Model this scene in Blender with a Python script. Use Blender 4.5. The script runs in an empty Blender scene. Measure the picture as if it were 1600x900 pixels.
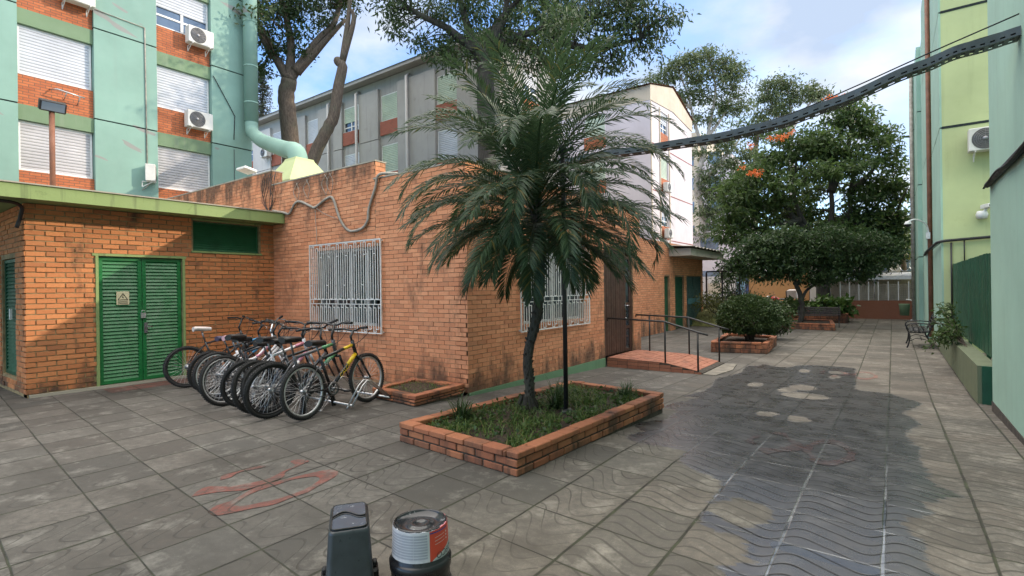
import bpy, math, random
import numpy as np
from mathutils import Vector, Matrix

SC = bpy.context.scene
COL = SC.collection
R = math.radians
rng = np.random.default_rng(7)
random.seed(7)

# ------------------------------------------------------------------ camera
H = 1.55
TH = math.atan(595 / 813.0)
SN, CS = math.sin(TH), math.cos(TH)
cam_d = bpy.data.cameras.new('camera')
cam = bpy.data.objects.new('camera', cam_d)
COL.objects.link(cam)
cam_d.sensor_width = 36.0
cam_d.lens = 36.0 * 813 / 1600
cam_d.clip_start = 0.05
cam_d.clip_end = 2000
F = Vector((-SN, CS, 0)); RT = Vector((CS, SN, 0)); UP = Vector((0, 0, 1))
rho = 0.0135
cx = (RT - rho * UP).normalized(); cy = (UP + rho * RT).normalized(); cz = -F
m3 = Matrix((cx, cy, cz)).transposed()
cam.matrix_world = Matrix.Translation((0, 0, H)) @ m3.to_4x4()
SC.camera = cam

# ------------------------------------------------------------------ sky and sun
SUN_R, SUN_E = 0.90, 24.8          # dy/dx of the direction to the sun, elevation
sd = Vector((1, SUN_R, 0)).normalized() * math.cos(R(SUN_E)) + Vector((0, 0, math.sin(R(SUN_E))))
w = bpy.data.worlds.new('World'); SC.world = w; w.use_nodes = True
nt = w.node_tree; N = nt.nodes; L = nt.links
bg = N['Background']
sky = N.new('ShaderNodeTexSky'); sky.sky_type = 'NISHITA'; sky.sun_disc = False
sky.sun_elevation = R(SUN_E); sky.sun_rotation = math.atan2(sd.x, sd.y)
sky.air_density = 1.0; sky.dust_density = 0.4; sky.ozone_density = 2.0
tc = N.new('ShaderNodeTexCoord')
mp = N.new('ShaderNodeMapping'); mp.inputs['Scale'].default_value = (1, 1, 2.0)
mp.inputs['Location'].default_value = (0.35, 0.1, 0.0)
L.new(tc.outputs['Generated'], mp.inputs['Vector'])
no = N.new('ShaderNodeTexNoise'); no.inputs['Scale'].default_value = 2.1
no.inputs['Detail'].default_value = 9; no.inputs['Roughness'].default_value = 0.55
L.new(mp.outputs[0], no.inputs['Vector'])
dt = N.new('ShaderNodeVectorMath'); dt.operation = 'DOT_PRODUCT'
dt.inputs[1].default_value = (0.55, 0.83, 0.0)
L.new(tc.outputs['Generated'], dt.inputs[0])
ma = N.new('ShaderNodeMath'); ma.operation = 'MULTIPLY_ADD'
ma.inputs[1].default_value = 0.13; ma.inputs[2].default_value = -0.03
L.new(dt.outputs['Value'], ma.inputs[0])
ad = N.new('ShaderNodeMath'); ad.operation = 'ADD'
L.new(no.outputs['Fac'], ad.inputs[0]); L.new(ma.outputs[0], ad.inputs[1])
rp = N.new('ShaderNodeMapRange'); rp.inputs['From Min'].default_value = 0.46; rp.inputs['From Max'].default_value = 0.66
L.new(ad.outputs[0], rp.inputs['Value'])
no2 = N.new('ShaderNodeTexNoise'); no2.inputs['Scale'].default_value = 3.2; no2.inputs['Detail'].default_value = 8
L.new(mp.outputs[0], no2.inputs['Vector'])
cr = N.new('ShaderNodeMix'); cr.data_type = 'RGBA'
cr.inputs['A'].default_value = (2.7, 3.3, 4.3, 1); cr.inputs['B'].default_value = (4.9, 5.0, 5.15, 1)
cm = N.new('ShaderNodeMapRange'); cm.inputs['From Min'].default_value = 0.40; cm.inputs['From Max'].default_value = 0.60
L.new(no2.outputs['Fac'], cm.inputs['Value']); L.new(cm.outputs[0], cr.inputs['Factor'])
# bright overhead cloud added out of view as fill light, thinning towards the horizon
sx = N.new('ShaderNodeSeparateXYZ'); L.new(tc.outputs['Generated'], sx.inputs[0])
hi = N.new('ShaderNodeMapRange'); hi.inputs['From Min'].default_value = 0.46; hi.inputs['From Max'].default_value = 0.66
L.new(sx.outputs[2], hi.inputs['Value'])
ht = N.new('ShaderNodeMix'); ht.data_type = 'RGBA'; ht.inputs['B'].default_value = (19.5, 18.4, 17.0, 1)
L.new(hi.outputs[0], ht.inputs['Factor']); L.new(cr.outputs['Result'], ht.inputs['A'])
mxm = N.new('ShaderNodeMath'); mxm.operation = 'MAXIMUM'
hm = N.new('ShaderNodeMath'); hm.operation = 'MULTIPLY'; hm.inputs[1].default_value = 0.9
L.new(hi.outputs[0], hm.inputs[0]); L.new(hm.outputs[0], mxm.inputs[0]); L.new(rp.outputs[0], mxm.inputs[1])
tint = N.new('ShaderNodeMix'); tint.data_type = 'RGBA'; tint.blend_type = 'MULTIPLY'; tint.inputs['Factor'].default_value = 1.0
tint.inputs['B'].default_value = (1.25, 1.48, 1.80, 1); L.new(sky.outputs[0], tint.inputs['A'])
mx = N.new('ShaderNodeMix'); mx.data_type = 'RGBA'
L.new(mxm.outputs[0], mx.inputs['Factor']); L.new(tint.outputs['Result'], mx.inputs['A']); L.new(ht.outputs['Result'], mx.inputs['B'])
L.new(mx.outputs['Result'], bg.inputs['Color'])
bg.inputs['Strength'].default_value = 0.15
sl = bpy.data.lights.new('sun', 'SUN'); sl.energy = 2.5; sl.angle = R(0.6); sl.color = (1.0, 0.86, 0.68)
so = bpy.data.objects.new('sun', sl); COL.objects.link(so)
so.rotation_euler = (-sd).to_track_quat('-Z', 'Y').to_euler(); so.location = sd * 60
SC.view_settings.view_transform = 'Standard'
SC.view_settings.look = 'None'
SC.view_settings.exposure = 0.58
SC.view_settings.gamma = 1.0
SC.render.engine = 'CYCLES'
SC.cycles.max_bounces = 6
SC.cycles.diffuse_bounces = 4
SC.cycles.transparent_max_bounces = 8

def gz(y):
    return -0.2 * min(max((y - 4.5) / 6.0, 0.0), 1.0)

# ------------------------------------------------------------------ mesh helper
class MB:
    def __init__(s):
        s.v = []; s.f = []; s.m = []; s.s = []
    def face(s, idx, mi=0, sm=False):
        s.f.append(tuple(idx)); s.m.append(mi); s.s.append(sm)
    def quad(s, a, b, c, d, mi=0):
        k = len(s.v); s.v += [tuple(a), tuple(b), tuple(c), tuple(d)]; s.face((k, k+1, k+2, k+3), mi)
    def ngon(s, pts, mi=0):
        k = len(s.v); s.v += [tuple(p) for p in pts]; s.face(range(k, k+len(pts)), mi)
    def box(s, x0, y0, z0, x1, y1, z1, mi=0, mat=None):
        if x0 > x1: x0, x1 = x1, x0
        if y0 > y1: y0, y1 = y1, y0
        if z0 > z1: z0, z1 = z1, z0
        P = [(x0,y0,z0),(x1,y0,z0),(x1,y1,z0),(x0,y1,z0),(x0,y0,z1),(x1,y0,z1),(x1,y1,z1),(x0,y1,z1)]
        if mat is not None: P = [tuple(mat @ Vector(p)) for p in P]
        k = len(s.v); s.v += P
        for q in ((0,3,2,1),(4,5,6,7),(0,1,5,4),(1,2,6,5),(2,3,7,6),(3,0,4,7)):
            s.face([k+i for i in q], mi)
    def rbox(s, x0, y0, z0, x1, y1, z1, b=0.01, mi=0, mat=None):
        """box with chamfered edges"""
        if x0 > x1: x0, x1 = x1, x0
        if y0 > y1: y0, y1 = y1, y0
        if z0 > z1: z0, z1 = z1, z0
        k = len(s.v); P = []
        for X, Xi in ((x0, x0+b), (x1, x1-b)):
            for Y, Yi in ((y0, y0+b), (y1, y1-b)):
                for Z, Zi in ((z0, z0+b), (z1, z1-b)):
                    P += [(X, Yi, Zi), (Xi, Y, Zi), (Xi, Yi, Z)]
        if mat is not None: P = [tuple(mat @ Vector(p)) for p in P]
        s.v += P
        def I(x, y, z, a): return k + ((x*2+y)*2+z)*3 + a
        for x in (0, 1):
            q = [I(x,0,0,0), I(x,1,0,0), I(x,1,1,0), I(x,0,1,0)]; s.face(q if x else q[::-1], mi)
        for y in (0, 1):
            q = [I(0,y,0,1), I(0,y,1,1), I(1,y,1,1), I(1,y,0,1)]; s.face(q if y else q[::-1], mi)
        for z in (0, 1):
            q = [I(0,0,z,2), I(1,0,z,2), I(1,1,z,2), I(0,1,z,2)]; s.face(q if z else q[::-1], mi)
        for a in (0, 1):
            for c in (0, 1):
                s.face([I(0,a,c,1), I(0,a,c,2), I(1,a,c,2), I(1,a,c,1)], mi)
                s.face([I(a,0,c,0), I(a,0,c,2), I(a,1,c,2), I(a,1,c,0)], mi)
                s.face([I(a,c,0,0), I(a,c,0,1), I(a,c,1,1), I(a,c,1,0)], mi)
        for x in (0, 1):
            for y in (0, 1):
                for z in (0, 1):
                    s.face([I(x,y,z,0), I(x,y,z,1), I(x,y,z,2)], mi)
    def tube(s, pts, r, seg=8, mi=0, cap=True, sm=True):
        pts = [Vector(p) for p in pts]; n = len(pts)
        rr = [r]*n if not hasattr(r, '__len__') else list(r)
        k0 = len(s.v); up = None
        for i in range(n):
            t = (pts[min(i+1, n-1)] - pts[max(i-1, 0)])
            if t.length < 1e-9: t = Vector((0, 0, 1))
            t.normalize()
            if up is None:
                up = Vector((0,0,1)) if abs(t.z) < .9 else Vector((1,0,0))
            a = t.cross(up)
            if a.length < 1e-6: a = t.cross(Vector((0,1,0.3)))
            a.normalize(); b = a.cross(t).normalized(); up = b
            for j in range(seg):
                an = 2*math.pi*j/seg
                s.v.append(tuple(pts[i] + a*math.cos(an)*rr[i] + b*math.sin(an)*rr[i]))
        for i in range(n-1):
            for j in range(seg):
                j2 = (j+1) % seg
                s.face((k0+i*seg+j, k0+i*seg+j2, k0+(i+1)*seg+j2, k0+(i+1)*seg+j), mi, sm)
        if cap:
            s.face([k0+j for j in range(seg)][::-1], mi)
            s.face([k0+(n-1)*seg+j for j in range(seg)], mi)
    def lathe(s, prof, seg=24, mi=0, mat=None, sm=True, a0=0, a1=2*math.pi):
        """prof: (r, z) pairs around local Z"""
        k0 = len(s.v); full = abs(a1-a0-2*math.pi) < 1e-6
        cnt = seg if full else seg+1
        for (r_, z_) in prof:
            for j in range(cnt):
                an = a0+(a1-a0)*j/seg
                p = Vector((r_*math.cos(an), r_*math.sin(an), z_))
                if mat is not None: p = mat @ p
                s.v.append(tuple(p))
        for i in range(len(prof)-1):
            for j in range(seg):
                j2 = (j+1) % cnt
                s.face((k0+i*cnt+j, k0+i*cnt+j2, k0+(i+1)*cnt+j2, k0+(i+1)*cnt+j), mi, sm)
    def prism(s, poly, z0, z1, mi=0, mat=None, top=True, bottom=True):
        n = len(poly); k = len(s.v)
        P = [Vector((p[0], p[1], z0)) for p in poly] + [Vector((p[0], p[1], z1)) for p in poly]
        if mat is not None: P = [mat @ p for p in P]
        s.v += [tuple(p) for p in P]
        for i in range(n):
            j = (i+1) % n
            s.face((k+i, k+j, k+n+j, k+n+i), mi)
        if bottom: s.face([k+i for i in range(n)][::-1], mi)
        if top: s.face([k+n+i for i in range(n)], mi)
    def build(s, name, mats, parent=None, local=False):
        me = bpy.data.meshes.new(name)
        me.from_pydata(s.v, [], s.f)
        if not isinstance(mats, (list, tuple)): mats = [mats]
        for m_ in mats: me.materials.append(m_)
        me.polygons.foreach_set('material_index', s.m)
        me.polygons.foreach_set('use_smooth', s.s)
        me.update()
        return link(name, me, parent, local)

def link(name, me, parent=None, local=False):
    o = bpy.data.objects.new(name, me); COL.objects.link(o)
    if parent is not None:
        o.parent = parent
        if not local:
            root = parent
            while root.parent is not None: root = root.parent
            if parent is root:
                o.matrix_parent_inverse = Matrix.Translation(-parent.location)
    return o

def tag(o, label, cat, group=None, kind=None):
    o['label'] = label; o['category'] = cat
    if group: o['group'] = group
    if kind: o['kind'] = kind
    return o

def thing(name, label, cat, loc=(0,0,0), group=None):
    o = bpy.data.objects.new(name, None); COL.objects.link(o)
    o.empty_display_size = 0.2; o.location = loc
    return tag(o, label, cat, group)

def struct(o):
    o['kind'] = 'structure'; return o

def copy_tree(o, parent=None):
    c = o.copy(); COL.objects.link(c)
    if parent is not None: c.parent = parent
    for ch in list(o.children): copy_tree(ch, c)
    return c

def spline(pts, n=6):
    P = [np.array(p, float) for p in pts]
    P = [2*P[0]-P[1]] + P + [2*P[-1]-P[-2]]
    out = []
    for i in range(1, len(P)-2):
        for k in range(n):
            t = k/n
            out.append(.5*((2*P[i])+(-P[i-1]+P[i+1])*t+(2*P[i-1]-5*P[i]+4*P[i+1]-P[i+2])*t*t+(-P[i-1]+3*P[i]-3*P[i+1]+P[i+2])*t**3))
    out.append(P[-2])
    return [tuple(p) for p in out]

# ------------------------------------------------------------------ materials
class NG:
    def __init__(s, name):
        s.m = bpy.data.materials.new(name); s.m.use_nodes = True
        s.t = s.m.node_tree; s.b = s.t.nodes['Principled BSDF']
    def n(s, ty, **kw):
        nd = s.t.nodes.new('ShaderNode'+ty)
        for k, v in kw.items():
            if k.startswith('i_'):
                key = k[2:]
                key = int(key) if key.isdigit() else key.replace('_', ' ')
                s.set(nd.inputs[key], v)
            else: setattr(nd, k, v)
        return nd
    def set(s, inp, v):
        if isinstance(v, bpy.types.NodeSocket): s.t.links.new(v, inp)
        elif isinstance(v, (tuple, list)) and len(v) == 3 and inp.type == 'RGBA': inp.default_value = (*v, 1)
        else: inp.default_value = v
    def math(s, op, a, b=0.0, c=0.0):
        nd = s.n('Math', operation=op); s.set(nd.inputs[0], a); s.set(nd.inputs[1], b); s.set(nd.inputs[2], c)
        return nd.outputs[0]
    def mix(s, f, a, b, bt='MIX'):
        nd = s.n('Mix', data_type='RGBA', blend_type=bt)
        s.set(nd.inputs['Factor'], f); s.set(nd.inputs['A'], a); s.set(nd.inputs['B'], b)
        return nd.outputs['Result']
    def ramp(s, v, a, b, lo=0.0, hi=1.0):
        nd = s.n('MapRange'); s.set(nd.inputs['Value'], v)
        nd.inputs['From Min'].default_value = a; nd.inputs['From Max'].default_value = b
        nd.inputs['To Min'].default_value = lo; nd.inputs['To Max'].default_value = hi
        return nd.outputs[0]
    def pos(s, obj=False):
        return s.n('TexCoord').outputs['Object'] if obj else s.n('NewGeometry').outputs['Position']
    def xyz(s, v):
        nd = s.n('SeparateXYZ'); s.set(nd.inputs[0], v); return nd.outputs
    def vec(s, x, y, z):
        nd = s.n('CombineXYZ'); s.set(nd.inputs[0], x); s.set(nd.inputs[1], y); s.set(nd.inputs[2], z); return nd.outputs[0]
    def scale(s, v, sc):
        nd = s.n('Mapping'); s.set(nd.inputs['Vector'], v); nd.inputs['Scale'].default_value = sc; return nd.outputs[0]
    def noise(s, v, sc, det=5, rough=.55, dist=0.0):
        nd = s.n('TexNoise'); s.set(nd.inputs['Vector'], v); nd.inputs['Scale'].default_value = sc
        nd.inputs['Detail'].default_value = det; nd.inputs['Roughness'].default_value = rough
        nd.inputs['Distortion'].default_value = dist
        return nd.outputs['Fac']
    def bump(s, h, st=.3, d=.01):
        nd = s.n('Bump'); s.set(nd.inputs['Height'], h); nd.inputs['Strength'].default_value = st
        nd.inputs['Distance'].default_value = d
        s.set(s.b.inputs['Normal'], nd.outputs[0]); return nd.outputs[0]
    def out(s, col=None, rough=None, metal=None):
        if col is not None: s.set(s.b.inputs['Base Color'], col)
        if rough is not None: s.set(s.b.inputs['Roughness'], rough)
        if metal is not None: s.set(s.b.inputs['Metallic'], metal)
        return s.m

def sc(c, k): return tuple(min(1, x*k) for x in c)

MATS = {}
def plain(name, col, rough=.5, metal=0.0, var=.18, nscale=6.0, bump=.0, obj=True, spec=None):
    if name in MATS: return MATS[name]
    g = NG(name); p = g.pos(obj)
    nz = g.noise(p, nscale, 6)
    c = g.mix(g.ramp(nz, .3, .7), sc(col, 1-var), sc(col, 1+var))
    g.out(c, g.ramp(g.noise(p, nscale*2.3), .3, .7, max(0.03, rough-.12), min(1, rough+.12)), metal)
    if bump: g.bump(g.noise(p, nscale*12, 4), bump, .004)
    MATS[name] = g.m; return g.m

def paint_wall(name, col, grime=(.12,.13,.10), amt=.5, patch=None, stain_z=None):
    """painted render: blotches, vertical run-off streaks, bare patches of filler"""
    g = NG(name); p = g.pos(); x, y, z = g.xyz(p)
    big = g.noise(p, .55, 5, .6)
    c = g.mix(g.ramp(big, .3, .72), sc(col, .86), sc(col, 1.1))
    st = g.noise(g.vec(g.math('MULTIPLY', x, 5), g.math('MULTIPLY', y, 5), g.math('MULTIPLY', z, .35)), 1.0, 6, .6)
    c = g.mix(g.math('MULTIPLY', g.ramp(st, .55, .8), amt*.5), c, grime)
    bl = g.noise(p, 2.6, 8, .7)
    c = g.mix(g.math('MULTIPLY', g.ramp(bl, .6, .78), amt*.4), c, grime)
    if patch:
        pn = g.noise(g.vec(g.math('MULTIPLY', x, 1.0), g.math('MULTIPLY', y, 1.0), g.math('MULTIPLY', g.math('ADD', z, g.math('MULTIPLY', y, .33)), 4.5)), .62, 2, .4)
        c = g.mix(g.ramp(pn,   .695, .70), c, patch)
    g.bump(g.math('ADD', g.noise(p, 40, 4), g.math('MULTIPLY', g.noise(p, 3, 3), .8)), .22, .006)
    return g.out(c, g.ramp(bl, .3, .7, .62, .85))

def brick_island(name, c1, c2, dark, dirt=.5, topz=3.2, lowz=.45, rough=.85):
    """for real bricks: colour per island, soot and moss stains in world space"""
    g = NG(name); p = g.pos(); x, y, z = g.xyz(p)
    ri = g.n('NewGeometry').outputs['Random Per Island']
    c = g.mix(ri, c1, c2)
    c = g.mix(g.math('MULTIPLY', g.ramp(g.math('FRACT', g.math('MULTIPLY', ri, 37.7)), .8, 1.0), .6), c, dark)
    fn = g.noise(p, 26, 6, .7)
    c = g.mix(g.ramp(fn, .35, .75, 0, .55), c, sc(c1, .62))
    st = g.noise(g.vec(g.math('MULTIPLY', x, 2.2), g.math('MULTIPLY', y, 2.2), g.math('MULTIPLY', z, .9)), 1.3, 7, .65)
    hi = g.ramp(z, topz-.35, topz+.45, 0, .2)
    lo = g.ramp(z, lowz, lowz-.5, 0, .2)
    mk = g.ramp(g.math('ADD', st, g.math('ADD', hi, lo)), .56, .74, 0, dirt)
    c = g.mix(mk, c, (.035, .028, .022))
    g.bump(g.noise(p, 70, 5, .7), .5, .004)
    return g.out(c, rough)

def brick_shader(name, c1, c2, mortar, bw=.24, bh=.075, obj=False):
    g = NG(name); p = g.pos(obj); x, y, z = g.xyz(p)
    v = g.vec(g.math('ADD', x, y), z, 0)
    b = g.n('TexBrick', i_Vector=v, i_Color1=c1, i_Color2=c2, i_Mortar=mortar, i_Scale=1.0)
    b.inputs['Mortar Size'].default_value = .008; b.inputs['Brick Width'].default_value = bw
    b.inputs['Row Height'].default_value = bh; b.inputs['Bias'].default_value = -.1
    c = g.mix(g.ramp(g.noise(p, 1.7, 7, .65), .5, .75, 0, .45), b.outputs['Color'], sc(c1, .4))
    g.bump(g.math('SUBTRACT', 1.0, b.outputs['Fac']), .6, .01)
    return g.out(c, .85)

def leaf_mat(name, c1, c2, trans=.25, rough=.45, dead=None):
    g = NG(name)
    ri = g.n('NewGeometry').outputs['Random Per Island']
    c = g.mix(ri, c1, c2)
    if dead:
        c = g.mix(g.ramp(g.math('FRACT', g.math('MULTIPLY', ri, 51.3)), .93, .96), c, dead)
    g.out(c, rough)
    g.b.inputs['Specular IOR Level'].default_value = .35
    tr = g.n('BsdfTranslucent'); g.set(tr.inputs['Color'], g.mix(.5, c, (sc(c2, 1.6)), 'MIX'))
    mixs = g.n('MixShader'); mixs.inputs[0].default_value = trans
    g.t.links.new(g.b.outputs[0], mixs.inputs[1]); g.t.links.new(tr.outputs[0], mixs.inputs[2])
    g.t.links.new(mixs.outputs[0], g.t.nodes['Material Output'].inputs['Surface'])
    return g.m

def bark_mat(name, c1, c2, s=8):
    g = NG(name); p = g.pos()
    x, y, z = g.xyz(p)
    nz = g.noise(g.vec(g.math('MULTIPLY', x, 3), g.math('MULTIPLY', y, 3), g.math('MULTIPLY', z, .8)), s, 7, .7)
    c = g.mix(g.ramp(nz, .35, .65), c1, c2)
    c = g.mix(g.ramp(g.noise(p, 1.5, 5), .5, .7, 0, .4), c, (.10, .115, .07))
    g.bump(nz, .8, .03)
    return g.out(c, .9)

def glass_mat(name, col=(.02,.025,.03), rough=.06):
    g = NG(name); g.b.inputs['Specular IOR Level'].default_value = .8
    return g.out(g.mix(g.ramp(g.noise(g.pos(), 1.3, 3), .3, .7), col, sc(col, 2.2)), rough)

def paving_mat(name, red=False):
    g = NG(name); p = g.pos(); x, y, z = g.xyz(p)
    # slight fan of the cross joints
    sh = g.math('ADD', g.math('MULTIPLY', g.math('MINIMUM', g.math('ADD', x, 1.0), 0.0), .085),
                g.math('MULTIPLY', g.math('MAXIMUM', g.math('ADD', x, 1.0), 0.0), .03))
    u = g.math('DIVIDE', g.math('ADD', x, .06), .503)
    v = g.math('DIVIDE', g.math('SUBTRACT', g.math('ADD', y, sh), 3.485), .510)
    wob = g.noise(p, 3.0, 2)
    u = g.math('ADD', u, g.math('MULTIPLY', g.math('SUBTRACT', wob, .5), .025))
    v = g.math('ADD', v, g.math('MULTIPLY', g.math('SUBTRACT', g.noise(p, 2.2, 2), .5), .03))
    fu = g.math('FRACT', u); fv = g.math('FRACT', v)
    iu = g.math('FLOOR', u); iv = g.math('FLOOR', v)
    wn = g.n('TexWhiteNoise', noise_dimensions='2D'); g.set(wn.inputs['Vector'], g.vec(iu, iv, 0))
    tv = wn.outputs['Value']
    wn2 = g.n('TexWhiteNoise', noise_dimensions='2D'); g.set(wn2.inputs['Vector'], g.vec(g.math('ADD', iu, 31.3), iv, 0))
    tv2 = wn2.outputs['Value']
    du = g.math('MINIMUM', fu, g.math('SUBTRACT', 1.0, fu)); dv = g.math('MINIMUM', fv, g.math('SUBTRACT', 1.0, fv))
    # joints: long ones wider and darker, cross ones hairline; width wanders
    jw = g.ramp(g.noise(p, 1.1, 4), .3, .7, .009, .027)
    ju = g.math('LESS_THAN', du, jw)
    jv = g.math('LESS_THAN', dv, g.math('MULTIPLY', jw, .62))
    ju_s = g.ramp(g.math('DIVIDE', du, jw), .6, 1.25, 1, 0); jv_s = g.ramp(g.math('DIVIDE', dv, g.math('MULTIPLY', jw, .62)), .55, 1.3, 1, 0)
    joint = g.math('MAXIMUM', ju_s, jv_s)
    halo = g.math('MAXIMUM', g.ramp(du, .0, .09, .55, 0), g.ramp(dv, .0, .07, .45, 0))
    # cast grooves: running waves on the walk, wide loops in the court
    tp = 2*math.pi
    s1 = g.math('SINE', g.math('MULTIPLY', g.math('ADD', fu, g.math('MULTIPLY', g.math('SINE', g.math('MULTIPLY', fu, tp)), .07)), tp))
    wa = g.math('FRACT', g.math('MULTIPLY', g.math('SUBTRACT', v, g.math('MULTIPLY', s1, .135)), 4.0))
    s2 = g.math('SINE', g.math('MULTIPLY', fv, tp))
    wb = g.math('FRACT', g.math('MULTIPLY', g.math('SUBTRACT', g.math('ADD', v, g.math('MULTIPLY', u, .35)), g.math('MULTIPLY', g.math('SINE', g.math('MULTIPLY', g.math('ADD', u, g.math('MULTIPLY', tv, .25)), tp)), .26)), 3.0))
    dwa = g.math('ABSOLUTE', g.math('SUBTRACT', wa, .5)); dwb = g.math('ABSOLUTE', g.math('SUBTRACT', wb, .5))
    sel = g.math('LESS_THAN', x, -1.6)
    dd = g.math('ADD', g.math('MULTIPLY', dwa, g.math('SUBTRACT', 1.0, sel)), g.math('MULTIPLY', g.math('MULTIPLY', dwb, 1.35), sel))
    fade = g.ramp(g.noise(p, 1.6, 4), .36, .58)
    fade = g.math('MAXIMUM', fade, g.ramp(x, -1.9, -1.4, 0, .8))
    ofl = g.ramp(x, -6.5, -3.8)
    groove = g.math('MULTIPLY', g.math('MULTIPLY', g.ramp(dd, .045, .095, 1, 0), fade), g.math('MULTIPLY', ofl, g.math('GREATER_THAN', g.math('SUBTRACT', tv2, g.math('MULTIPLY', sel, .10)), .0)))
    # colours
    base = g.mix(tv, (.066,.063,.057), (.165,.155,.139))
    base = g.mix(g.ramp(tv2, .0, 1.0, 0, .35), base, (.14,.11,.09))
    if red:
        base = g.mix(g.math('MULTIPLY', g.ramp(g.noise(p, 5, 7, .7), .78, .50), g.ramp(y, 3.2, 4.5, .97, .55)), base, g.mix(g.ramp(g.noise(p, 9, 5), .3, .7), (.27,.060,.042), (.20,.068,.052)))
    mot = g.noise(p, 14, 8, .75)
    base = g.mix(g.ramp(mot, .38, .68), g.mix(.68, base, (.045,.043,.039)), base)
    grit = g.noise(p, 150, 3, .6)
    base = g.mix(g.ramp(grit, .42, .62, .22, 0), base, (.06,.055,.05))
    base = g.mix(g.ramp(grit, .66, .72, 0, .4), base, (.36,.35,.33))
    blot = g.noise(g.vec(g.math('MULTIPLY', x, .8), g.math('MULTIPLY', y, 1.3), 0), 1.1, 7, .62)
    base = g.mix(g.ramp(blot, .48, .70, 0, .78), base, (.040,.036,.031))
    wear = g.noise(p, 3.1, 9, .72)
    base = g.mix(g.ramp(wear, .53, .70, 0, .6), base, (.24,.228,.205))
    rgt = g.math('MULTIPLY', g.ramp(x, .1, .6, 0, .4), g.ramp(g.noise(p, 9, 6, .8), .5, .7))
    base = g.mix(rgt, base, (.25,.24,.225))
    base = g.mix(g.math('MULTIPLY', halo, g.ramp(g.noise(p, 4, 6, .7), .35, .7)), base, (.06,.054,.045))
    base = g.mix(g.math('MULTIPLY', groove, .72), base, (.035,.032,.028))
    base = g.mix(joint, base, g.mix(g.ramp(g.noise(p, 5, 4), .4, .65), (.018,.016,.014), (.035,.04,.022)))
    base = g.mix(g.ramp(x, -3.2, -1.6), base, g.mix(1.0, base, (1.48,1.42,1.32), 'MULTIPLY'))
    # spilled water
    at = g.n('Attribute', attribute_name='wet').outputs['Fac']
    fing = g.noise(g.vec(g.math('MULTIPLY', x, 2.6), g.math('MULTIPLY', y, 15), 0), 1.0, 5, .62)
    wsum = g.math('ADD', at, g.math('MULTIPLY', g.math('SUBTRACT', fing, .5), .42))
    wsum = g.math('ADD', wsum, g.math('MULTIPLY', g.math('SUBTRACT', g.noise(p, 4.5, 6, .65), .5), .34))
    wet = g.ramp(wsum, .48, .53)
    damp = g.ramp(wsum, .40, .52, 0, .45)
    base = g.mix(g.math('MULTIPLY', damp, .6), base, g.mix(.6, base, (.05,.05,.05)))
    wcol = g.mix(1.0, base, (.36,.37,.40), 'MULTIPLY')
    base = g.mix(wet, base, wcol)
    lime = g.math('MULTIPLY', g.math('MULTIPLY', wet, joint), g.math('MULTIPLY', g.ramp(y, 7.0, 4.0), g.ramp(g.noise(p, 2.0, 3), .38, .55)))  # joints paled in colour to stand for sky reflected in standing water
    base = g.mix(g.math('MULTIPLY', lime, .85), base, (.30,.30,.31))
    base = g.mix(g.math('MULTIPLY', g.math('MULTIPLY', groove, wet), .55), base, (.012,.012,.012))
    pool = g.n('Attribute', attribute_name='pool').outputs['Fac']
    pl = g.math('MAXIMUM', g.ramp(g.math('ADD', pool, g.math('MULTIPLY', g.math('SUBTRACT', fing, .5), .3)), .5, .6),
                g.math('MULTIPLY', g.math('MULTIPLY', wet, joint), g.ramp(y, 5.5, 3.6)))
    rd = g.ramp(mot, .3, .7, .68, .9)
    rw = g.math('ADD', g.ramp(g.noise(p, 5, 5), .3, .7, .22, .36), g.math('MULTIPLY', groove, .1))
    ro = g.math('ADD', g.math('MULTIPLY', rd, g.math('SUBTRACT', 1.0, wet)), g.math('MULTIPLY', rw, wet))
    ro = g.math('MULTIPLY', ro, g.math('SUBTRACT', 1.0, g.math('MULTIPLY', pl, .85)))
    tilt = g.math('ADD', g.math('MULTIPLY', g.math('MULTIPLY', g.math('SUBTRACT', tv, .5), fu), .35), g.math('MULTIPLY', g.math('MULTIPLY', g.math('SUBTRACT', tv2, .5), fv), .35))
    hgt = g.math('SUBTRACT', g.math('ADD', g.math('MULTIPLY', g.math('ADD', g.math('MULTIPLY', mot, .12), g.math('MULTIPLY', grit, .10)), g.math('SUBTRACT', 1.0, g.math('MULTIPLY', wet, .7))), tilt),
                 g.math('MULTIPLY', g.math('MAXIMUM', joint, g.math('MULTIPLY', groove, .5)), g.math('SUBTRACT', 1.0, g.math('MAXIMUM', g.math('MULTIPLY', pl, .9), g.math('MULTIPLY', wet, .7)))))
    g.bump(hgt, .55, .012)
    g.set(g.b.inputs['Specular IOR Level'], g.math('MULTIPLY', g.math('ADD', .4, g.math('MULTIPLY', wet, .45)), g.math('SUBTRACT', 1.0, g.math('MULTIPLY', g.math('MULTIPLY', groove, wet), .92))))
    return g.out(base, ro)

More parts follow.
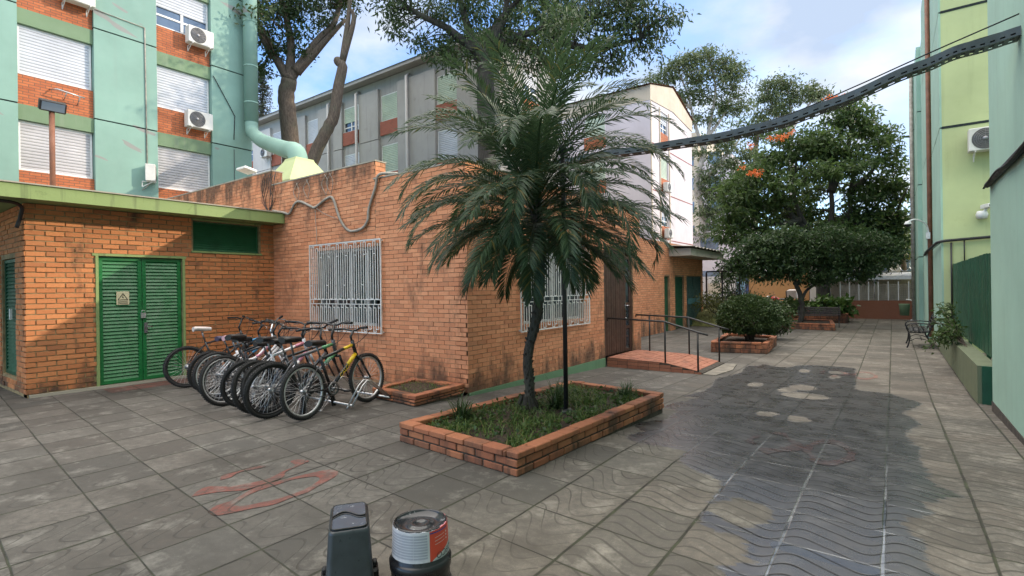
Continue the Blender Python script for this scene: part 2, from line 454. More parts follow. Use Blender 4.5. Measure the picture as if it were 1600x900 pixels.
M = {}
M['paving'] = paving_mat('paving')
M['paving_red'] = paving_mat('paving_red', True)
M['ground'] = plain('ground_dirt', (.16,.145,.12), .9, obj=False, nscale=.4)
M['brick_old'] = brick_island('brick_rough', (.60,.235,.09), (.46,.165,.062), (.20,.085,.045), .9, topz=4.4, lowz=.5)
M['brick_main'] = brick_island('brick_smooth', (.74,.33,.17), (.58,.225,.108), (.40,.17,.09), .8, topz=3.45, lowz=.55)
M['mortar_old'] = plain('mortar_old', (.27,.20,.105), .95, obj=False, nscale=9, bump=.3, var=.4)
M['mortar_main'] = plain('mortar_main', (.27,.165,.095), .95, obj=False, nscale=9, bump=.3, var=.4)
M['brick_planter'] = brick_island('brick_planter', (.42,.16,.075), (.29,.095,.05), (.10,.06,.04), .85, topz=9, lowz=.32)
M['mortar_dark'] = plain('mortar_dark', (.055,.045,.035), .95, obj=False, nscale=14, bump=.4, var=.5)
M['brick_panel'] = brick_shader('brick_panel', (.50,.15,.055), (.36,.10,.04), (.16,.09,.055))
M['brick_panel_red'] = brick_shader('brick_panel_red', (.36,.10,.06), (.30,.085,.05), (.2,.1,.07))
M['pastel'] = paint_wall('pastel_green_sunlit', (.205,.345,.29), (.20,.26,.22), .45, patch=(.24,.25,.235))  # same paint as the right blocks, colour darkened to offset direct sun
M['pastel_r'] = paint_wall('pastel_green_shaded', (.325,.50,.40), (.16,.23,.19), .55)  # lighter copy of the same pastel paint, for the walls in shade
M['lime'] = paint_wall('lime_wall', (.47,.53,.27), (.16,.18,.09), .5)
M['band'] = paint_wall('green_band', (.15,.23,.13), (.3,.31,.25), .7)
M['fascia'] = paint_wall('fascia_green', (.235,.315,.12), (.035,.04,.022), 2.6)
M['plinth'] = paint_wall('plinth_green', (.13,.24,.135), (.06,.08,.05), .9)
M['grey_wall'] = paint_wall('grey_wall', (.36,.345,.325), (.10,.095,.09), .9)
M['grey_light'] = paint_wall('grey_light', (.55,.53,.51), (.16,.15,.14), .7)
M['white_wall'] = paint_wall('white_wall', (.58,.53,.55), (.34,.3,.3), .4)
M['tan_wall'] = paint_wall('tan_wall', (.50,.43,.33), (.2,.16,.12), .6)
M['lowwall'] = paint_wall('low_wall', (.125,.15,.085), (.05,.055,.035), 1.0)
M['red_wall'] = paint_wall('red_low_wall', (.17,.065,.035), (.1,.05,.03), .8)
M['ochre'] = paint_wall('ochre_wall', (.36,.19,.075), (.14,.08,.04), .5)
M['concrete'] = paint_wall('concrete', (.36,.33,.27), (.07,.065,.05), 1.2)
M['black_gap'] = plain('dark_joint', (.012,.02,.022), .9)
M['door_green'] = plain('door_green', (.012,.15,.042), .38, var=.15, nscale=3)
M['dark_green'] = plain('dark_green_metal', (.010,.072,.036), .45, var=.25, nscale=2.5)
M['vent_green'] = plain('vent_green', (.022,.125,.055), .5, var=.2, nscale=3)
M['white_metal'] = plain('white_metal', (.70,.70,.68), .45, var=.12, nscale=9)
M['shutter'] = plain('shutter_white', (.50,.52,.56), .5, var=.10, nscale=1.5)
M['shutter_dirty'] = plain('shutter_grey', (.44,.43,.44), .55, var=.18, nscale=1.2)
M['shutter_green'] = plain('shutter_green', (.42,.50,.40), .6, var=.15, nscale=1.5)
M['alu'] = plain('aluminium', (.55,.56,.57), .35, .6, var=.1)
M['galv'] = plain('galvanised_steel', (.55,.55,.56), .35, .8, var=.15, nscale=20)
M['tray'] = plain('cable_tray', (.075,.085,.085), .5, .4, var=.25, nscale=8)
M['black'] = plain('black_paint', (.012,.012,.013), .42, var=.3, nscale=14)
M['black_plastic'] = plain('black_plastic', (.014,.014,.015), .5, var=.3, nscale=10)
M['rubber'] = plain('tyre_rubber', (.016,.016,.017), .75, var=.35, nscale=18, bump=.25)
M['chrome'] = plain('bright_steel', (.62,.62,.63), .25, .9, var=.1)
M['steel_dull'] = plain('dull_steel', (.22,.22,.23), .4, .8, var=.2)
M['glass'] = glass_mat('window_glass')
M['glass_blue'] = glass_mat('window_glass_pale', (.06,.085,.12), .12)
M['wood_dark'] = plain('brown_door_wood', (.065,.032,.022), .5, var=.3, nscale=4, bump=.15)
M['wood_bench'] = plain('bench_slats', (.045,.03,.022), .6, var=.3, nscale=9)
M['soil'] = plain('soil', (.045,.030,.019), .98, obj=False, nscale=22, bump=1.0, var=.6)
M['bark'] = bark_mat('bark_brown', (.065,.048,.036), (.16,.125,.095))
M['bark_dark'] = bark_mat('bark_dark', (.022,.020,.017), (.055,.048,.04))
M['bark_pale'] = bark_mat('bark_pale', (.30,.27,.23), (.46,.42,.37), 4)
M['palm_bark'] = bark_mat('palm_bark', (.025,.021,.017), (.085,.07,.055), 20)
M['leaf_dark'] = leaf_mat('leaf_dark', (.020,.042,.014), (.055,.092,.030), .3)
M['leaf_mid'] = leaf_mat('leaf_mid', (.030,.058,.016), (.075,.12,.032), .3)
M['leaf_flower'] = leaf_mat('leaf_flowertree', (.030,.058,.018), (.085,.135,.038), .38)
M['leaf_euc'] = leaf_mat('leaf_eucalyptus', (.055,.085,.035), (.115,.15,.062), .3)
M['leaf_bush'] = leaf_mat('leaf_bush', (.022,.044,.014), (.060,.095,.028), .2)
M['leaf_hedge'] = leaf_mat('leaf_hedge', (.07,.085,.025), (.17,.17,.05), .2)
M['leaf_palm'] = leaf_mat('leaf_palm', (.022,.050,.024), (.066,.108,.048), .28, .42, dead=(.16,.13,.035))
M['leaf_pine'] = leaf_mat('leaf_pine', (.018,.032,.020), (.04,.06,.03), .1)
M['leaf_grass'] = leaf_mat('leaf_grass', (.05,.095,.022), (.14,.20,.05), .3, .5, dead=(.22,.17,.07))
M['trunk_tan'] = bark_mat('trunk_tan', (.16,.13,.09), (.28,.24,.17), 5)
M['leaf_spider'] = leaf_mat('leaf_spider', (.03,.065,.028), (.10,.15,.06), .2)
M['leaf_shiny'] = leaf_mat('leaf_shiny', (.03,.075,.02), (.10,.17,.04), .25, .3)
M['petal'] = leaf_mat('petal_orange', (.62,.10,.03), (.75,.20,.04), .2)
M['rust'] = plain('rust_pipe', (.20,.085,.05), .7, var=.3, nscale=4)
M['cable_black'] = plain('cable_black', (.014,.015,.017), .6)
M['cable_grey'] = plain('cable_grey', (.30,.27,.23), .7, var=.35)
M['ac_white'] = plain('ac_casing', (.62,.61,.57), .5, var=.12, nscale=3)
M['ac_dark'] = plain('ac_grille', (.10,.10,.10), .55)
M['roof_sheet'] = plain('fibre_cement', (.25,.225,.19), .9, obj=False, nscale=3, var=.35)
M['ramp_brick'] = None

# ------------------------------------------------------------------ ground and paving
mb = MB(); mb.quad((-400,-300,-.45), (400,-300,-.45), (400,700,-.45), (-400,700,-.45))
struct(mb.build('ground', M['ground']))

def poly_sdf(px, py, poly):
    """signed distance, positive inside"""
    d = np.full(px.shape, 1e9); ins = np.zeros(px.shape, bool)
    n = len(poly)
    for i in range(n):
        ax, ay = poly[i]; bx, by = poly[(i+1) % n]
        ex, ey = bx-ax, by-ay
        t = np.clip(((px-ax)*ex+(py-ay)*ey)/(ex*ex+ey*ey+1e-12), 0, 1)
        d = np.minimum(d, np.hypot(px-ax-t*ex, py-ay-t*ey))
        c = ((ay > py) != (by > py)) & (px < (bx-ax)*(py-ay)/(by-ay+1e-12)+ax)
        ins ^= c
    return np.where(ins, d, -d)

WET = [(-2.61, 12.53), (-2.47, 11.12), (-2.67, 10.02), (-2.46, 8.89), (-2.45, 8.39), (-2.57, 7.82), (-2.34, 7.86), (-2.57, 6.89), (-2.27, 6.67), (-2.23, 6.15), (-2.46, 5.73), (-2.22, 5.34), (-2.28, 5.11), (-2.1, 4.94), (-1.85, 4.94), (-1.59, 4.92), (-1.55, 4.55), (-1.27, 4.4), (-1.08, 4.25), (-1.07, 4.01), (-1.05, 3.51), (-0.78, 3.24), (-0.64, 3.13), (-0.78, 2.98), (-0.69, 2.84), (0.21, 3.47), (0.17, 3.55), (0.13, 3.7), (0.16, 3.91), (0.05, 4.07), (0.04, 4.23), (0.19, 4.46), (0.17, 4.69), (0.4, 4.99), (0.24, 5.24), (0.2, 5.83), (0.19, 6.31), (0.1, 7.1), (0.26, 7.74), (0.09, 8.4), (0.34, 9.34), (-0.06, 10.05), (-0.5, 10.16), (-0.63, 12.87), (-1.34, 12.9), (-2.13, 12.42)]
DRY = [(-2.5, 12.39, 0.17, 0.26), (-1.96, 12.51, 0.23, 0.28), (-1.46, 11.95, 0.09, 0.2), (-0.89, 12.01, 0.16, 0.19), (-0.91, 11.45, 0.09, 0.19), (-1.94, 9.71, 0.11, 0.25), (-1.4, 9.43, 0.12, 0.27), (-1.11, 9.01, 0.31, 0.3), (-1.23, 9.88, 0.19, 0.33), (-0.94, 7.13, 0.12, 0.19), (-1.31, 7.23, 0.11, 0.16), (-0.86, 3.79, 0.2, 0.22), (-0.83, 3.2, 0.13, 0.22)]
xs = np.concatenate([np.linspace(-26,-3.2,40)[:-1], np.arange(-3.2, 1.3, .03), [1.35, 2.0, 6, 14]])
ys = np.concatenate([np.linspace(-14, 1.6, 30)[:-1], np.arange(1.6, 12.4, .03), np.linspace(12.4, 33, 60)])
GX, GY = np.meshgrid(xs, ys)
sdw = poly_sdf(GX, GY, WET)
for (ex, ey, rx, ry) in DRY:
    q = (np.hypot((GX-ex)/rx, (GY-ey)/ry)-1)*min(rx, ry)
    sdw = np.minimum(sdw, q)
wet = np.clip(.5+sdw*2.2, 0, 1)
pool = np.clip(.5+12*(.055-np.abs(GY-(3.40-.06*(GX+.3))))*1.0, 0, 1)*np.clip((.30-np.abs(GX+.33))*25, 0, 1)
GZ = np.vectorize(gz)(GY)
nx, ny = len(xs), len(ys)
verts = np.stack([GX.ravel(), GY.ravel(), GZ.ravel()], 1)
idx = np.arange(nx*ny).reshape(ny, nx)
faces = np.stack([idx[:-1,:-1].ravel(), idx[:-1,1:].ravel(), idx[1:,1:].ravel(), idx[1:,:-1].ravel()], 1)
me = bpy.data.meshes.new('pavement')
me.from_pydata(verts.tolist(), [], faces.tolist())
for nm, arr in (('wet', wet), ('pool', pool)):
    a = me.attributes.new(nm, 'FLOAT', 'POINT'); a.data.foreach_set('value', arr.ravel().astype(np.float32))
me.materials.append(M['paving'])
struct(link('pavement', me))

def resample(poly, n):
    P = np.array(poly+[poly[0]], float)
    s = np.concatenate([[0], np.cumsum(np.hypot(*np.diff(P, axis=0).T))])
    t = np.linspace(0, s[-1], n, endpoint=False)
    return np.stack([np.interp(t, s, P[:,0]), np.interp(t, s, P[:,1])], 1)

def smooth_poly(poly, n=5):
    P = poly
    pts = spline(P+[P[0]], n)[:-1]
    return [(p[0], p[1]) for p in pts]

RED_OUT = [(-3.91, 1.68), (-3.8, 1.68), (-3.75, 1.76), (-3.7, 1.89), (-3.64, 2.01), (-3.65, 2.16), (-3.64, 2.28), (-3.68, 2.38), (-3.72, 2.51), (-3.78, 2.65), (-3.87, 2.7), (-3.95, 2.67), (-4.01, 2.51), (-4.04, 2.37), (-4.07, 2.23), (-4.07, 2.08), (-4.0, 1.95), (-3.97, 1.85), (-3.97, 1.76)]
RED_IN = [(-3.89, 1.85), (-3.83, 1.85), (-3.78, 1.91), (-3.75, 1.99), (-3.71, 2.09), (-3.71, 2.2), (-3.71, 2.29), (-3.75, 2.4), (-3.81, 2.5), (-3.89, 2.52), (-3.95, 2.45), (-3.99, 2.36), (-3.99, 2.26), (-3.99, 2.16), (-3.99, 2.07), (-3.96, 1.97)]
RED_B = [(-4.3, 1.73), (-4.26, 1.83), (-4.2, 1.92), (-4.1, 2.02), (-4.07, 2.17), (-4.08, 2.27), (-4.12, 2.37), (-4.21, 2.44), (-4.27, 2.63), (-4.3, 2.72), (-4.42, 2.68), (-4.43, 2.61), (-4.29, 2.57), (-4.24, 2.42), (-4.18, 2.27), (-4.21, 2.13), (-4.27, 2.0), (-4.41, 1.9), (-4.38, 1.81)]
RED_C = [(-4.48, 2.02), (-4.47, 2.1), (-4.53, 2.21), (-4.48, 2.4), (-4.55, 2.4), (-4.57, 2.28), (-4.57, 2.19), (-4.57, 2.08)]
RED_LOW = []

def red_inlay(xf):
    mb = MB()
    o = resample(smooth_poly(RED_OUT), 70); i = resample(smooth_poly(RED_IN), 70)
    o = [xf(*p) for p in o]; i = [xf(*p) for p in i]
    k = len(mb.v); mb.v += o+i
    for a in range(70):
        b = (a+1) % 70
        mb.face((k+a, k+b, k+70+b, k+70+a))
    mb.ngon([xf(*p) for p in smooth_poly(RED_B, 4)])
    mb.ngon([xf(*p) for p in smooth_poly(RED_C, 4)])
    ob = mb.build('paving_inlay', M['paving_red'])
    a = ob.data.attributes.new('wet', 'FLOAT', 'POINT')
    if xf(0,0)[0] > -2 or True:
        pts = np.array([v.co[:] for v in ob.data.vertices])
        sd_ = np.clip(.5+poly_sdf(pts[:,0], pts[:,1], WET)*2.2, 0, 1)
        for (ex, ey, rx, ry) in DRY:
            sd_ = np.minimum(sd_, np.clip(.5+2.2*(np.hypot((pts[:,0]-ex)/rx, (pts[:,1]-ey)/ry)-1)*min(rx, ry), 0, 1))
        a.data.foreach_set('value', sd_.astype(np.float32))
    return struct(ob)
red_inlay(lambda x, y: (x, y, gz(y)+.004))
red_inlay(lambda x, y: (x+3.35, (y-2.2)*1.0+5.75, gz((y-2.2)+5.75)+.004))
red_inlay(lambda x, y: (x+3.4, (y-2.2)*1.0+11.9, gz((y-2.2)+11.9)+.004))
mb = MB(); mb.quad((-10.30,2.86,.004), (-9.82,2.84,.004), (-9.84,4.85,.004), (-10.30,4.87,.004))
struct(mb.build('paving_inlay', M['paving_red']))

# ------------------------------------------------------------------ walls
def span_cells(u0, u1, z0, z1, ops):
    us = sorted({u0, u1, *[o[0] for o in ops], *[o[1] for o in ops]})
    zs = sorted({z0, z1, *[o[2] for o in ops], *[o[3] for o in ops]})
    us = [u for u in us if u0 <= u <= u1]; zs = [z for z in zs if z0 <= z <= z1]
    for i in range(len(us)-1):
        for j in range(len(zs)-1):
            cu, cz_ = (us[i]+us[i+1])/2, (zs[j]+zs[j+1])/2
            if any(o[0] < cu < o[1] and o[2] < cz_ < o[3] for o in ops): continue
            yield us[i], us[i+1], zs[j], zs[j+1]

def wall(mb, ax, c, sgn, th, u0, u1, z0, z1, ops=(), mi=0):
    """wall whose outer face lies at ax=c and looks along sgn; ax 'x': u is y, ax 'y': u is x"""
    def P(u, z, d):
        return (c-sgn*d, u, z) if ax == 'x' else (u, c-sgn*d, z)
    for a, b, e, f in span_cells(u0, u1, z0, z1, ops):
        mb.quad(P(a,e,0), P(b,e,0), P(b,f,0), P(a,f,0), mi)
        mb.quad(P(a,e,th), P(b,e,th), P(b,f,th), P(a,f,th), mi)
    for (a, b, e, f) in [(u0,u1,z0,z1)]+[o for o in ops]:
        a, b, e, f = max(a,u0), min(b,u1), max(e,z0), min(f,z1)
        mb.quad(P(a,e,0), P(a,f,0), P(a,f,th), P(a,e,th), mi)
        mb.quad(P(b,e,0), P(b,f,0), P(b,f,th), P(b,e,th), mi)
        mb.quad(P(a,f,0), P(b,f,0), P(b,f,th), P(a,f,th), mi)
        mb.quad(P(a,e,0), P(b,e,0), P(b,e,th), P(a,e,th), mi)

def bricks(mb, ax, c, sgn, u0, u1, z0, z1, ops=(), bw=.235, bh=.077, j=.013, proud=.008, jit=.004, mi=1, shift=0.0):
    r_ = random.Random(int(u0*100+z0*10+c*7))
    rows = int(round((z1-z0)/bh)); bh = (z1-z0)/rows
    for k in range(rows):
        za, zb = z0+k*bh+j/2, z0+(k+1)*bh-j/2
        u = u0-(bw/2 if k % 2 else 0)+shift+r_.uniform(-.008, .008)
        while u < u1:
            w_ = bw
            a, b = max(u+j/2, u0), min(u+w_-j/2, u1)
            u += w_
            segs = [(a, b)]
            for o in ops:
                if o[2]-.01 < (za+zb)/2 < o[3]+.01:
                    ns = []
                    for (p, q) in segs:
                        if q <= o[0] or p >= o[1]: ns.append((p, q))
                        else:
                            if p < o[0]: ns.append((p, o[0]))
                            if q > o[1]: ns.append((o[1], q))
                    segs = ns
            for (p, q) in segs:
                if q-p < .025: continue
                pr = proud+r_.uniform(-jit, jit); dz = r_.uniform(-.0025, .0025); t = r_.uniform(-.003, .003)
                cc = c+sgn*pr
                if ax == 'x':
                    A = [(cc,p,za+dz),(cc+t,q,za+dz),(cc+t,q,zb+dz),(cc,p,zb+dz)]
                    B = [(c-sgn*.004,y,z) for (_,y,z) in A]
                else:
                    A = [(p,cc,za+dz),(q,cc+t,za+dz),(q,cc+t,zb+dz),(p,cc,zb+dz)]
                    B = [(x,c-sgn*.004,z) for (x,_,z) in A]
                k0 = len(mb.v); mb.v += A+B
                mb.face((k0,k0+1,k0+2,k0+3), mi)
                for e in range(4):
                    f_ = (e+1) % 4
                    mb.face((k0+e,k0+4+e,k0+4+f_,k0+f_), mi)

def louvre_leaf(name, mats, ax, c, sgn, u0, u1, z0, z1, parent, nsl=30, fr=.05):
    """steel door or vent leaf with sloping slats"""
    mb = MB()
    def bx(a, b, e, f, d0, d1):
        if ax == 'x': mb.box(c-sgn*d0, a, e, c-sgn*d1, b, f)
        else: mb.box(a, c-sgn*d0, e, b, c-sgn*d1, f)
    bx(u0, u0+fr, z0, z1, 0, .04); bx(u1-fr, u1, z0, z1, 0, .04)
    bx(u0+fr, u1-fr, z0, z0+fr, 0, .04); bx(u0+fr, u1-fr, z1-fr, z1, 0, .04)
    bx(u0+fr, u1-fr, z0+fr, z1-fr, .036, .042)
    hh = (z1-z0-2*fr)/nsl
    for k in range(nsl):
        za = z0+fr+k*hh
        # slat: leans out at the bottom
        pr = [(.006, za), (.010, za+.008), (.034, za+hh), (.034, za+hh*.8)]
        q = []
        for u in (u0+fr, u1-fr):
            for d, z in pr:
                q.append((c-sgn*d, u, z) if ax == 'x' else (u, c-sgn*d, z))
        k0 = len(mb.v); mb.v += q
        for e in range(4):
            f_ = (e+1) % 4
            mb.face((k0+e, k0+f_, k0+4+f_, k0+4+e))
    return mb.build(name, mats, parent)

# ---- utility building on the left
UX, UY = -10.44, 1.98
ub = thing('utility_building', 'low brick utility room with flat green edged roof slab on the left', 'building', (UX, UY, 0))
mb = MB()
dop = (2.86, 4.10, .03, 2.16); vop = (4.29, 5.54, 2.32, 2.88)
wall(mb, 'x', UX, 1, .2, UY, 5.84, -.05, 2.92, [dop, vop])
bricks(mb, 'x', UX, 1, UY-.008, 5.84, .05, 2.92, [(2.82,4.14,-1,2.20), (4.26,5.57,2.28,2.92)], proud=.013, jit=.006, j=.016, bh=.08)
sop = (-11.98, -11.05, .25, 2.13)
wall(mb, 'y', UY, -1, .2, -17, UX-.002, -.05, 2.918, [sop])
bricks(mb, 'y', UY, -1, -17, UX+.008, .05, 2.918, [(-12.02,-11.01,.2,2.17)], proud=.013, jit=.006, j=.016, bh=.08)
mb.build('wall', [M['mortar_old'], M['brick_old']], ub)
mb = MB(); mb.box(UX+.002, 2.0, -.02, UX+.045, 5.82, .045)
mb.build('footing', M['concrete'], ub)
mb = MB(); mb.box(UX-.09, 2.78, 2.165, UX+.022, 4.16, 2.205); mb.box(UX-.1, 2.82, -.02, UX+.03, 2.859, 2.163); mb.box(UX-.1, 4.101, -.02, UX+.03, 4.14, 2.163)
mb.box(UX-.1, 4.255, 2.89, UX+.02, 5.575, 2.917); mb.box(UX-.12, 4.25, 2.285, UX+.03, 5.58, 2.318)
mb.build('door_surround', M['fascia'], ub)
d1 = louvre_leaf('door', M['door_green'], 'x', UX-.03, 1, 2.87, 3.475, .05, 2.15, ub, 34, .055)
d2 = louvre_leaf('door', M['door_green'], 'x', UX-.03, 1, 3.485, 4.09, .05, 2.15, ub, 34, .055)
mb = MB(); mb.box(UX-.03, 3.45, 1.12, UX+.012, 3.52, 1.21); mb.tube([(UX+.005,3.46,1.20),(UX+.005,3.465,1.25),(UX+.005,3.505,1.25),(UX+.005,3.51,1.20)], .006, 6)
o = mb.build('padlock', M['galv'], d2, True)
mb = MB(); mb.box(UX-.03, 3.50, .86, UX-.008, 3.55, 1.04); mb.tube([(UX-.01,3.525,.97),(UX+.03,3.525,.97),(UX+.03,3.62,.965)], .008, 6)
mb.build('handle', M['steel_dull'], d2, True)
# vent: deep set louvre
vt = louvre_leaf('vent', M['vent_green'], 'x', UX-.05, 1, 4.30, 5.53, 2.325, 2.875, ub, 12, .02)
sd_ = louvre_leaf('door', M['dark_green'], 'y', UY+.03, -1, -11.97, -11.06, .26, 2.12, ub, 30, .05)
mb = MB(); mb.box(-11.52, UY-.0, 1.15, -11.46, UY+.028, 1.32); mb.build('handle', M['white_metal'], sd_, True)
# roof slab
mb = MB(); mb.box(-17.5, .3, 2.925, -9.98, 5.825, 3.13)
mb.build('roof_slab', M['fascia'], ub)
mb = MB(); mb.box(-17.5, .3, 3.131, -9.96, 5.826, 3.15); mb.build('roof_edge', M['concrete'], ub)
# conduit under the slab
mb = MB(); mb.tube(spline([(-10.50,1.90,2.55),(-10.42,1.93,2.72),(-10.3,1.9,2.86),(-10.1,1.6,2.88),(-10.1,.6,2.88)]), .025, 8)
tag(mb.build('conduit', M['cable_black']), 'black bent pipe tucked under the roof slab at the brick corner', 'pipe')

# warning sign on the green door
mb = MB()
mb.box(UX-.029, 3.11, 1.36, UX-.022, 3.29, 1.58, 0)
xf = UX-.0205
tri = [(3.20, 1.555), (3.125, 1.435), (3.275, 1.435)]
tri2 = [(3.20, 1.533), (3.142, 1.445), (3.258, 1.445)]
for a in range(3):
    b = (a+1) % 3
    mb.quad((xf,*tri[a]), (xf,*tri[b]), (xf,*tri2[b]), (xf,*tri2[a]), 1)
mb.quad((xf,3.20,1.52),(xf,3.19,1.485),(xf,3.212,1.487),(xf,3.203,1.452), 1)
for zz in (1.415, 1.395, 1.375): mb.quad((xf,3.13,zz),(xf,3.27,zz),(xf,3.27,zz+.008),(xf,3.13,zz+.008), 1)
tag(mb.build('warning_sign', [plain('sign_paper', (.62,.55,.36), .6, var=.08), M['black']]), 'small cream warning sign with black triangle on the green louvred door', 'sign')

# floodlight on a pole above the slab
pl = thing('floodlight_pole', 'rusty pole carrying a small black floodlight above the left roof slab', 'lamp post', (-12.9, 2.85, 3.15))
mb = MB(); mb.tube([(-12.9,2.85,3.15),(-12.9,2.85,5.05)], .045, 10); mb.build('pole', M['rust'], pl)
mb = MB(); T = Matrix.Translation((-12.85,2.85,5.12)) @ Matrix.Rotation(R(25),4,'Y'); mb.rbox(-.06,-.2,-.10,.06,.2,.10,.015,0,T)
mb.build('lamp_housing', M['black'], pl)
mb = MB(); mb.box(.061,-.17,-.075,.066,.17,.075,0,T); mb.build('lens', M['glass_blue'], pl)

# ---- main brick building
FX0, FX1, FY = -17.0, -5.10, 5.84
bb = thing('brick_building', 'long low brick building with parapet, two barred windows and a brown door', 'building', (FX1, FY, 0))
mb = MB()
w1 = (-8.88, -7.02, .92, 2.30)
wall(mb, 'y', FY, -1, .22, -10.43, -7.15, -.05, 3.76, [w1])
wall(mb, 'y', FY, -1, .22, -7.15, FX1-.001, -.05, 3.45, [w1])
bricks(mb, 'y', FY, -1, -10.43, -7.15, 0, 3.76, [(-8.88,-7.02,.90,2.31)], proud=.006, jit=.003, j=.009, bh=.069, bw=.225)
bricks(mb, 'y', FY, -1, -7.15, FX1+.006, 0, 3.45, [(-8.88,-7.02,.90,2.31)], proud=.006, jit=.003, j=.009, bh=.069, bw=.225)
# taller parapet behind the utility roof, with its sunlit end
wall(mb, 'y', FY, -1, .22, FX0, -10.45, 3.1, 4.06)
bricks(mb, 'y', FY, -1, FX0, -10.45, 3.15, 4.06, proud=.006, jit=.003, j=.009, bh=.069, bw=.225)
bricks(mb, 'x', -10.45, 1, FY, FY+.22, 3.76, 4.06, proud=.006, jit=.002, j=.010)
bricks(mb, 'x', -7.15, 1, FY, FY+.22, 3.45, 3.76, proud=.006, jit=.002, j=.010)
w2 = (7.28, 9.42, .92, 2.30); dr = (10.38, 11.93, -.25, 2.45)
wall(mb, 'x', FX1, 1, .22, FY, 12.4, -.25, 3.44, [w2, dr])
bricks(mb, 'x', FX1, 1, FY-.006, 12.4, 0.0, 3.44, [(7.28,9.42,.90,2.31), (10.36,11.95,-1,2.46)], proud=.006, jit=.003, j=.009, bh=.069, bw=.225)
bricks(mb, 'x', FX1, 1, 11.95, 12.4, -.2, 0.0, proud=.006, jit=.003, j=.009, bh=.069, bw=.225)
# rest of the body
wall(mb, 'y', 12.4, 1, .22, FX0, FX1-.002, -.25, 3.44)
wall(mb, 'x', FX0, -1, .22, FY, 12.4, -.25, 3.44)
bricks(mb, 'y', 12.4, 1, -7.0, FX1-.01, -.2, 3.44, proud=.006)
mb.build('wall', [M['mortar_main'], M['brick_main']], bb)
mb = MB(); mb.box(FX0+.3, FY+.3, 3.1, FX1-.3, 12.1, 3.2); mb.build('roof', M['concrete'], bb)
mb = MB()
mb.box(-7.2,FY-.012,3.452,FX1+.02,FY+.24,3.475); mb.box(FX1-.24,FY+.241,3.443,FX1+.02,12.4,3.468)
mb.box(-10.46,FY-.012,3.762,-7.14,FY+.24,3.785); mb.box(FX0,FY-.012,4.062,-10.44,FY+.24,4.085)
mb.build('coping', M['concrete'], bb)
mb = MB(); mb.box(FX1-.05,FY+.01,-.3,FX1+.024,10.36,-.004)
mb.build('plinth', M['plinth'], bb)

def grille_window(ax, c, sgn, u0, u1, z0, z1, op, parent):
    """sliding metal window in its opening with an ornamental bar grille in front"""
    def P(u, z, d): return (c+sgn*d, u, z) if ax == 'x' else (u, c+sgn*d, z)
    def bx(mb, a, b, e, f, d0, d1, mi=0):
        p, q = P(a, e, d0), P(b, f, d1); mb.box(*p, *q, mi)
    a, b, e, f = op
    mb = MB()
    fr = .045
    for (x0,x1,y0,y1) in ((a,b,e,e+fr),(a,b,f-fr,f),(a,a+fr,e+fr,f-fr),(b-fr,b,e+fr,f-fr)): bx(mb, x0,x1,y0,y1,-.14,-.08)
    for k in range(1, 4):
        u = a+(b-a)*k/4; bx(mb, u-.045, u+.045, e+fr, f-fr, -.135, -.075)
    win = mb.build('window', M['alu'], parent)
    mb = MB(); bx(mb, a+fr, b-fr, e+fr, f-fr, -.118, -.110); mb.build('pane', M['glass'], win, True)
    mb = MB(); bx(mb, a-.04, b+.04, e-.045, e-.002, -.14, .035); mb.build('sill', M['brick_main'], win, True)
    # pale curtain strips behind the glass read through as slim mullions
    mb = MB()
    d0, d1 = .055, .067
    t = .006
    def V(u, za, zb): bx(mb, u-t, u+t, za, zb, d0, d1)
    def Hz(ua, ub_, z): bx(mb, ua, ub_, z-t, z+t, d0+.001, d1-.001)
    g = .016
    for (x0,x1,y0,y1) in ((u0,u1,z0,z0+g),(u0,u1,z1-g,z1),(u0,u0+g,z0+g,z1-g),(u1-g,u1,z0+g,z1-g)): bx(mb, x0,x1,y0,y1,d0-.006,d1+.006)
    n = 4; W = (u1-u0-2*g)/n; hh = z1-z0
    zA, zB = z0+hh*.31, z0+hh*.36
    for k in range(n):
        p0 = u0+g+k*W; q = W/8
        us = [p0+q*i for i in range(9)]
        for i in range(1, 8):
            # long upper bars end in alternating loops, the lower ones in short ones
            top = z1-.035 if i in (1,2,5,6) else z1-.075
            bot = zB+.012
            V(us[i], bot, top)
            V(us[i], z0+(.03 if i in (1,2,5,6) else .075), zA-(.012 if i % 2 else .06))
        V(us[8]-.004 if k == n-1 else us[8], z0+g, z1-g)
        Hz(us[1], us[2], z1-.035); Hz(us[5], us[6], z1-.035); Hz(us[3], us[4], z1-.075); Hz(us[0], us[8], z1-.02)
        Hz(us[0], us[8], zA); Hz(us[0], us[8], zB)
        for i in (1, 3, 5, 7): Hz(us[i], us[min(i+1,8)], zA-.06); Hz(us[i-1], us[i], z0+hh*.52 if i in (1,) else zB+.012)
        for i in (1, 5): Hz(us[i], us[i+1], z0+.03)
        Hz(us[3], us[4], z0+.075); Hz(us[6], us[7], z0+.075)
        for i in (2, 6): Hz(us[i-1], us[i], z1-.25); V(us[i]-q/2, zA, zB)
    for u in (u0+.02, u1-.02):
        for z in (z0+.03, z1-.03): bx(mb, u-.012, u+.012, z-.012, z+.012, -.001, d0)
    mb.build('grille', M['white_metal'], win, True)
    return win
grille_window('y', FY, -1, -9.04, -6.96, .80, 2.42, w1, bb)
grille_window('x', FX1, 1, 7.13, 9.58, .80, 2.43, w2, bb)
# black sheets standing in for the darkness of the rooms behind the glass
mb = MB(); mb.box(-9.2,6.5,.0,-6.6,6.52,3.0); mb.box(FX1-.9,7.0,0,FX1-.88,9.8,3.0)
mb.build('dark_room_backing', M['black_plastic'], bb)

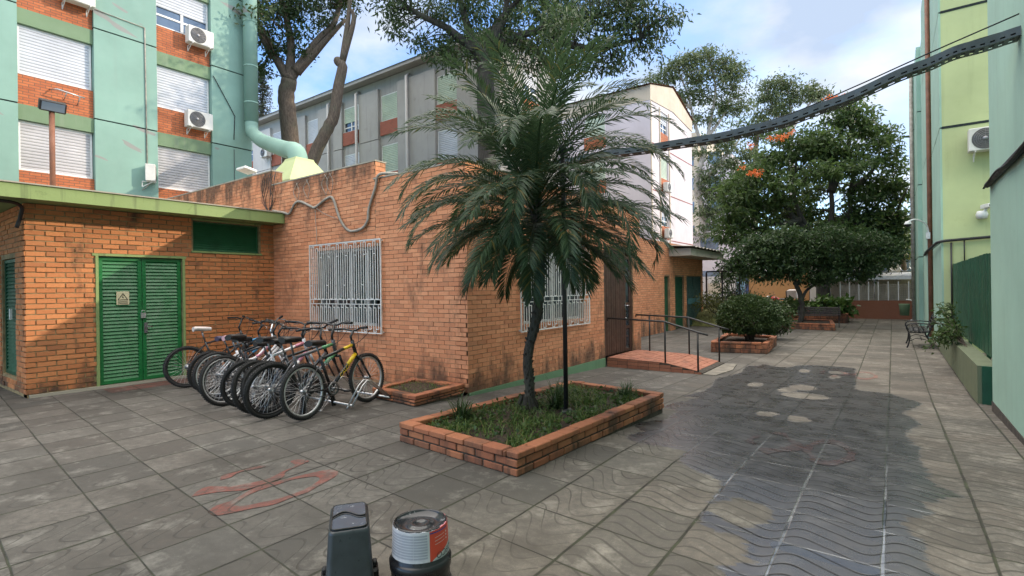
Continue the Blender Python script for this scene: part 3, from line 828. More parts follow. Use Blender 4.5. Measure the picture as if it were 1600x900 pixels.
# brown plank door, glazed slot at the far side
mb = MB(); mb.box(FX1-.10, 10.385, .0, FX1-.02, 10.44, 2.44); mb.box(FX1-.10, 11.87, .0, FX1-.02, 11.925, 2.44); mb.box(FX1-.10, 10.44, 2.38, FX1-.02, 11.87, 2.44)
for k in range(9):
    y0 = 10.442+k*.118; mb.rbox(FX1-.075, y0+.003, .01, FX1-.035+(.004 if k%2 else 0), y0+.115, 2.378, .006)
mb.box(FX1-.078, 11.50, .01, FX1-.03, 11.58, 2.378); mb.box(FX1-.078, 11.79, .01, FX1-.03, 11.868, 2.378)
for z in (.01, .55, 1.1, 1.65, 2.2): mb.box(FX1-.075, 11.58, z, FX1-.035, 11.79, z+.07)
dd = mb.build('door', M['wood_dark'], bb)
mb = MB(); mb.box(FX1-.06, 11.581, .08, FX1-.05, 11.789, 2.2); mb.build('pane', M['glass'], dd, True)
mb = MB(); mb.box(FX1-.029, 11.52, 1.0, FX1-.02, 11.56, 1.2); mb.tube([(FX1-.02,11.54,1.1),(FX1+.03,11.54,1.1),(FX1+.03,11.66,1.1)], .009, 6); mb.tube([(FX1-.02,11.54,.8),(FX1+.0,11.54,.8)], .02, 8)
mb.build('handle', M['chrome'], dd, True)

# recessed wing with canopy and louvred doors
wg = thing('brick_wing', 'set back brick wing with louvred doors under a concrete canopy', 'building', (-7.0, 12.41, 0))
mb = MB()
ops = [(19.35,19.95,-.3,1.92), (20.55,21.65,-.3,1.92), (22.0,24.05,-.3,1.95)]
wall(mb, 'x', -7.0, 1, .2, 12.63, 24.3, -.25, 3.22, ops)
bricks(mb, 'x', -7.0, 1, 12.63, 24.31, -.2, 3.22, [(a-.01,b+.01,e,f+.02) for a,b,e,f in ops], proud=.006, jit=.004, j=.012, bw=.26)
wall(mb, 'y', 24.3, 1, .2, -13, -7.002, -.25, 3.22)
bricks(mb, 'y', 24.3, 1, -10, -7, -.2, 3.22, proud=.006, bw=.26)
mb.box(-13, 12.7, 3.0, -7.21, 24.1, 3.1)
mb.build('wall', [M['mortar_main'], M['brick_main']], wg)
for a, b, e, f in ops[:1]:
    mb = MB(); mb.box(-7.12, a+.01, -.2, -7.08, b-.01, f-.01); mb.build('door', M['dark_green'], wg)
a, b, e, f = ops[1]; louvre_leaf('door', M['dark_green'], 'x', -7.06, 1, a+.02, b-.02, -.16, f-.02, wg, 22, .07)
a, b, e, f = ops[2]
M['teal'] = plain('teal_louvre', (.035,.085,.08), .5)
g1 = louvre_leaf('gate', M['teal'], 'x', -7.03, 1, a+.01, (a+b)/2-.005, -.15, f-.01, wg, 26, .05)
g2 = louvre_leaf('gate', M['teal'], 'x', -7.03, 1, (a+b)/2+.005, b-.01, -.15, f-.01, wg, 26, .05)
mb = MB(); mb.box(-7.028, a+.15, .75, -7.0, b-.15, 1.0); mb.build('lock_plate', plain('blue_green_plate', (.06,.17,.19), .5), g1, True)
mb = MB()
mb.box(-6.998, 19.9, 2.70, -6.15, 24.6, 2.98)
mb.build('canopy', M['concrete'], wg)
mb = MB()
n = 44
for k in range(n):
    y0, y1 = 19.7+k*5.2/n, 19.7+(k+1)*5.2/n
    h0 = .025*math.sin(k*math.pi/2); h1 = .025*math.sin((k+1)*math.pi/2)
    a_, b_ = 3.03, 3.10
    mb.quad((-6.0,y0,a_+h0),(-6.0,y1,a_+h1),(-7.0,y1,b_+h1),(-7.0,y0,b_+h0))
    mb.quad((-6.0,y0,a_-.012+h0),(-6.0,y0,a_+h0),(-6.0,y1,a_+h1),(-6.0,y1,a_-.012+h1))
mb.build('canopy_roof', M['roof_sheet'], wg)

# ---- brick ramp with hand rails at the brown door
rz = gz(11)
M['ramp_brick'] = brick_island('brick_ramp', (.40,.165,.10), (.32,.12,.075), (.14,.07,.05), .6, topz=9, lowz=-2)
rm = thing('access_ramp', 'brick paved access ramp with landing in front of the brown door', 'ramp', (-5.05, 10.4, rz))
mb = MB()
ya, yb = 10.42, 12.05
prof = [(-5.07,rz-.02),(-5.07,.0),(-3.75,-.03),(-3.02,rz+.035),(-3.02,rz-.02)]
k0 = len(mb.v); mb.v += [(x,ya,z) for x,z in prof]+[(x,yb,z) for x,z in prof]; n = len(prof)
for i in range(n):
    j = (i+1) % n; mb.face((k0+i,k0+j,k0+n+j,k0+n+i), 0)
mb.face([k0+i for i in range(n)], 0); mb.face([k0+n+i for i in range(n)][::-1], 0)
# paving bricks on top, boards of brick on the edge
def topz(x): return .0-.03*(x+5.07)/1.32 if x < -3.75 else -.03+(x+3.75)*(rz+.065)/.73
r_ = random.Random(3)
for i in range(17):
    x0 = -5.05+i*.12; x1 = x0+.112
    if x1 > -3.02: break
    y = ya+.005-(i%2)*.12
    while y < yb-.02:
        p, q = max(y, ya+.004), min(y+.232, yb-.004); y += .24
        if q-p < .03: continue
        h = r_.uniform(.006,.011)
        mb.box(x0, p, topz(x0)-.03, x1, q, topz(x0)+h, 1)
        for v_ in range(8):
            X, Y, Z = mb.v[-8+v_]; 
            if X > (x0+x1)/2: mb.v[-8+v_] = (X, Y, Z+topz(x1)-topz(x0))
for i in range(9):
    x0 = -5.06+i*.235; x1 = min(x0+.226, -3.05)
    for zb_ in (rz+.0, rz+.07, rz+.14):
        zt = min(zb_+.062, min(topz(x0), topz(x1))-.004)
        if zt-zb_ > .02: mb.box(x0, ya-.008, zb_, x1, ya+.02, zt, 1)
mb.build('ramp_body', [M['mortar_dark'], M['ramp_brick']], rm)
mb = MB()
mb.prism([(-3.018,ya-.03),(-2.78,ya-.02),(-2.66,ya+.8),(-2.78,yb+.05),(-3.018,yb+.03)], rz-.01, rz+.018); mb.build('ramp_toe', plain('toe_cement', (.20,.18,.15), .9, obj=False, nscale=5, var=.35, bump=.3), rm)
for nm, yy, lab in (('handrail', ya+.03, 'near black tubular handrail on the ramp, closest to the planter'), ('handrail', yb-.04, 'far black tubular handrail of the ramp, closest to the round bush')):
    hr = thing(nm, lab, 'handrail', (-3.78, yy, topz(-3.78)))
    mb = MB()
    pts = [(-5.06,yy,.80),(-5.06,yy,.86),(-3.80,yy,.82),(-3.1,yy,.62),(-2.92,yy,.575)]
    mb.tube(pts, .019, 8); mb.build('rail', M['black'], hr)
    for xp, zt in ((-3.78,.815),(-3.12,.62)) if yy < 11 else ((-4.72,.845),(-3.78,.815),(-3.12,.62)):
        mb = MB(); mb.tube([(xp,yy,topz(xp)-.1 if yy>11 else rz),(xp,yy,zt)], .019, 8); mb.build('post', M['black'], hr)

# ---- duct and hopper
du = thing('ventilation_duct', 'pale green ventilation duct running down the corner tower into a hopper', 'duct', (-11.4, 7.05, 3.2))
ex, ey = -18.52, 9.60
mb = MB(); mb.tube([(ex,ey,16),(ex,ey,7.62)], .235, 18)
bend = spline([(ex,ey,7.62),(ex+.10,ey-.03,7.28),(ex+.5,ey-.15,7.05),(-16.2,8.75,6.35),(-13.0,7.62,5.32),(-11.95,7.25,5.02),(-11.55,7.1,4.8),(-11.45,7.07,4.45)], 5)
mb.tube(bend, .22, 18)
for z in (8.3, 9.6, 11.2, 12.8): mb.tube([(ex,ey,z-.03),(ex,ey,z+.03)], .243, 18)
mb.build('duct_pipe', M['pastel'], du)
mb = MB()
cxh, cyh, rot = -11.4, 7.05, R(0)
def sq(r_, z): return [(cxh+r_*a, cyh+r_*b, z) for a, b in ((-1,-1),(1,-1),(1,1),(-1,1))]
rings = [sq(.62,3.93), sq(.62,4.05), sq(.25,4.62), sq(.23,4.68)]
k0 = len(mb.v)
for r_ in rings: mb.v += r_
for i in range(3):
    for j in range(4): mb.face((k0+i*4+j, k0+i*4+(j+1)%4, k0+(i+1)*4+(j+1)%4, k0+(i+1)*4+j))
mb.face([k0+12+j for j in range(4)])
mb.build('hopper', M['lime'], du)
mb = MB(); mb.box(cxh-.55, cyh-.55, 3.15, cxh+.55, cyh+.55, 3.928)
mb.build('base', M['brick_panel'], du)

# small floodlight on the tall parapet
fl = thing('parapet_floodlight', 'small white floodlight lying on top of the brick parapet', 'lamp', (-11.2, 5.95, 4.1))
mb = MB(); T = Matrix.Translation((-11.35,5.80,4.2)) @ Matrix.Rotation(R(-12),4,'X'); mb.rbox(-.22,-.16,-.03,.16,.12,.03,.012,0,T); mb.build('lamp_housing', M['white_metal'], fl)
mb = MB(); mb.tube([(-11.2,5.95,4.08),(-11.28,5.86,4.2)], .015, 6); mb.build('bracket', M['galv'], fl)

# cables straggling over the wall
def cable(name, pts, r, mat, label, sm=6):
    mb = MB(); mb.tube(spline(pts, sm), r, 6); return tag(mb.build(name, mat), label, 'cable')
def wp(x, z, d=.04): return (x, FY-d, z)
cable('cable', [wp(-10.36,3.22),wp(-9.95,3.14),wp(-9.75,3.10),wp(-9.55,3.28),wp(-9.35,3.30),wp(-9.0,3.17),wp(-8.85,3.14),wp(-8.5,3.26),wp(-8.3,3.24),wp(-8.1,2.85),wp(-7.85,2.62),wp(-7.5,2.62),wp(-7.32,2.75),wp(-7.28,2.95),wp(-7.1,3.3),wp(-7.0,3.5),(-6.7,FY+.1,3.5)], .026, M['cable_grey'], 'thick grey cable snaking across the brick wall above the barred window')
mb = MB()
for k in range(9):
    x = -10.75+k*.06; z0_ = 4.0+random.uniform(-.05,.08)
    mb.tube(spline([(x,FY-.02,z0_),(x+random.uniform(-.05,.1),FY-.05,3.75),(x+random.uniform(-.1,.15),FY-.05,3.45),(-10.45+random.uniform(-.1,.1),FY-.06,3.2)],4), .006, 5)
tag(mb.build('cable_tangle', M['cable_black']), 'tangle of thin dark cables hanging off the parapet corner', 'cable')
mb = MB()
for xa, za in ((-9.55,3.70),(-9.2,3.72),(-8.6,3.74),(-8.45,3.74)):
    for k in range(2):
        mb.tube(spline([(xa+k*.08,FY-.01,za),(xa+.15-k*.2,FY-.04,za-.18),(xa+.1,FY-.045,3.32)],4), .005, 5)
mb.tube(spline([wp(-8.87,3.14),wp(-8.86,2.9),wp(-8.83,2.6),wp(-8.84,2.3)],4), .006, 5)
mb.tube(spline([wp(-8.87,3.14),wp(-8.6,3.0),wp(-8.2,2.86)],4), .006, 5)
tag(mb.build('cable_strands', M['cable_grey']), 'thin grey cable strands trailing from the parapet to the thick cable', 'cable')

# ------------------------------------------------------------------ apartment blocks
def shutter(name, mat, ax, c, sgn, u0, u1, z0, z1, parent, d=.08, local=True, slat=.085):
    mb = MB(); n = max(4, int((z1-z0)/slat)); h = (z1-z0)/n
    prof = []
    for k in range(n):
        za = z0+k*h
        prof += [(d, za), (d-.016, za+h*.25), (d-.016, za+h*.75), (d, za+h*.98)]
    k0 = len(mb.v)
    for dd_, z in prof:
        for u in (u0, u1):
            mb.v.append((c-sgn*dd_, u, z) if ax == 'x' else (u, c-sgn*dd_, z))
    for i in range(len(prof)-1): mb.face((k0+2*i, k0+2*i+1, k0+2*i+3, k0+2*i+2))
    return mb.build(name, mat, parent, local)

def flat_window(parent, ax, c, sgn, u0, u1, z0, z1, sh=1.0, shm='shutter', frame='white_metal', dep=.10, glass='glass', panes=2):
    """recessed window: frame as the part, pane and roller shutter as sub-parts; sh = how far the shutter is down"""
    def bx(mb, a, b, e, f, d0, d1):
        if ax == 'x': mb.box(c-sgn*d0, a, e, c-sgn*d1, b, f)
        else: mb.box(a, c-sgn*d0, e, b, c-sgn*d1, f)
    mb = MB(); fr = .05
    for q in ((u0,u1,z0,z0+fr),(u0,u1,z1-fr,z1),(u0,u0+fr,z0+fr,z1-fr),(u1-fr,u1,z0+fr,z1-fr)): bx(mb, *q, dep-.04, dep+.05)
    zs = z1-(z1-z0)*sh
    if sh < .98:
        for k in range(1, panes):
            u = u0+(u1-u0)*k/panes; bx(mb, u-.04, u+.04, z0+fr, z1-fr, dep-.02, dep+.04)
        bx(mb, u0+fr, u1-fr, zs-.28, zs-.22, dep-.015, dep+.035)
    wn_ = mb.build('window', M[frame], parent)
    mb = MB(); bx(mb, u0+fr, u1-fr, z0+fr, z1-fr, dep+.01, dep+.02); mb.build('pane', M[glass], wn_, True)
    if sh > .02: shutter('shutter', M[shm], ax, c, sgn, u0+.03, u1-.03, max(zs, z0+.02), z1-.02, wn_, dep-.02)
    return wn_

# ---- pastel green block
GXF = -18.9
gb = thing('apartment_block', 'pastel green apartment block with brick panels and white roller shutters', 'apartment block', (GXF, 9.75, 0))
cols = [(-4.55,-2.9), (.2,1.85), (3.47,5.13), (6.75,8.40)]
fl0 = [2.27, 4.92, 7.52, 10.14, 12.8]
mb = MB()
ops = [(a, b, z, z+1.36) for a, b in cols for z in fl0]
wall(mb, 'x', GXF-.10, 1, .25, -10, 9.75, -.4, 16, ops)
wall(mb, 'y', 9.75, 1, .3, -30, GXF-.102, -.4, 16)
mb.box(-29.8,-10,-.4,-29.5,9.4,16)
mb.build('wall', M['pastel'], gb)
mb = MB(); mb.box(GXF-1.6,-10,-.3,GXF-1.55,9.4,15.9); mb.build('dark_room_backing', M['black_plastic'], gb)  # black sheet in place of the unlit rooms
edges = [(-10,-4.55),(-2.9,.2),(1.85,3.47),(5.13,6.75),(8.40,9.76)]
for a, b in edges:
    mb = MB()
    zs = [-.3, 1.4, 4.03, 6.69, 9.36, 12.03, 14.7, 16.0]
    for k in range(len(zs)-1): mb.box(GXF-.099, a, zs[k]+.02, GXF+.06, b, zs[k+1]-.02)
    pp = mb.build('pilaster', M['pastel'], gb)
    for z in zs[1:-1]:
        mb = MB(); mb.box(GXF-.098, a+.004, z-.0198, GXF+.02, b-.004, z+.0198); mb.build('joint', M['black_gap'], pp, True)
for ci, (a, b) in enumerate(cols):
    for fi, z in enumerate(fl0):
        top = z+1.36; nz = fl0[fi+1] if fi+1 < 5 else 16
        mb = MB(); mb.box(GXF-.099, a+.002, top+.002, GXF-.02, b-.002, top+.42); mb.build('lintel_band', M['band'], gb)
        mb = MB(); mb.box(GXF-.099, a+.002, top+.424, GXF-.045, b-.002, nz-.004); mb.build('brick_panel', M['brick_panel'], gb)
        op = (ci == 3 and fi == 3)
        flat_window(gb, 'x', GXF-.10, 1, a+.02, b-.02, z+.01, top-.01, .52 if op else 1.0,
                    'shutter_dirty' if fi == 1 else 'shutter', glass='glass_blue' if op else 'glass', dep=.06)
# clothes bar
cb = thing('wall_bracket', 'bent grey bracket bar fixed on the brick panel between two shutters', 'bracket', (GXF-.04,4.3,7.15))
mb = MB(); mb.tube([(GXF-.05,4.15,7.28),(GXF+.25,4.25,7.24),(GXF+.25,4.85,7.16)], .02, 6); mb.tube([(GXF-.05,4.45,7.05),(GXF+.25,4.45,7.2)], .015, 6); mb.tube([(GXF-.05,4.75,6.98),(GXF+.25,4.75,7.17)], .015, 6)
mb.build('bar', M['galv'], cb)
# thin pipes and cables on the facade
mb = MB(); mb.tube([(GXF+.085,6.42,9.85),(GXF+.085,6.44,5.3)], .018, 6); mb.tube([(GXF+.085,6.42,9.85),(GXF+.085,5.15,9.9)], .012, 6)
mb.tube(spline([(GXF+.085,6.44,5.3),(GXF+.09,6.5,5.0),(GXF+.09,6.3,4.75)],4), .012, 6)
tag(mb.build('conduit', M['cable_grey']), 'thin grey conduit dropping down the green pilaster between the shutter columns', 'pipe')
mb = MB(); mb.tube(spline([(GXF+.085,8.45,9.0),(GXF+.085,9.1,7.9),(GXF+.085,9.15,7.7),(GXF+.085,9.12,6.95)],4), .013, 6); mb.tube([(GXF+.085,9.12,6.6),(GXF+.085,9.12,4.2)], .010, 6)
tag(mb.build('cable', M['cable_black']), 'thin dark cable crossing the pilaster beside the green duct', 'cable')

# ---- air conditioners
def make_ac(label, group, logo=True):
    """front looks along local +X, hung on a wall at x=0"""
    t = thing('air_conditioner', label, 'air conditioner', (0,0,0), group)
    mb = MB(); mb.rbox(.09,-.40,0,.38,.40,.55,.015); body = mb.build('casing', M['ac_white'], t, True)
    T = Matrix.Translation((.3805,-.10,.275)) @ Matrix.Rotation(R(90),4,'Y')
    mb = MB(); mb.lathe([(.0,.002),(.225,.002),(.235,.012),(.245,.012),(.25,0)], 28, 0, T)
    mb.build('fan_recess', M['ac_dark'], t, True)
    mb = MB()
    for r_ in (.05,.09,.13,.17,.21): mb.lathe([(r_-.004,.010),(r_+.004,.010),(r_+.004,.016),(r_-.004,.016)], 24, 0, T)
    for k in range(8):
        an = k*math.pi/4; mb.tube([T @ Vector((.03*math.cos(an),.03*math.sin(an),.013)), T @ Vector((.23*math.cos(an),.23*math.sin(an),.013))], .003, 4)
    mb.lathe([(0,.018),(.045,.018),(.05,.008)], 16, 0, T)
    mb.build('fan_guard', M['steel_dull'], t, True)
    for y in (-.28, .28):
        mb = MB(); mb.tube([(0,y,-.2),(0,y,-.02),(.40,y,-.02)], .016, 5, sm=False); mb.tube([(0,y,-.2),(.3,y,-.02)], .012, 5, sm=False); mb.build('bracket', M['white_metal'], t, True)
    return t
ac0 = make_ac('white air conditioner just under the half open shutter on the green block', 'air conditioners on the green block')
ac0.location = (GXF-.04, 7.98, 9.82); ac0.scale = (1,.98,1)
a = copy_tree(ac0); a.location = (GXF-.04, 7.92, 7.02); a['label'] = 'white air conditioner on the brick panel between two closed shutters, beside the drain duct'
a = copy_tree(ac0); a.location = (GXF-.04, 4.72, 9.84); a['label'] = 'white air conditioner cut by the top of the photo at the left'
for ch in a.children: pass
a = copy_tree(ac0); a.location = (GXF+.06, 6.32, 5.02); a.rotation_euler = (0,0,R(68)); a.scale = (.9,.72,.95); a['label'] = 'small white air conditioner turned sideways on the green pilaster, lowest on the block'

# ---- grey block
GY = 18.0
gr = thing('apartment_block', 'shaded grey apartment block with drain pipes and brick panels behind the brick building', 'apartment block', (-13.7, GY, 0))
gcols = [(-35.9,-34.6),(-32.4,-31.1),(-28.45,-27.15),(-24.87,-23.53),(-21.68,-20.27),(-17.6,-16.2)]
gfl = [(2.3,3.6), (4.95,6.35), (7.66,9.12), (10.36,11.75)]
mb = MB()
ops = [(a,b,e,f) for a,b in gcols for e,f in gfl]
wall(mb, 'y', GY+.14, -1, .25, -38, -13.75, -.4, 12.62, ops)
eops = [(19.8,21.1,e,f) for e,f in gfl]
wall(mb, 'x', -13.7, 1, .25, GY+.002, 22.8, -.4, 12.2, eops)
wall(mb, 'y', 22.8, 1, .25, -38, -13.96, -.4, 12.2)
mb.box(-38,GY+1.4,-.3,-14.5,GY+1.45,12.5)
# gable over the end wall
k0 = len(mb.v); mb.v += [(-13.7,GY,12.21),(-13.7,22.8,12.21),(-13.7,20.2,12.9),(-13.95,GY,12.21),(-13.95,22.8,12.21),(-13.95,20.2,12.9)]
mb.face((k0,k0+1,k0+2)); mb.face((k0+3,k0+4,k0+5)); mb.face((k0,k0+2,k0+5,k0+3)); mb.face((k0+1,k0+2,k0+5,k0+4))
mb.build('wall', M['grey_wall'], gr)
mb = MB(); mb.box(-38.2,GY-.35,12.63,-13.5,GY+.12,12.80); 
k0 = len(mb.v); mb.v += [(-38.2,GY-.4,12.805),(-13.4,GY-.4,12.805),(-13.4,20.2,13.05),(-38.2,20.2,13.05),(-38.2,23.2,12.3),(-13.4,23.2,12.3)]
mb.face((k0,k0+1,k0+2,k0+3)); mb.face((k0+3,k0+2,k0+5,k0+4))
mb.build('roof', M['grey_wall'], gr)
gp = [(-38,-35.9),(-34.6,-32.4),(-31.1,-30.2),(-29.3,-28.45),(-27.15,-26.2),(-25.7,-24.87),(-23.36,-21.76),(-20.27,-17.6),(-16.2,-13.72)]
for a, b in gp:
    mb = MB()
    zs = [-.3,4.05,6.75,9.48,12.15]
    for k in range(4): mb.box(a+.01,GY,zs[k]+.02,b-.01,GY+.138,zs[k+1]-.02)
    mb.build('pilaster', M['grey_light'] if b < -29 else M['grey_wall'], gr)
i = 0
for a, b in gcols:
    for k, (e, f) in enumerate(gfl):
        mb = MB(); mb.box(a+.01,GY+.06,e-.72,b-.01,GY+.137,e-.005); mb.build('brick_panel', M['brick_panel_red'], gr)
        shv = 0.62 if (a < -24 and a > -25 and k == 3) else (.45 if a < -30 else 1.0)
        flat_window(gr, 'y', GY+.14, -1, a+.02, b-.02, e, f, shv, 'shutter_green' if k == 3 and a > -26 else ('shutter' if i % 3 else 'shutter_green'), dep=.05)
        i += 1
for e, f in gfl:
    mb = MB(); mb.box(-13.699,19.82,e-.9,-13.66,21.08,e-.005); mb.build('brick_panel', M['brick_panel'], gr)
    flat_window(gr, 'x', -13.7, 1, 19.82, 21.08, e, f, .5, 'shutter')
for x in (-30.0,-26.0,-23.45,-19.46):
    mb = MB(); mb.tube([(x,GY-.10,-.2),(x,GY-.10,12.2),(x,GY+.1,12.35)], .075, 8); mb.build('drain_pipe', M['grey_light'], gr)
a = copy_tree(ac0); a.rotation_euler = (0,0,R(-90)); a.scale = (1,1,1); a.location = (-32.55, GY-.0, 10.2); a['label'] = 'white air conditioner on the grey block just right of the green duct'; a['group'] = 'air conditioners on the pale blocks'

# pale gable peeping over the grey block
pg = thing('gable_house', 'pale pink gable end showing above the grey block roof', 'building', (-41, 28, 0))
mb = MB(); mb.prism([(0,0),(10,0),(10,12),(5,15.2),(0,13.0)], 0, 6, 0, Matrix.Translation((-47,30,0)) @ Matrix(((1,0,0,0),(0,0,1,0),(0,1,0,0),(0,0,0,1))))
mb.build('wall', M['white_wall'], pg)
mb = MB(); mb.box(-47.3,29.6,13.3,-36.6,36.3,13.5); mb.build('roof', M['grey_light'], pg)

# ---- white block further along
WX, WY = -11.5, 29.8
wb = thing('apartment_block', 'sunlit white apartment block with tan gable and red joint lines', 'apartment block', (WX, WY, 0))
wfl = [(2.4,3.7), (5.28,6.58), (8.25,9.55), (11.08,12.42)]
mb = MB()
eops = [(31.44,32.75,e,f) for e,f in wfl]
fops = [(a,a+1.5,e,f) for a in (-15.9,-19.6,-23.3) for e,f in wfl]
wall(mb, 'x', WX, 1, .3, WY+.001, 37.7, -.4, 12.9, eops)
wall(mb, 'y', WY, -1, .3, -28, WX-.001, -.4, 12.6, fops)
mb.box(-28, 37.4, -.4, WX-.31, 37.7, 12.9)
mb.build('wall', M['white_wall'], wb)
mb = MB(); mb.box(-28,WY+1.4,-.3,WX-1.6,WY+1.45,12.5); mb.box(WX-1.6,WY+1.5,-.3,WX-1.55,37.3,12.5); mb.build('dark_room_backing', M['black_plastic'], wb)  # black sheets painting the room darkness behind the windows
mb = MB()
k0 = len(mb.v); q = [(WY-.02,12.60),(WY-.02,13.5),(33.7,14.45),(37.75,13.3),(37.75,12.55),(33.7,12.90)]
mb.v += [(WX+.04,y,z) for y,z in q]+[(WX-.26,y,z) for y,z in q]
mb.face((k0,k0+1,k0+2,k0+5)); mb.face((k0+5,k0+2,k0+3,k0+4)); mb.face((k0+6,k0+11,k0+8,k0+7)); mb.face((k0+11,k0+10,k0+9,k0+8))
for i in range(6): mb.face((k0+i,k0+(i+1)%6,k0+6+(i+1)%6,k0+6+i))
mb.box(-28,WY-.019,12.602,WX-.262,WY+.28,13.49)
mb.build('gable', M['tan_wall'], wb)
mb = MB(); k0 = len(mb.v)
mb.v += [(-28,WY-.2,13.52),(WX+.12,WY-.2,13.52),(WX+.12,33.7,14.56),(-28,33.7,14.56),(-28,37.9,13.38),(WX+.12,37.9,13.38)]
mb.face((k0,k0+1,k0+2,k0+3)); mb.face((k0+3,k0+2,k0+5,k0+4)); mb.build('roof', M['red_wall'], wb)
for z in (4.45, 7.32, 10.12):
    for a, b in ((WY,31.3),(32.95,37.7)):
        mb = MB(); mb.box(WX+.002,a,z-.03,WX+.012,b,z+.03); mb.build('joint', plain('red_joint', (.25,.07,.06), .8), wb)
for y in (WY+.02, 31.25, 32.9):
    mb = MB(); mb.box(WX+.002,y,-.3,WX+.05,y+.12,12.55); mb.build('drain_pipe', M['tan_wall'], wb)
for e, f in wfl:
    mb = MB(); mb.box(WX+.002,31.44,e-.8,WX+.03,32.75,e-.005); mb.build('brick_panel', M['brick_panel'], wb)
    flat_window(wb, 'x', WX, 1, 31.46, 32.73, e, f, .55 if f < 7 or f > 12 else 1.0, 'shutter_green' if 8 < f < 10 else 'shutter')
    for a_ in (-15.9,-19.6,-23.3):
        mb = MB(); mb.box(a_,WY-.03,e-.8,a_+1.5,WY-.002,e-.005); mb.build('brick_panel', M['brick_panel'], wb)
        flat_window(wb, 'y', WY, -1, a_+.02, a_+1.48, e, f, 1.0, 'shutter_green')
a = copy_tree(ac0); a.rotation_euler = (0,0,0); a.scale = (1,1,1); a.location = (WX+.03, 31.9, 7.4); a['label'] = 'boxy white air conditioner under the middle window of the white block'; a['group'] = 'air conditioners on the pale blocks'
a = copy_tree(ac0); a.rotation_euler = (0,0,0); a.scale = (1,1,1); a.location = (WX+.03, 32.0, 4.55); a['label'] = 'white air conditioner under the lowest visible window of the white block'; a['group'] = 'air conditioners on the pale blocks'

# ---- tan block far behind the eucalyptus
tb = thing('apartment_block', 'tan and white apartment block far behind the eucalyptus trees', 'apartment block', (-12, 62, 0))
mb = MB(); mb.box(-28, 62, -.4, -18.2, 74, 19.5, 0); mb.box(-18.19,62.5,-.4,-14.6,74,16.5,1)
mb.build('wall', [M['tan_wall'], M['white_wall']], tb)
for k in range(6):
    for x in (-25.5,-22.5,-20.0,-17.2):
        mb = MB(); yy = 62 if x < -18.2 else 62.5; mb.box(x,yy-.03,1.6+k*2.8,x+1.3,yy-.002,3.0+k*2.8); mb.build('window', M['glass_blue'], tb)
fb = thing('apartment_block', 'low white block behind the wing canopy at the end of the path', 'apartment block', (-12, 46, 0))
mb = MB(); mb.box(-22, 46, -.4, -9.6, 54, 6.2); mb.build('wall', M['white_wall'], fb)
for k in range(2):
    for x in (-16.5,-13.4):
        mb = MB(); mb.box(x,45.97,1.4+k*2.8,x+1.5,45.998,2.8+k*2.8); mb.build('window', M['glass_blue'], fb)

# ---- blocks on the right
RX = 1.05
rb1 = thing('apartment_block', 'near plain pastel green wall at the right edge of the photo', 'apartment block', (RX, 9.3, 0))
mb = MB(); mb.box(RX,-12,-.4,13,9.3,12.0); mb.build('wall', M['pastel_r'], rb1)
mb = MB(); mb.box(RX-.012,-12,-.35,RX-.0005,9.29,-.03); mb.build('footing', M['mortar_dark'], rb1)
rb2 = thing('apartment_block', 'lime and pastel green apartment block beyond the green fence on the right', 'apartment block', (RX, 17.2, 0))
SH = 11.05
mb = MB(); mb.box(RX+.002,17.2,-.4,14,33,SH, 0); mb.build('wall', M['lime'], rb2)
for a, b, d in ((17.202,20.6,.0),(20.9,23.2,.12),(23.2,26.6,.02),(26.6,29.6,.16),(29.6,32.99,.26)):
    mb = MB()
    zs = [-.35,2.58,5.48,8.42,SH-.01]
    for k in range(4): mb.box(RX-.04-d,a,zs[k]+.018,RX+.0015,b,zs[k+1]-.018)
    pp = mb.build('pilaster', M['pastel_r'], rb2)
    for z in zs[1:-1]:
        mb = MB(); mb.box(RX-.02-d,a+.004,z-.0178,RX+.001,b-.004,z+.0178); mb.build('joint', M['black_gap'], pp, True)
mb = MB()
for z in (5.48, 8.42): mb.box(RX+.0,17.19,z-.03,13.9,17.1995,z+.03)
mb.build('joint', M['black_gap'], rb2)
mb = MB(); mb.tube([(RX-.10,20.75,-.15),(RX-.10,20.75,SH)], .06, 8); mb.build('drain_pipe', M['rust'], rb2)
mb = MB(); mb.tube([(RX-.30,29.4,-.15),(RX-.30,29.4,SH)], .07, 8); mb.build('drain_pipe', M['cable_grey'], rb2)
# conduit along the block
mb = MB(); mb.tube([(2.4,17.13,2.66),(1.10,17.13,2.60),(.98,17.13,2.58),(.93,17.3,2.57),(.86,20.5,2.5),(.86,22,2.46)], .035, 8)
mb.tube([(1.45,17.14,2.6),(1.45,17.14,2.0)], .015, 6); mb.tube([(1.2,17.14,2.55),(1.2,17.14,.5)], .022, 6)
tag(mb.build('conduit', M['cable_black']), 'black conduit run bending round the corner of the lime green block', 'pipe')
mb = MB(); mb.tube([(RX-.03,6.2,2.82),(RX-.03,9.26,2.82)], .035, 8); mb.tube(spline([(RX-.06,6.2,2.84),(RX-.07,7.4,2.78),(RX-.06,8.3,2.84),(RX-.07,9.2,2.78)],5), .014, 6)
tag(mb.build('conduit', M['cable_black']), 'dark cable bundle fixed along the near right wall', 'pipe')
a = copy_tree(ac0); a.rotation_euler = (0,0,R(-90)); a.scale = (1,1,1); a.location = (1.93,17.19,4.72); a['label'] = 'white air conditioner on the lime green wall at the right'; del a['group']
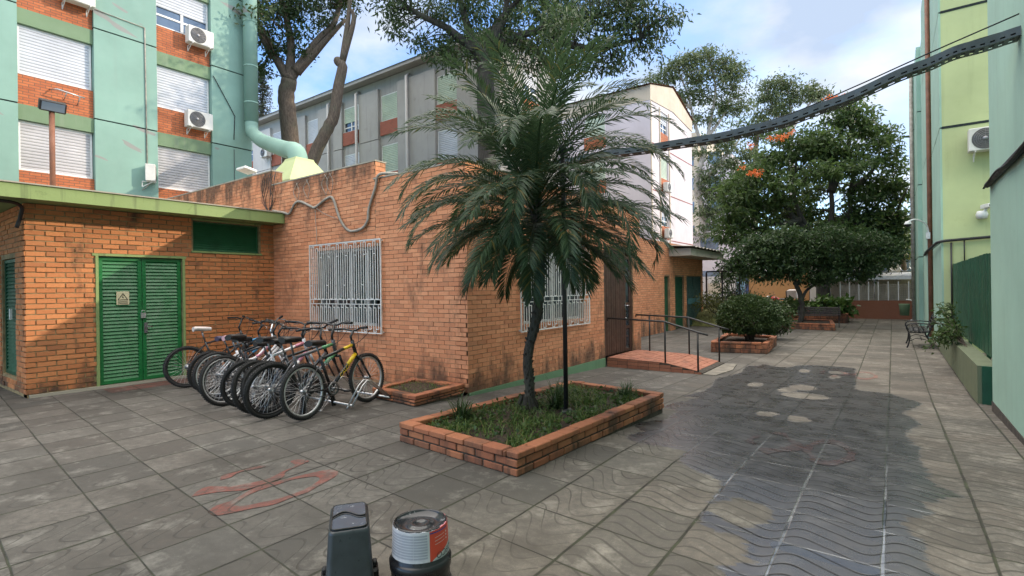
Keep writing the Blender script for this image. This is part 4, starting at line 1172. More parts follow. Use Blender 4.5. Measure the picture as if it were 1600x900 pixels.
# cameras
cm = thing('security_camera', 'white security camera on the lime green wall above the fence', 'camera', (1.83,17.19,3.2))
mb = MB(); mb.lathe([(0,-.12),(.10,-.10),(.12,0),(.09,.08),(0,.09)], 14, 0, Matrix.Translation((1.78,17.1,3.2))); mb.build('base', M['white_metal'], cm)
T = Matrix.Translation((1.87,16.98,3.38)) @ Matrix.Rotation(R(20),4,'Z'); mb = MB(); mb.rbox(-.07,-.17,-.05,.07,.17,.05,.012,0,T); mb.tube([(1.80,17.1,3.25),(1.87,17.0,3.34)], .025, 6); mb.build('camera_body', M['white_metal'], cm)
mb = MB(); mb.lathe([(0,.005),(.045,.003),(.05,0)], 12, 0, Matrix.Translation((1.87,16.98,3.38)) @ Matrix.Rotation(R(20),4,'Z') @ Matrix.Translation((0,-.171,0)) @ Matrix.Rotation(R(90),4,'X')); mb.build('lens', M['black'], cm)
cm = thing('security_camera', 'white dome camera hanging from a curved arm on the rust coloured pipe', 'camera', (RX-.15,20.75,3.1))
mb = MB(); mb.tube(spline([(RX-.12,20.72,3.0),(RX-.2,20.6,3.35),(RX-.45,20.4,3.5),(RX-.65,20.3,3.45)],5), .022, 8); mb.box(RX-.2,20.6,2.9,RX-.1,20.8,3.1); mb.build('arm', M['white_metal'], cm)
mb = MB(); mb.lathe([(0,.10),(.06,.09),(.10,.02),(.10,0)], 14, 0, Matrix.Translation((RX-.65,20.3,3.36))); mb.build('housing', M['white_metal'], cm)
mb = MB(); mb.lathe([(.09,0),(.075,-.05),(.04,-.085),(0,-.095)], 14, 0, Matrix.Translation((RX-.65,20.3,3.358))); mb.build('dome', M['black'], cm)

# low wall and fence
lw = mb = MB(); mb.box(.955,9.85,-.35,1.19,17.19,.36); tag(mb.build('low_wall', M['lowwall']), 'low olive green wall under the dark green fence', 'wall')
fe = thing('fence', 'tall dark green slatted metal fence closing the gap between the right blocks', 'fence', (1.24, 9.4, -.2))
mb = MB()
y = 9.34; r_ = random.Random(5)
while y < 17.1:
    top = 2.0+r_.uniform(-.012,.012)
    wd = .085 if r_.random() < .8 else .07
    mb.box(1.225+r_.uniform(-.004,.004), y, -.2 if y < 9.85 else .365, 1.24, y+wd, top); y += .098
mb.build('slats', M['dark_green'], fe)
mb = MB(); mb.box(1.241,9.32,1.66,1.275,17.15,1.72); mb.box(1.241,9.32,.5,1.275,17.15,.56); mb.build('rail', M['dark_green'], fe)
for y in (9.31, 11.9, 14.5, 17.1):
    mb = MB(); mb.box(1.276,y,-.25,1.33,y+.06,2.0); mb.build('post', M['dark_green'], fe)
mb = MB(); mb.box(1.0,9.80,-.25,1.222,9.848,.36); mb.build('end_plate', M['dark_green'], fe)

# ------------------------------------------------------------------ vegetation
def mesh_np(name, V, Fc, mat, parent=None):
    me = bpy.data.meshes.new(name)
    V = np.asarray(V, np.float32); Fc = np.asarray(Fc, np.int32)
    k = Fc.shape[1]
    me.vertices.add(len(V)); me.vertices.foreach_set('co', V.ravel())
    me.loops.add(Fc.size); me.loops.foreach_set('vertex_index', Fc.ravel())
    me.polygons.add(len(Fc)); me.polygons.foreach_set('loop_start', np.arange(0, Fc.size, k, dtype=np.int32))
    me.update(calc_edges=True); me.validate()
    me.materials.append(mat)
    return link(name, me, parent)

def unit(a): return a/(np.linalg.norm(a, axis=-1, keepdims=True)+1e-9)

def leaf_geo(P, size, aspect=.45, droop=.3, D=None, spread=1.0, svar=.35):
    """folded lance leaves at points P: two triangles each"""
    n = len(P)
    d = rng.normal(size=(n,3))*spread
    if D is not None: d = d+D
    d[:,2] -= droop; d = unit(d)
    s = unit(np.cross(d, rng.normal(size=(n,3)))); nn = np.cross(s, d)
    L = size*(1+svar*(rng.random((n,1))*2-1)); W = L*aspect*.5
    a = P; l = P+d*L*.45+s*W+nn*W*.35; r = P+d*L*.45-s*W+nn*W*.35; t = P+d*L-np.array([0,0,1])*L*.12
    V = np.stack([a, r, t, l], 1).reshape(-1, 3)
    i = np.arange(n)*4
    return V, np.concatenate([np.stack([i,i+1,i+2],1), np.stack([i,i+2,i+3],1)])

def clump_points(blobs, dens, clr, jitter=1.0, flat=1.0):
    """leaf positions gathered in twig clumps over each blob; returns points, outward dirs and clump centres"""
    P = []; D = []; C = []
    for (x, y, z, r, rz) in blobs:
        vol = (r*r*rz)**(1/3)
        nc = max(8, int(18*(r*r*rz)**.64/(clr**1.7)*.5))
        u = unit(rng.normal(size=(nc,3))); rad = (rng.random((nc,1))**.45)
        c = np.array([x,y,z])+u*rad*np.array([r, r*.95, rz])*jitter
        C.append(c)
        k = max(4, int(dens))
        off = rng.normal(size=(nc,k,3))*np.array([1,1,.6*flat])*clr*.5
        P.append((c[:,None,:]+off).reshape(-1,3)); D.append(np.repeat(u, k, 0)*.35)
    return np.concatenate(P), np.concatenate(D), C

def limb(mb, pts, r0, r1, seg=8, wob=.0, n=5):
    p = spline(pts, n); m = len(p)
    if wob: p = [tuple(np.array(q)+(rng.normal(size=3)*wob if 0 < i < m-1 else 0)) for i, q in enumerate(p)]
    mb.tube(p, [r0+(r1-r0)*i/(m-1) for i in range(m)], seg)
    return p

def twigs(mb, paths, targets, r=.02, maxn=200, maxd=4):
    """thin branches from the nearest limb point to the clumps"""
    A = np.concatenate([np.array(p)[len(p)//3:] for p in paths])
    sel = targets if len(targets) <= maxn else targets[rng.choice(len(targets), maxn, replace=False)]
    for t in sel:
        d = np.linalg.norm(A-t, axis=1)+np.maximum(0, A[:,2]-t[2])*1.0
        a = A[np.argmin(d)]
        if np.linalg.norm(a-t) > maxd: continue
        m = (a+t)/2+np.array([0,0,.12*np.linalg.norm(a-t)])+rng.normal(size=3)*.06
        mb.tube(spline([tuple(a), tuple(m), tuple(t)], 3), [r*1.5, r*1.35, r*1.2, r, r*.8, r*.6, r*.4], 4, cap=False)

def tree(name, label, cat, trunk, r0, r1, limbs, blobs, leaf, bark, lsize, dens, clr, lr=(.09,.03), aspect=.45, droop=.3, group=None, twig=.018, ntw=160, wob=.02, flat=1.0, base_z=None, extra=None, maxd=4):
    b = trunk[0]; bz = gz(b[1])-.15 if base_z is None else base_z
    t = thing(name, label, cat, (b[0], b[1], bz), group)
    mb = MB()
    tr = [(b[0], b[1], bz)]+[p for p in trunk if p[2] > bz+.3]
    paths = [limb(mb, tr, r0, r1, 12, wob*.6)]
    e_ = Vector(tr[-1]); d_ = (e_-Vector(tr[-2])).normalized()
    mb.tube([e_-d_*.02, e_+d_*r1*.45, e_+d_*r1*.8, e_+d_*r1*.95], [r1*.995, r1*.85, r1*.5, r1*.05], 12)
    for l in limbs:
        q_ = spline(l, 5); m_ = len(q_)
        mb.tube(q_, [lr[1]+(lr[0]-lr[1])*(1-i/(m_-1))+max(0, r1*.8-lr[0])*max(0, 1-i/4)**1.5 for i in range(m_)], 8)
        paths.append(q_)
    P, D, C = clump_points(blobs, dens, clr, flat=flat)
    twigs(mb, paths, np.concatenate(C), twig, ntw, maxd)
    mb.build('trunk', bark, t)
    V, Fc = leaf_geo(P, lsize, aspect, droop, D)
    mesh_np('crown', V, Fc, leaf, t)
    if extra:
        for nm, bl, mt, sz, dn, cl in extra:
            P, D, C = clump_points(bl, dn, cl); V, Fc = leaf_geo(P, sz, .5, -.2, D); mesh_np(nm, V, Fc, mt, t)
    return t

A_TR = [(-19.62,11.66,4.77),(-19.54,11.72,6.84),(-19.62,11.66,8.65),(-19.68,11.62,9.42),(-19.56,11.7,10.07)]
A_L1 = [(-19.56,11.7,10.07),(-19.18,11.98,10.71),(-18.55,12.45,11.73),(-18.12,12.76,12.24),(-17.86,12.95,13.27),(-17.77,13.02,14.3)]
A_L2 = [(-19.61,11.67,9.94),(-19.49,11.76,11.23),(-19.58,11.69,12.26),(-19.78,11.55,13.3),(-19.98,11.4,14.34)]
A_L3 = [(-19.56,11.7,10.07),(-20.01,11.38,10.98),(-20.42,11.08,11.76),(-20.62,10.93,12.8)]
A_L4 = [(-19.35,11.86,10.4),(-18.87,12.22,10.96),(-18.3,12.63,11.72),(-17.7,13.07,12.49)]
A2_TR = [(-18.33,11.37,4.61),(-17.97,11.63,6.45),(-17.61,11.9,7.43),(-17.26,12.15,8.28),(-17.09,12.28,9.51),(-16.98,12.36,10.13),(-17.12,12.26,10.37)]
A2_L1 = [(-17.02,12.33,10.0),(-16.87,12.44,11.23),(-16.76,12.52,12.21),(-16.64,12.6,13.69)]
A2_L2 = [(-16.98,12.36,10.37),(-16.62,12.62,11.84),(-16.66,12.59,12.33)]
A_B = [(-20.3,11.16,13.05,0.77,0.77),(-20.42,11.08,12.02,0.57,0.72),(-20.22,11.22,11.11,0.46,0.52),(-19.58,11.7,12.78,0.9,0.65),(-19.17,11.99,12.0,0.52,0.57),(-18.53,12.46,13.15,1.03,0.65),(-18.94,12.16,14.06,2.07,0.77),(-17.69,13.07,13.39,0.9,0.36),(-20.39,11.1,10.47,0.31,0.31),(-19.8,11.53,11.36,0.57,0.52),(-21.88,12.49,15.27,1.7,0.99),(-18.09,14.02,14.76,1.62,0.68),(-18.66,9.89,11.49,0.47,0.93),(-18.33,12.61,12.24,0.36,0.31),(-19.18,11.99,11.09,0.26,0.23)]
PINE = [(-43.81,23.7,14.57),(-43.74,23.75,20.94)]
B_TR = [(-12.53,15.61,4.51),(-12.54,15.61,7.71),(-12.55,15.6,9.93),(-12.51,15.63,10.67)]
B_L1 = [(-12.55,15.6,10.3),(-13.0,15.27,10.8),(-13.69,14.77,11.55),(-14.48,14.19,12.05),(-15.07,13.76,12.55),(-15.46,13.47,13.18)]
B_L2 = [(-12.8,15.41,10.62),(-13.09,15.2,11.66),(-13.28,15.07,12.65),(-13.37,15.0,13.63)]
B_L3 = [(-12.43,15.69,10.79),(-12.2,15.86,11.64),(-11.69,16.23,12.37),(-11.09,16.67,13.1)]
B_L4 = [(-12.39,15.72,10.66),(-11.71,16.22,11.14),(-10.71,16.95,11.5),(-9.52,17.82,11.85),(-8.12,18.84,12.19)]
B_L5 = [(-12.35,15.75,10.91),(-11.9,16.08,12.13),(-11.88,16.09,13.36)]
B_L6 = [(-10.71,16.95,11.5),(-9.92,17.52,10.87),(-8.93,18.25,10.73),(-7.74,19.12,11.08)]
B_B = [(-15.47,13.46,12.19,0.54,0.39),(-15.18,13.68,11.57,0.49,0.44),(-14.87,13.9,12.43,0.74,0.34),(-14.59,14.11,11.14,0.34,0.3),(-14.08,14.48,12.17,0.62,0.44),(-13.9,14.61,10.57,0.69,0.59),(-13.41,14.97,10.07,0.74,0.49),(-13.69,14.76,11.18,0.44,0.34),(-13.0,15.27,11.17,0.34,0.39),(-13.18,15.14,12.28,0.62,0.44),(-12.49,15.64,12.14,0.54,0.39),(-12.11,15.92,10.9,0.64,0.54),(-11.7,16.22,11.88,0.69,0.62),(-11.41,16.43,10.77,0.74,0.64),(-10.7,16.95,12.11,0.98,0.64),(-10.72,16.94,10.76,0.86,0.62),(-9.92,17.53,11.36,0.93,0.74),(-9.73,17.66,10.25,0.84,0.49),(-9.02,18.18,11.84,0.98,0.69),(-8.93,18.25,10.61,0.89,0.64),(-8.23,18.76,11.09,0.84,0.69),(-8.02,18.91,12.07,0.98,0.54),(-7.53,19.27,11.57,0.84,0.64),(-7.34,19.41,10.7,0.54,0.39),(-6.83,19.78,11.92,0.44,0.39),(-13.67,14.78,13.39,2.21,0.74),(-10.69,16.96,13.34,2.46,0.74),(-8.11,18.85,13.18,1.72,0.62),(-10.33,17.22,10.01,0.64,0.34),(-8.54,18.53,10.11,0.59,0.3),(-12.51,15.63,10.17,0.59,0.44),(-11.12,16.64,10.15,0.49,0.3),(-15.66,13.32,12.93,0.74,0.39),(-14.02,19.48,15.42,1.77,1.18),(-11.65,21.22,14.79,2.07,1.18),(-8.25,13.79,9.6,0.98,0.79)]
E1_TR = [(-12.65,46.5,0.21),(-12.88,46.34,4.09),(-13.19,46.11,7.97),(-13.62,45.8,10.19),(-13.05,46.21,12.95)]
E1_LS = [[(-13.05,46.21,12.95),(-13.69,45.74,15.73),(-14.11,45.44,17.95),(-14.76,44.96,20.17)],[(-13.05,46.21,12.95),(-12.57,46.56,15.71),(-12.19,46.85,18.47),(-12.52,46.6,20.97)],[(-12.81,46.39,14.33),(-11.67,47.22,16.25),(-10.98,47.73,18.45)],[(-13.53,45.86,9.64),(-12.17,46.86,11.83),(-10.81,47.85,13.74),(-10.12,48.36,15.11)],[(-13.19,46.11,7.97),(-12.2,46.84,9.06),(-10.85,47.83,10.14),(-9.72,48.65,11.23)],[(-13.9,45.59,16.84),(-15.22,44.62,18.52),(-16.11,43.97,19.09)]]
E1_B = [(-16.33,43.81,19.37,0.77,0.77),(-15.66,44.31,19.75,0.89,0.72),(-14.98,44.8,20.18,1.0,0.89),(-14.78,44.95,17.96,0.66,0.77),(-14.08,45.46,20.99,1.11,0.89),(-13.18,46.12,21.53,1.22,0.77),(-13.65,45.78,19.6,1.22,1.11),(-12.99,46.26,18.21,0.89,0.77),(-12.3,46.77,20.69,1.11,0.89),(-11.18,47.58,20.95,1.0,0.77),(-10.52,48.07,19.83,0.55,0.66),(-11.64,47.24,19.29,1.11,1.0),(-12.11,46.9,17.36,1.0,0.89),(-10.76,47.89,18.17,0.89,0.77),(-13.89,45.6,17.95,0.66,0.66),(-11.22,47.55,16.52,0.89,0.66),(-10.32,48.21,17.06,0.66,0.55),(-12.57,46.56,15.71,0.77,0.66),(-13.69,45.75,16.0,0.55,0.55)]
E1b_B = [(-11.7,47.2,13.48,1.22,1.0),(-10.85,47.82,9.59,1.22,1.22),(-12.66,46.5,7.41,0.77,1.22),(-10.21,48.29,7.37,1.11,1.33),(-11.79,47.14,5.73,0.89,1.11),(-9.26,48.99,12.33,1.11,0.89),(-12.86,46.35,9.62,0.77,1.33),(-11.14,47.61,4.06,1.11,0.77),(-13.07,46.2,11.01,0.77,0.89),(-12.17,46.86,11.83,0.77,0.66),(-13.27,46.05,12.95,0.66,0.77),(-11.05,47.68,12.36,0.89,0.77),(-12.42,46.68,9.62,0.66,1.0),(-11.74,47.17,10.44,0.77,0.89),(-10.61,48.0,10.97,0.77,0.77),(-13.1,46.18,8.52,0.55,1.0),(-12.21,46.83,7.68,0.55,0.77),(-10.86,47.82,9.04,0.89,1.0),(-9.92,48.5,12.9,1.0,0.77),(-9.73,48.65,10.4,0.89,1.0),(-13.35,45.99,6.03,0.44,0.77),(-9.97,48.47,8.47,0.77,0.77)]
E2_TR = [(-8.01,58.57,-0.11),(-8.02,58.57,8.85),(-8.06,58.54,14.61),(-8.13,58.49,17.81)]
E2_LS = [[(-8.04,58.55,16.52),(-9.1,57.78,18.46),(-9.86,57.23,20.39)],[(-8.13,58.49,17.49),(-8.06,58.54,19.4),(-8.3,58.36,21.01)],[(-8.04,58.56,16.84),(-7.03,59.29,18.75),(-5.98,60.06,20.33)]]
E2_B = [(-10.37,56.85,20.4,0.77,0.9),(-9.85,57.23,21.35,0.9,0.77),(-9.07,57.8,21.66,1.02,0.77),(-8.04,58.56,21.32,1.02,0.9),(-8.83,57.98,20.06,1.28,1.02),(-7.53,58.93,20.35,0.9,0.77),(-9.62,57.4,18.79,1.02,0.77),(-6.65,59.57,20.66,0.64,0.64),(-5.98,60.06,20.97,0.9,0.77),(-5.47,60.44,20.32,0.64,0.64),(-10.65,56.64,18.49,0.77,0.77),(-8.32,58.35,18.77,0.9,0.64)]
E3_B = [(-13.05,62.33,19.03,1.0,0.86),(-11.89,63.17,19.37,1.14,0.86),(-11.04,63.8,18.64,1.28,1.0),(-13.91,61.7,19.4,0.86,0.71),(-12.19,62.95,17.95,1.14,0.86),(-9.59,64.85,18.98,0.86,0.71),(-16.8,59.58,18.03,0.86,0.71),(-23.37,54.77,22.92,0.86,0.71),(-22.5,55.4,23.12,0.71,0.57)]
E3_TR = [(-12.39,62.8,-0.24),(-12.26,62.9,11.89),(-12.07,63.04,19.02)]
F_TR = [(-2.93,31.31,0.1),(-2.92,31.32,1.66),(-2.85,31.37,2.99),(-2.73,31.46,3.82)]
F_LS = [[(-2.79,31.42,3.66),(-3.85,30.64,4.67),(-4.64,30.06,6.01),(-5.16,29.68,7.02)],[(-2.79,31.42,3.66),(-3.71,30.74,4.83),(-4.1,30.46,6.33),(-3.95,30.57,7.99)],[(-2.73,31.46,3.82),(-2.5,31.63,5.31),(-2.54,31.6,6.97),(-2.33,31.75,8.96)],[(-2.73,31.46,3.82),(-1.84,32.11,4.97),(-1.68,32.23,6.63),(-1.39,32.44,8.61)],[(-2.73,31.46,3.72),(-1.44,32.41,4.63),(-0.62,33.0,5.61),(-0.08,33.4,6.6)],[(-2.79,31.42,3.49),(-4.66,30.05,4.02),(-5.99,29.07,4.71),(-6.79,28.49,5.38)],[(-2.55,31.6,6.31),(-1.94,32.04,7.96),(-1.65,32.25,9.61),(-1.64,32.26,10.45)],[(-3.85,30.64,4.84),(-4.79,29.95,4.68),(-5.72,29.27,5.36),(-6.25,28.89,6.04)],[(-1.69,32.22,6.29),(-0.87,32.82,7.28),(-0.46,33.12,8.27)]]
F_B = [(-1.91,32.06,10.78,1.0,0.43),(-1.24,32.55,10.44,0.73,0.43),(-2.18,31.86,9.96,1.13,0.53),(-3.13,31.17,9.14,1.13,0.6),(-1.25,32.54,9.44,1.2,0.6),(-4.08,30.48,8.49,1.26,0.6),(-2.47,31.65,8.47,1.33,0.6),(-0.86,32.83,8.44,1.2,0.6),(-5.02,29.78,7.84,1.2,0.6),(-3.4,32.21,7.7,1.38,0.62),(-1.48,31.13,7.33,1.28,0.51),(-0.18,33.32,9.09,0.4,0.53),(-0.06,33.41,7.76,0.73,0.6),(-5.97,29.09,7.03,1.2,0.6),(-4.33,29.05,6.64,1.15,0.51),(-0.34,33.21,6.77,1.13,0.53),(-2.67,33.98,7.02,1.07,0.36),(-6.51,28.69,6.21,1.13,0.6),(-5.31,29.57,5.76,1.13,0.53),(-3.83,33.13,6.32,0.93,0.36),(-1.16,32.61,5.89,1.26,0.53),(0.19,33.6,6.26,0.66,0.53),(-6.79,28.49,5.22,0.86,0.6),(-5.73,29.27,4.7,1.13,0.53),(-4.71,32.49,5.09,1.07,0.46),(-2.7,33.96,4.88,1.07,0.46),(-1.3,32.51,4.79,1.13,0.53),(0.04,33.49,5.1,0.86,0.6),(-6.27,28.87,3.98,1.13,0.53),(-7.07,28.28,4.39,0.73,0.43),(-0.51,33.09,4.12,1.33,0.7),(0.3,33.67,3.77,0.66,0.8),(-4.8,29.95,3.95,1.13,0.43),(-1.71,32.2,3.8,1.13,0.53),(0.44,33.78,4.76,0.46,0.6),(-3.86,30.63,3.84,1.0,0.43),(-2.54,29.12,7.04,0.92,0.4),(-4.6,30.09,9.17,0.66,0.33),(-2.74,31.46,8.47,1.0,0.6),(-3.85,33.12,5.07,1.28,0.64),(-4.1,29.22,3.98,1.09,0.51),(-1.91,30.82,3.95,1.28,0.58),(-3.17,32.38,3.91,1.52,0.69),(-0.11,33.38,3.88,1.0,0.6),(-5.2,29.65,3.36,1.33,0.53),(-2.79,31.42,3.49,1.46,0.53),(-0.92,32.79,3.23,1.33,0.53),(-4.54,31.38,5.83,1.38,0.76),(-5.71,29.28,6.36,1.0,0.73),(-0.35,33.2,6.27,1.0,0.8),(-1.21,33.81,4.74,1.38,0.76)]
F_P = [(-2.35,30.5,10.77,0.51,0.13),(-1.44,31.16,10.85,0.19,0.1),(-4.64,27.59,8.55,0.18,0.12),(-4.21,27.9,8.6,0.31,0.12),(-5.43,27.0,8.22,0.18,0.12),(-5.06,26.03,6.71,0.35,0.15),(-5.54,25.69,6.96,0.12,0.09),(-3.86,28.15,8.84,0.15,0.09)]
F_Y = [(-0.25,36.99,5.32,0.96,0.66),(0.18,37.31,4.2,0.66,0.66),(-0.57,36.76,4.03,0.96,0.52),(-1.32,36.21,3.49,1.11,0.44),(0.47,37.52,3.28,0.52,0.52),(-4.0,34.25,3.53,0.74,0.37)]
S_TR = [(-3.04,23.8,-0.11),(-2.95,23.87,0.62),(-3.07,23.78,1.26),(-3.17,23.71,1.65)]
S_LS = [[(-2.99,23.84,0.88),(-2.77,23.99,1.34),(-2.29,24.35,1.64),(-1.77,24.73,1.89)],[(-3.17,23.71,1.65),(-3.43,23.51,2.05),(-4.05,23.06,2.31)],[(-3.1,23.75,1.52),(-2.91,23.89,2.17),(-2.8,23.97,2.68)]]
S_B = [(-4.88,22.45,2.85,0.72,0.46),(-4.26,22.9,2.32,0.77,0.46),(-4.79,22.52,2.07,0.57,0.31),(-3.74,23.29,2.7,0.77,0.57),(-3.01,23.82,2.68,0.83,0.57),(-3.33,23.59,2.04,0.72,0.36),(-2.38,24.28,2.54,0.83,0.57),(-2.18,24.43,1.95,0.67,0.26),(-1.66,24.81,2.4,0.77,0.57),(-0.93,25.34,2.13,0.77,0.36),(-0.92,25.35,2.65,0.77,0.41),(-0.2,25.88,2.51,0.67,0.36),(-0.19,25.89,3.15,0.52,0.31),(-3.0,23.83,3.2,1.03,0.36),(-4.05,23.06,3.09,0.88,0.36),(-1.96,24.59,3.05,1.03,0.36),(-5.2,22.22,2.46,0.36,0.31),(-3.85,23.2,1.87,0.52,0.21),(-2.6,24.12,1.7,0.62,0.15),(-1.35,25.04,1.83,0.57,0.21),(-3.52,23.45,3.52,0.77,0.31),(-2.48,24.21,3.66,0.88,0.26),(-1.23,25.12,3.38,0.83,0.31),(-4.46,22.76,3.33,0.62,0.26),(-0.4,25.73,2.95,0.57,0.31)]


tree('spreading_tree', 'tall twin limbed tree rising behind the hopper, left of the leaning trunk', 'tree', A_TR, .36, .30, [A_L1, A_L2, A_L3, A_L4], A_B, M['leaf_dark'], M['bark'], .17, 26, .42, (.20,.07), base_z=-.3, ntw=260)
tree('leaning_tree', 'bare leaning trunk with a knobbly bend in front of the grey block', 'tree', A2_TR, .26, .17, [A2_L1, A2_L2], [(A2_L1[-1][0], A2_L1[-1][1], A2_L1[-1][2]+.4, 1.0, .5)], M['leaf_dark'], M['bark'], .17, 22, .4, (.13,.06), base_z=-.3, ntw=40)
tree('broad_tree', 'broad dark tree spreading its crown over the top middle of the photo', 'tree', B_TR, .40, .30, [B_L1, B_L2, B_L3, B_L4, B_L5, B_L6], B_B, M['leaf_dark'], M['bark_dark'], .19, 34, .50, (.20,.05), droop=.75, base_z=-.3, ntw=420, aspect=.34, twig=.022)
tree('eucalyptus', 'tall slender pale eucalyptus right behind the white block', 'tree', E1_TR, .34, .2, E1_LS, E1_B+E1b_B, M['leaf_euc'], M['bark_pale'], .36, 34, .72, (.16,.05), droop=.6, aspect=.3, ntw=160, twig=.03, wob=.06)
tree('eucalyptus', 'smaller crowned eucalyptus above the cable tray, left of the orange flowers', 'tree', E2_TR, .35, .2, E2_LS, E2_B, M['leaf_euc'], M['bark_pale'], .40, 34, .78, (.16,.06), droop=.6, aspect=.3, ntw=90, twig=.03, wob=.06)
tree('round_tree', 'distant low dark crown between the two eucalyptus trees', 'tree', E3_TR, .35, .25, [], E3_B, M['leaf_mid'], M['bark'], .36, 16, .8, ntw=40, twig=.03)
tree('flowering_tree', 'wide layered tree with orange flowers and several dark limbs at the end of the path', 'tree', F_TR, .34, .28, F_LS, F_B, M['leaf_flower'], M['bark_dark'], .26, 34, .52, (.17,.04), droop=.15, flat=.75, ntw=320, twig=.022, aspect=.4, extra=[('blossom', F_P, M['petal'], .10, 3, .11)])
tree('small_tree', 'low dark rounded tree in the brick planter in front of the bench', 'tree', S_TR, .10, .08, S_LS, S_B, M['leaf_dark'], M['bark_dark'], .15, 44, .36, (.07,.03), ntw=160, twig=.012, base_z=-.05, maxd=3)
tree('yellow_tree', 'sunlit yellow green tree behind the flowering tree at the right', 'tree', [(.6,36.5,-.3),(.5,36.5,2.5),(.2,35,4.5)], .16, .10, [[(.2,35,4.2),(.3,33,5.4),(.6,31,6)],[(.4,36,3.2),(-1.3,33.0,4.6),(-2,31,5.2)]], F_Y, M['leaf_hedge'], M['bark'], .20, 24, .5, (.08,.03), ntw=80)

# araucaria like conifer behind the duct
cn = thing('conifer', 'small dark conifer peeping out beside the green duct', 'tree', (PINE[0][0], PINE[0][1], -.3))
mb = MB(); px_, py_, pz_ = PINE[0][0], PINE[0][1], PINE[1][2]; mb.tube([(px_,py_,-.3),(px_,py_,pz_)], [.3,.04], 8)
P = []
for k in range(26):
    z = pz_-.2-k*.36; rad = .25+k*.085
    for j in range(8):
        an = rng.random()*6.28; L_ = rad*(.7+.5*rng.random())
        e = (px_+L_*math.cos(an), py_+L_*math.sin(an), z-.12*L_)
        mb.tube([(px_,py_,z),e], [.035,.012], 4, cap=False)
        t_ = rng.random((26,1)); P.append(np.array([px_,py_,z])*(1-t_)+np.array(e)*t_+rng.normal(size=(26,3))*.09)
mb.build('trunk', M['bark_dark'], cn)
V, Fc = leaf_geo(np.concatenate(P), .22, .3, -.1); mesh_np('crown', V, Fc, M['leaf_pine'], cn)

# ---- palm in the planter
pm = thing('palm_tree', 'feathery dwarf date palm growing in the front brick planter', 'palm', (-3.42, 5.0, .14))
mb = MB()
tp_ = spline([(-3.44,4.97,.12),(-3.42,5.0,.35),(-3.43,4.98,.75),(-3.36,5.08,1.25),(-3.33,5.12,1.8),(-3.36,5.10,2.25),(-3.38,5.09,2.62)], 6)
m_ = len(tp_); mb.tube(tp_, [.15-.09*min(1,i/5) if i < 6 else .056+.003*math.sin(i*2.6) for i in range(m_)], 14)
# leaf base stubs round the trunk
for i in range(260):
    k = rng.integers(4, m_-1); p = np.array(tp_[k])+(np.array(tp_[k])-np.array(tp_[k-1]))*rng.random()
    an = rng.random()*6.28; d = np.array([math.cos(an), math.sin(an), 0])
    q = p+d*.052; e = q+d*.018+np.array([0,0,.025])
    mb.tube([tuple(q), tuple(e)], [.014,.005], 4)
for i in range(60):
    an = rng.random()*6.28; d = np.array([math.cos(an), math.sin(an), 0]); p = np.array([-3.44,4.97,.30])
    mb.tube([tuple(p+d*.07), tuple(p+d*(.13+.05*rng.random())-np.array([0,0,.17]))], [.012,.006], 4, cap=False)
mb.build('trunk', M['palm_bark'], pm)
def frond(base, az, el, length, curl, rr):
    n = 26; p = np.array(base, float); P = [p.copy()]; T = []
    e = el; side_tw = rr.uniform(-.25, .25)
    for i in range(n):
        t = i/(n-1)
        e -= curl/n*(.35+1.3*t)
        a = az+side_tw*t
        d = np.array([math.cos(a)*math.cos(e), math.sin(a)*math.cos(e), math.sin(e)])
        p = p+d*length/n; P.append(p.copy()); T.append(d)
    T.append(T[-1]); P = np.array(P); T = np.array(T)
    V = []; Fc = []
    # rachis as a narrow three sided strip
    for i in range(n):
        w0 = .011*(1-i/n)+.0025; w1 = .011*(1-(i+1)/n)+.0025
        s = unit(np.cross(T[i], [0,0,1.0])+1e-6); nn = np.cross(s, T[i])
        k = len(V); V += [P[i]-s*w0, P[i]+s*w0, P[i+1]+s*w1, P[i+1]-s*w1, P[i]+nn*w0, P[i+1]+nn*w1]
        Fc += [(k,k+1,k+2,k+3), (k,k+3,k+5,k+4), (k+1,k+4,k+5,k+2)]
    m = 60
    for j in range(m):
        t = .16+.83*j/(m-1); x = t*n; i = min(int(x), n-1); f = x-i
        c = P[i]*(1-f)+P[i+1]*f; d = T[i]
        s = unit(np.cross(d, [0,0,1.0])+1e-6); nn = np.cross(s, d)
        LL = .30*min(1, (t-.10)*5)*(1-.55*max(0,(t-.55)/.45)**1.4)*rr.uniform(.85,1.1)
        for sg in (-1, 1):
            o = unit(s*sg*(.93-.40*t)+d*(.42+.50*t)+nn*rr.uniform(.02,.34))
            w_ = .0105
            mid = c+o*LL*.5+np.array([0,0,-.02*LL]); tip = c+o*LL+np.array([0,0,-LL*rr.uniform(.12,.34)])
            q = unit(np.cross(o, nn)+1e-6); u = nn*.004
            k = len(V)
            V += [c, mid+q*w_, mid-q*w_, tip, mid+u*1.6]
            Fc += [(k,k+4,k+1,k+1), (k,k+2,k+4,k+4), (k+1,k+4,k+3,k+3), (k+4,k+2,k+3,k+3)]
    return V, Fc
rr = random.Random(21)
NF = 104
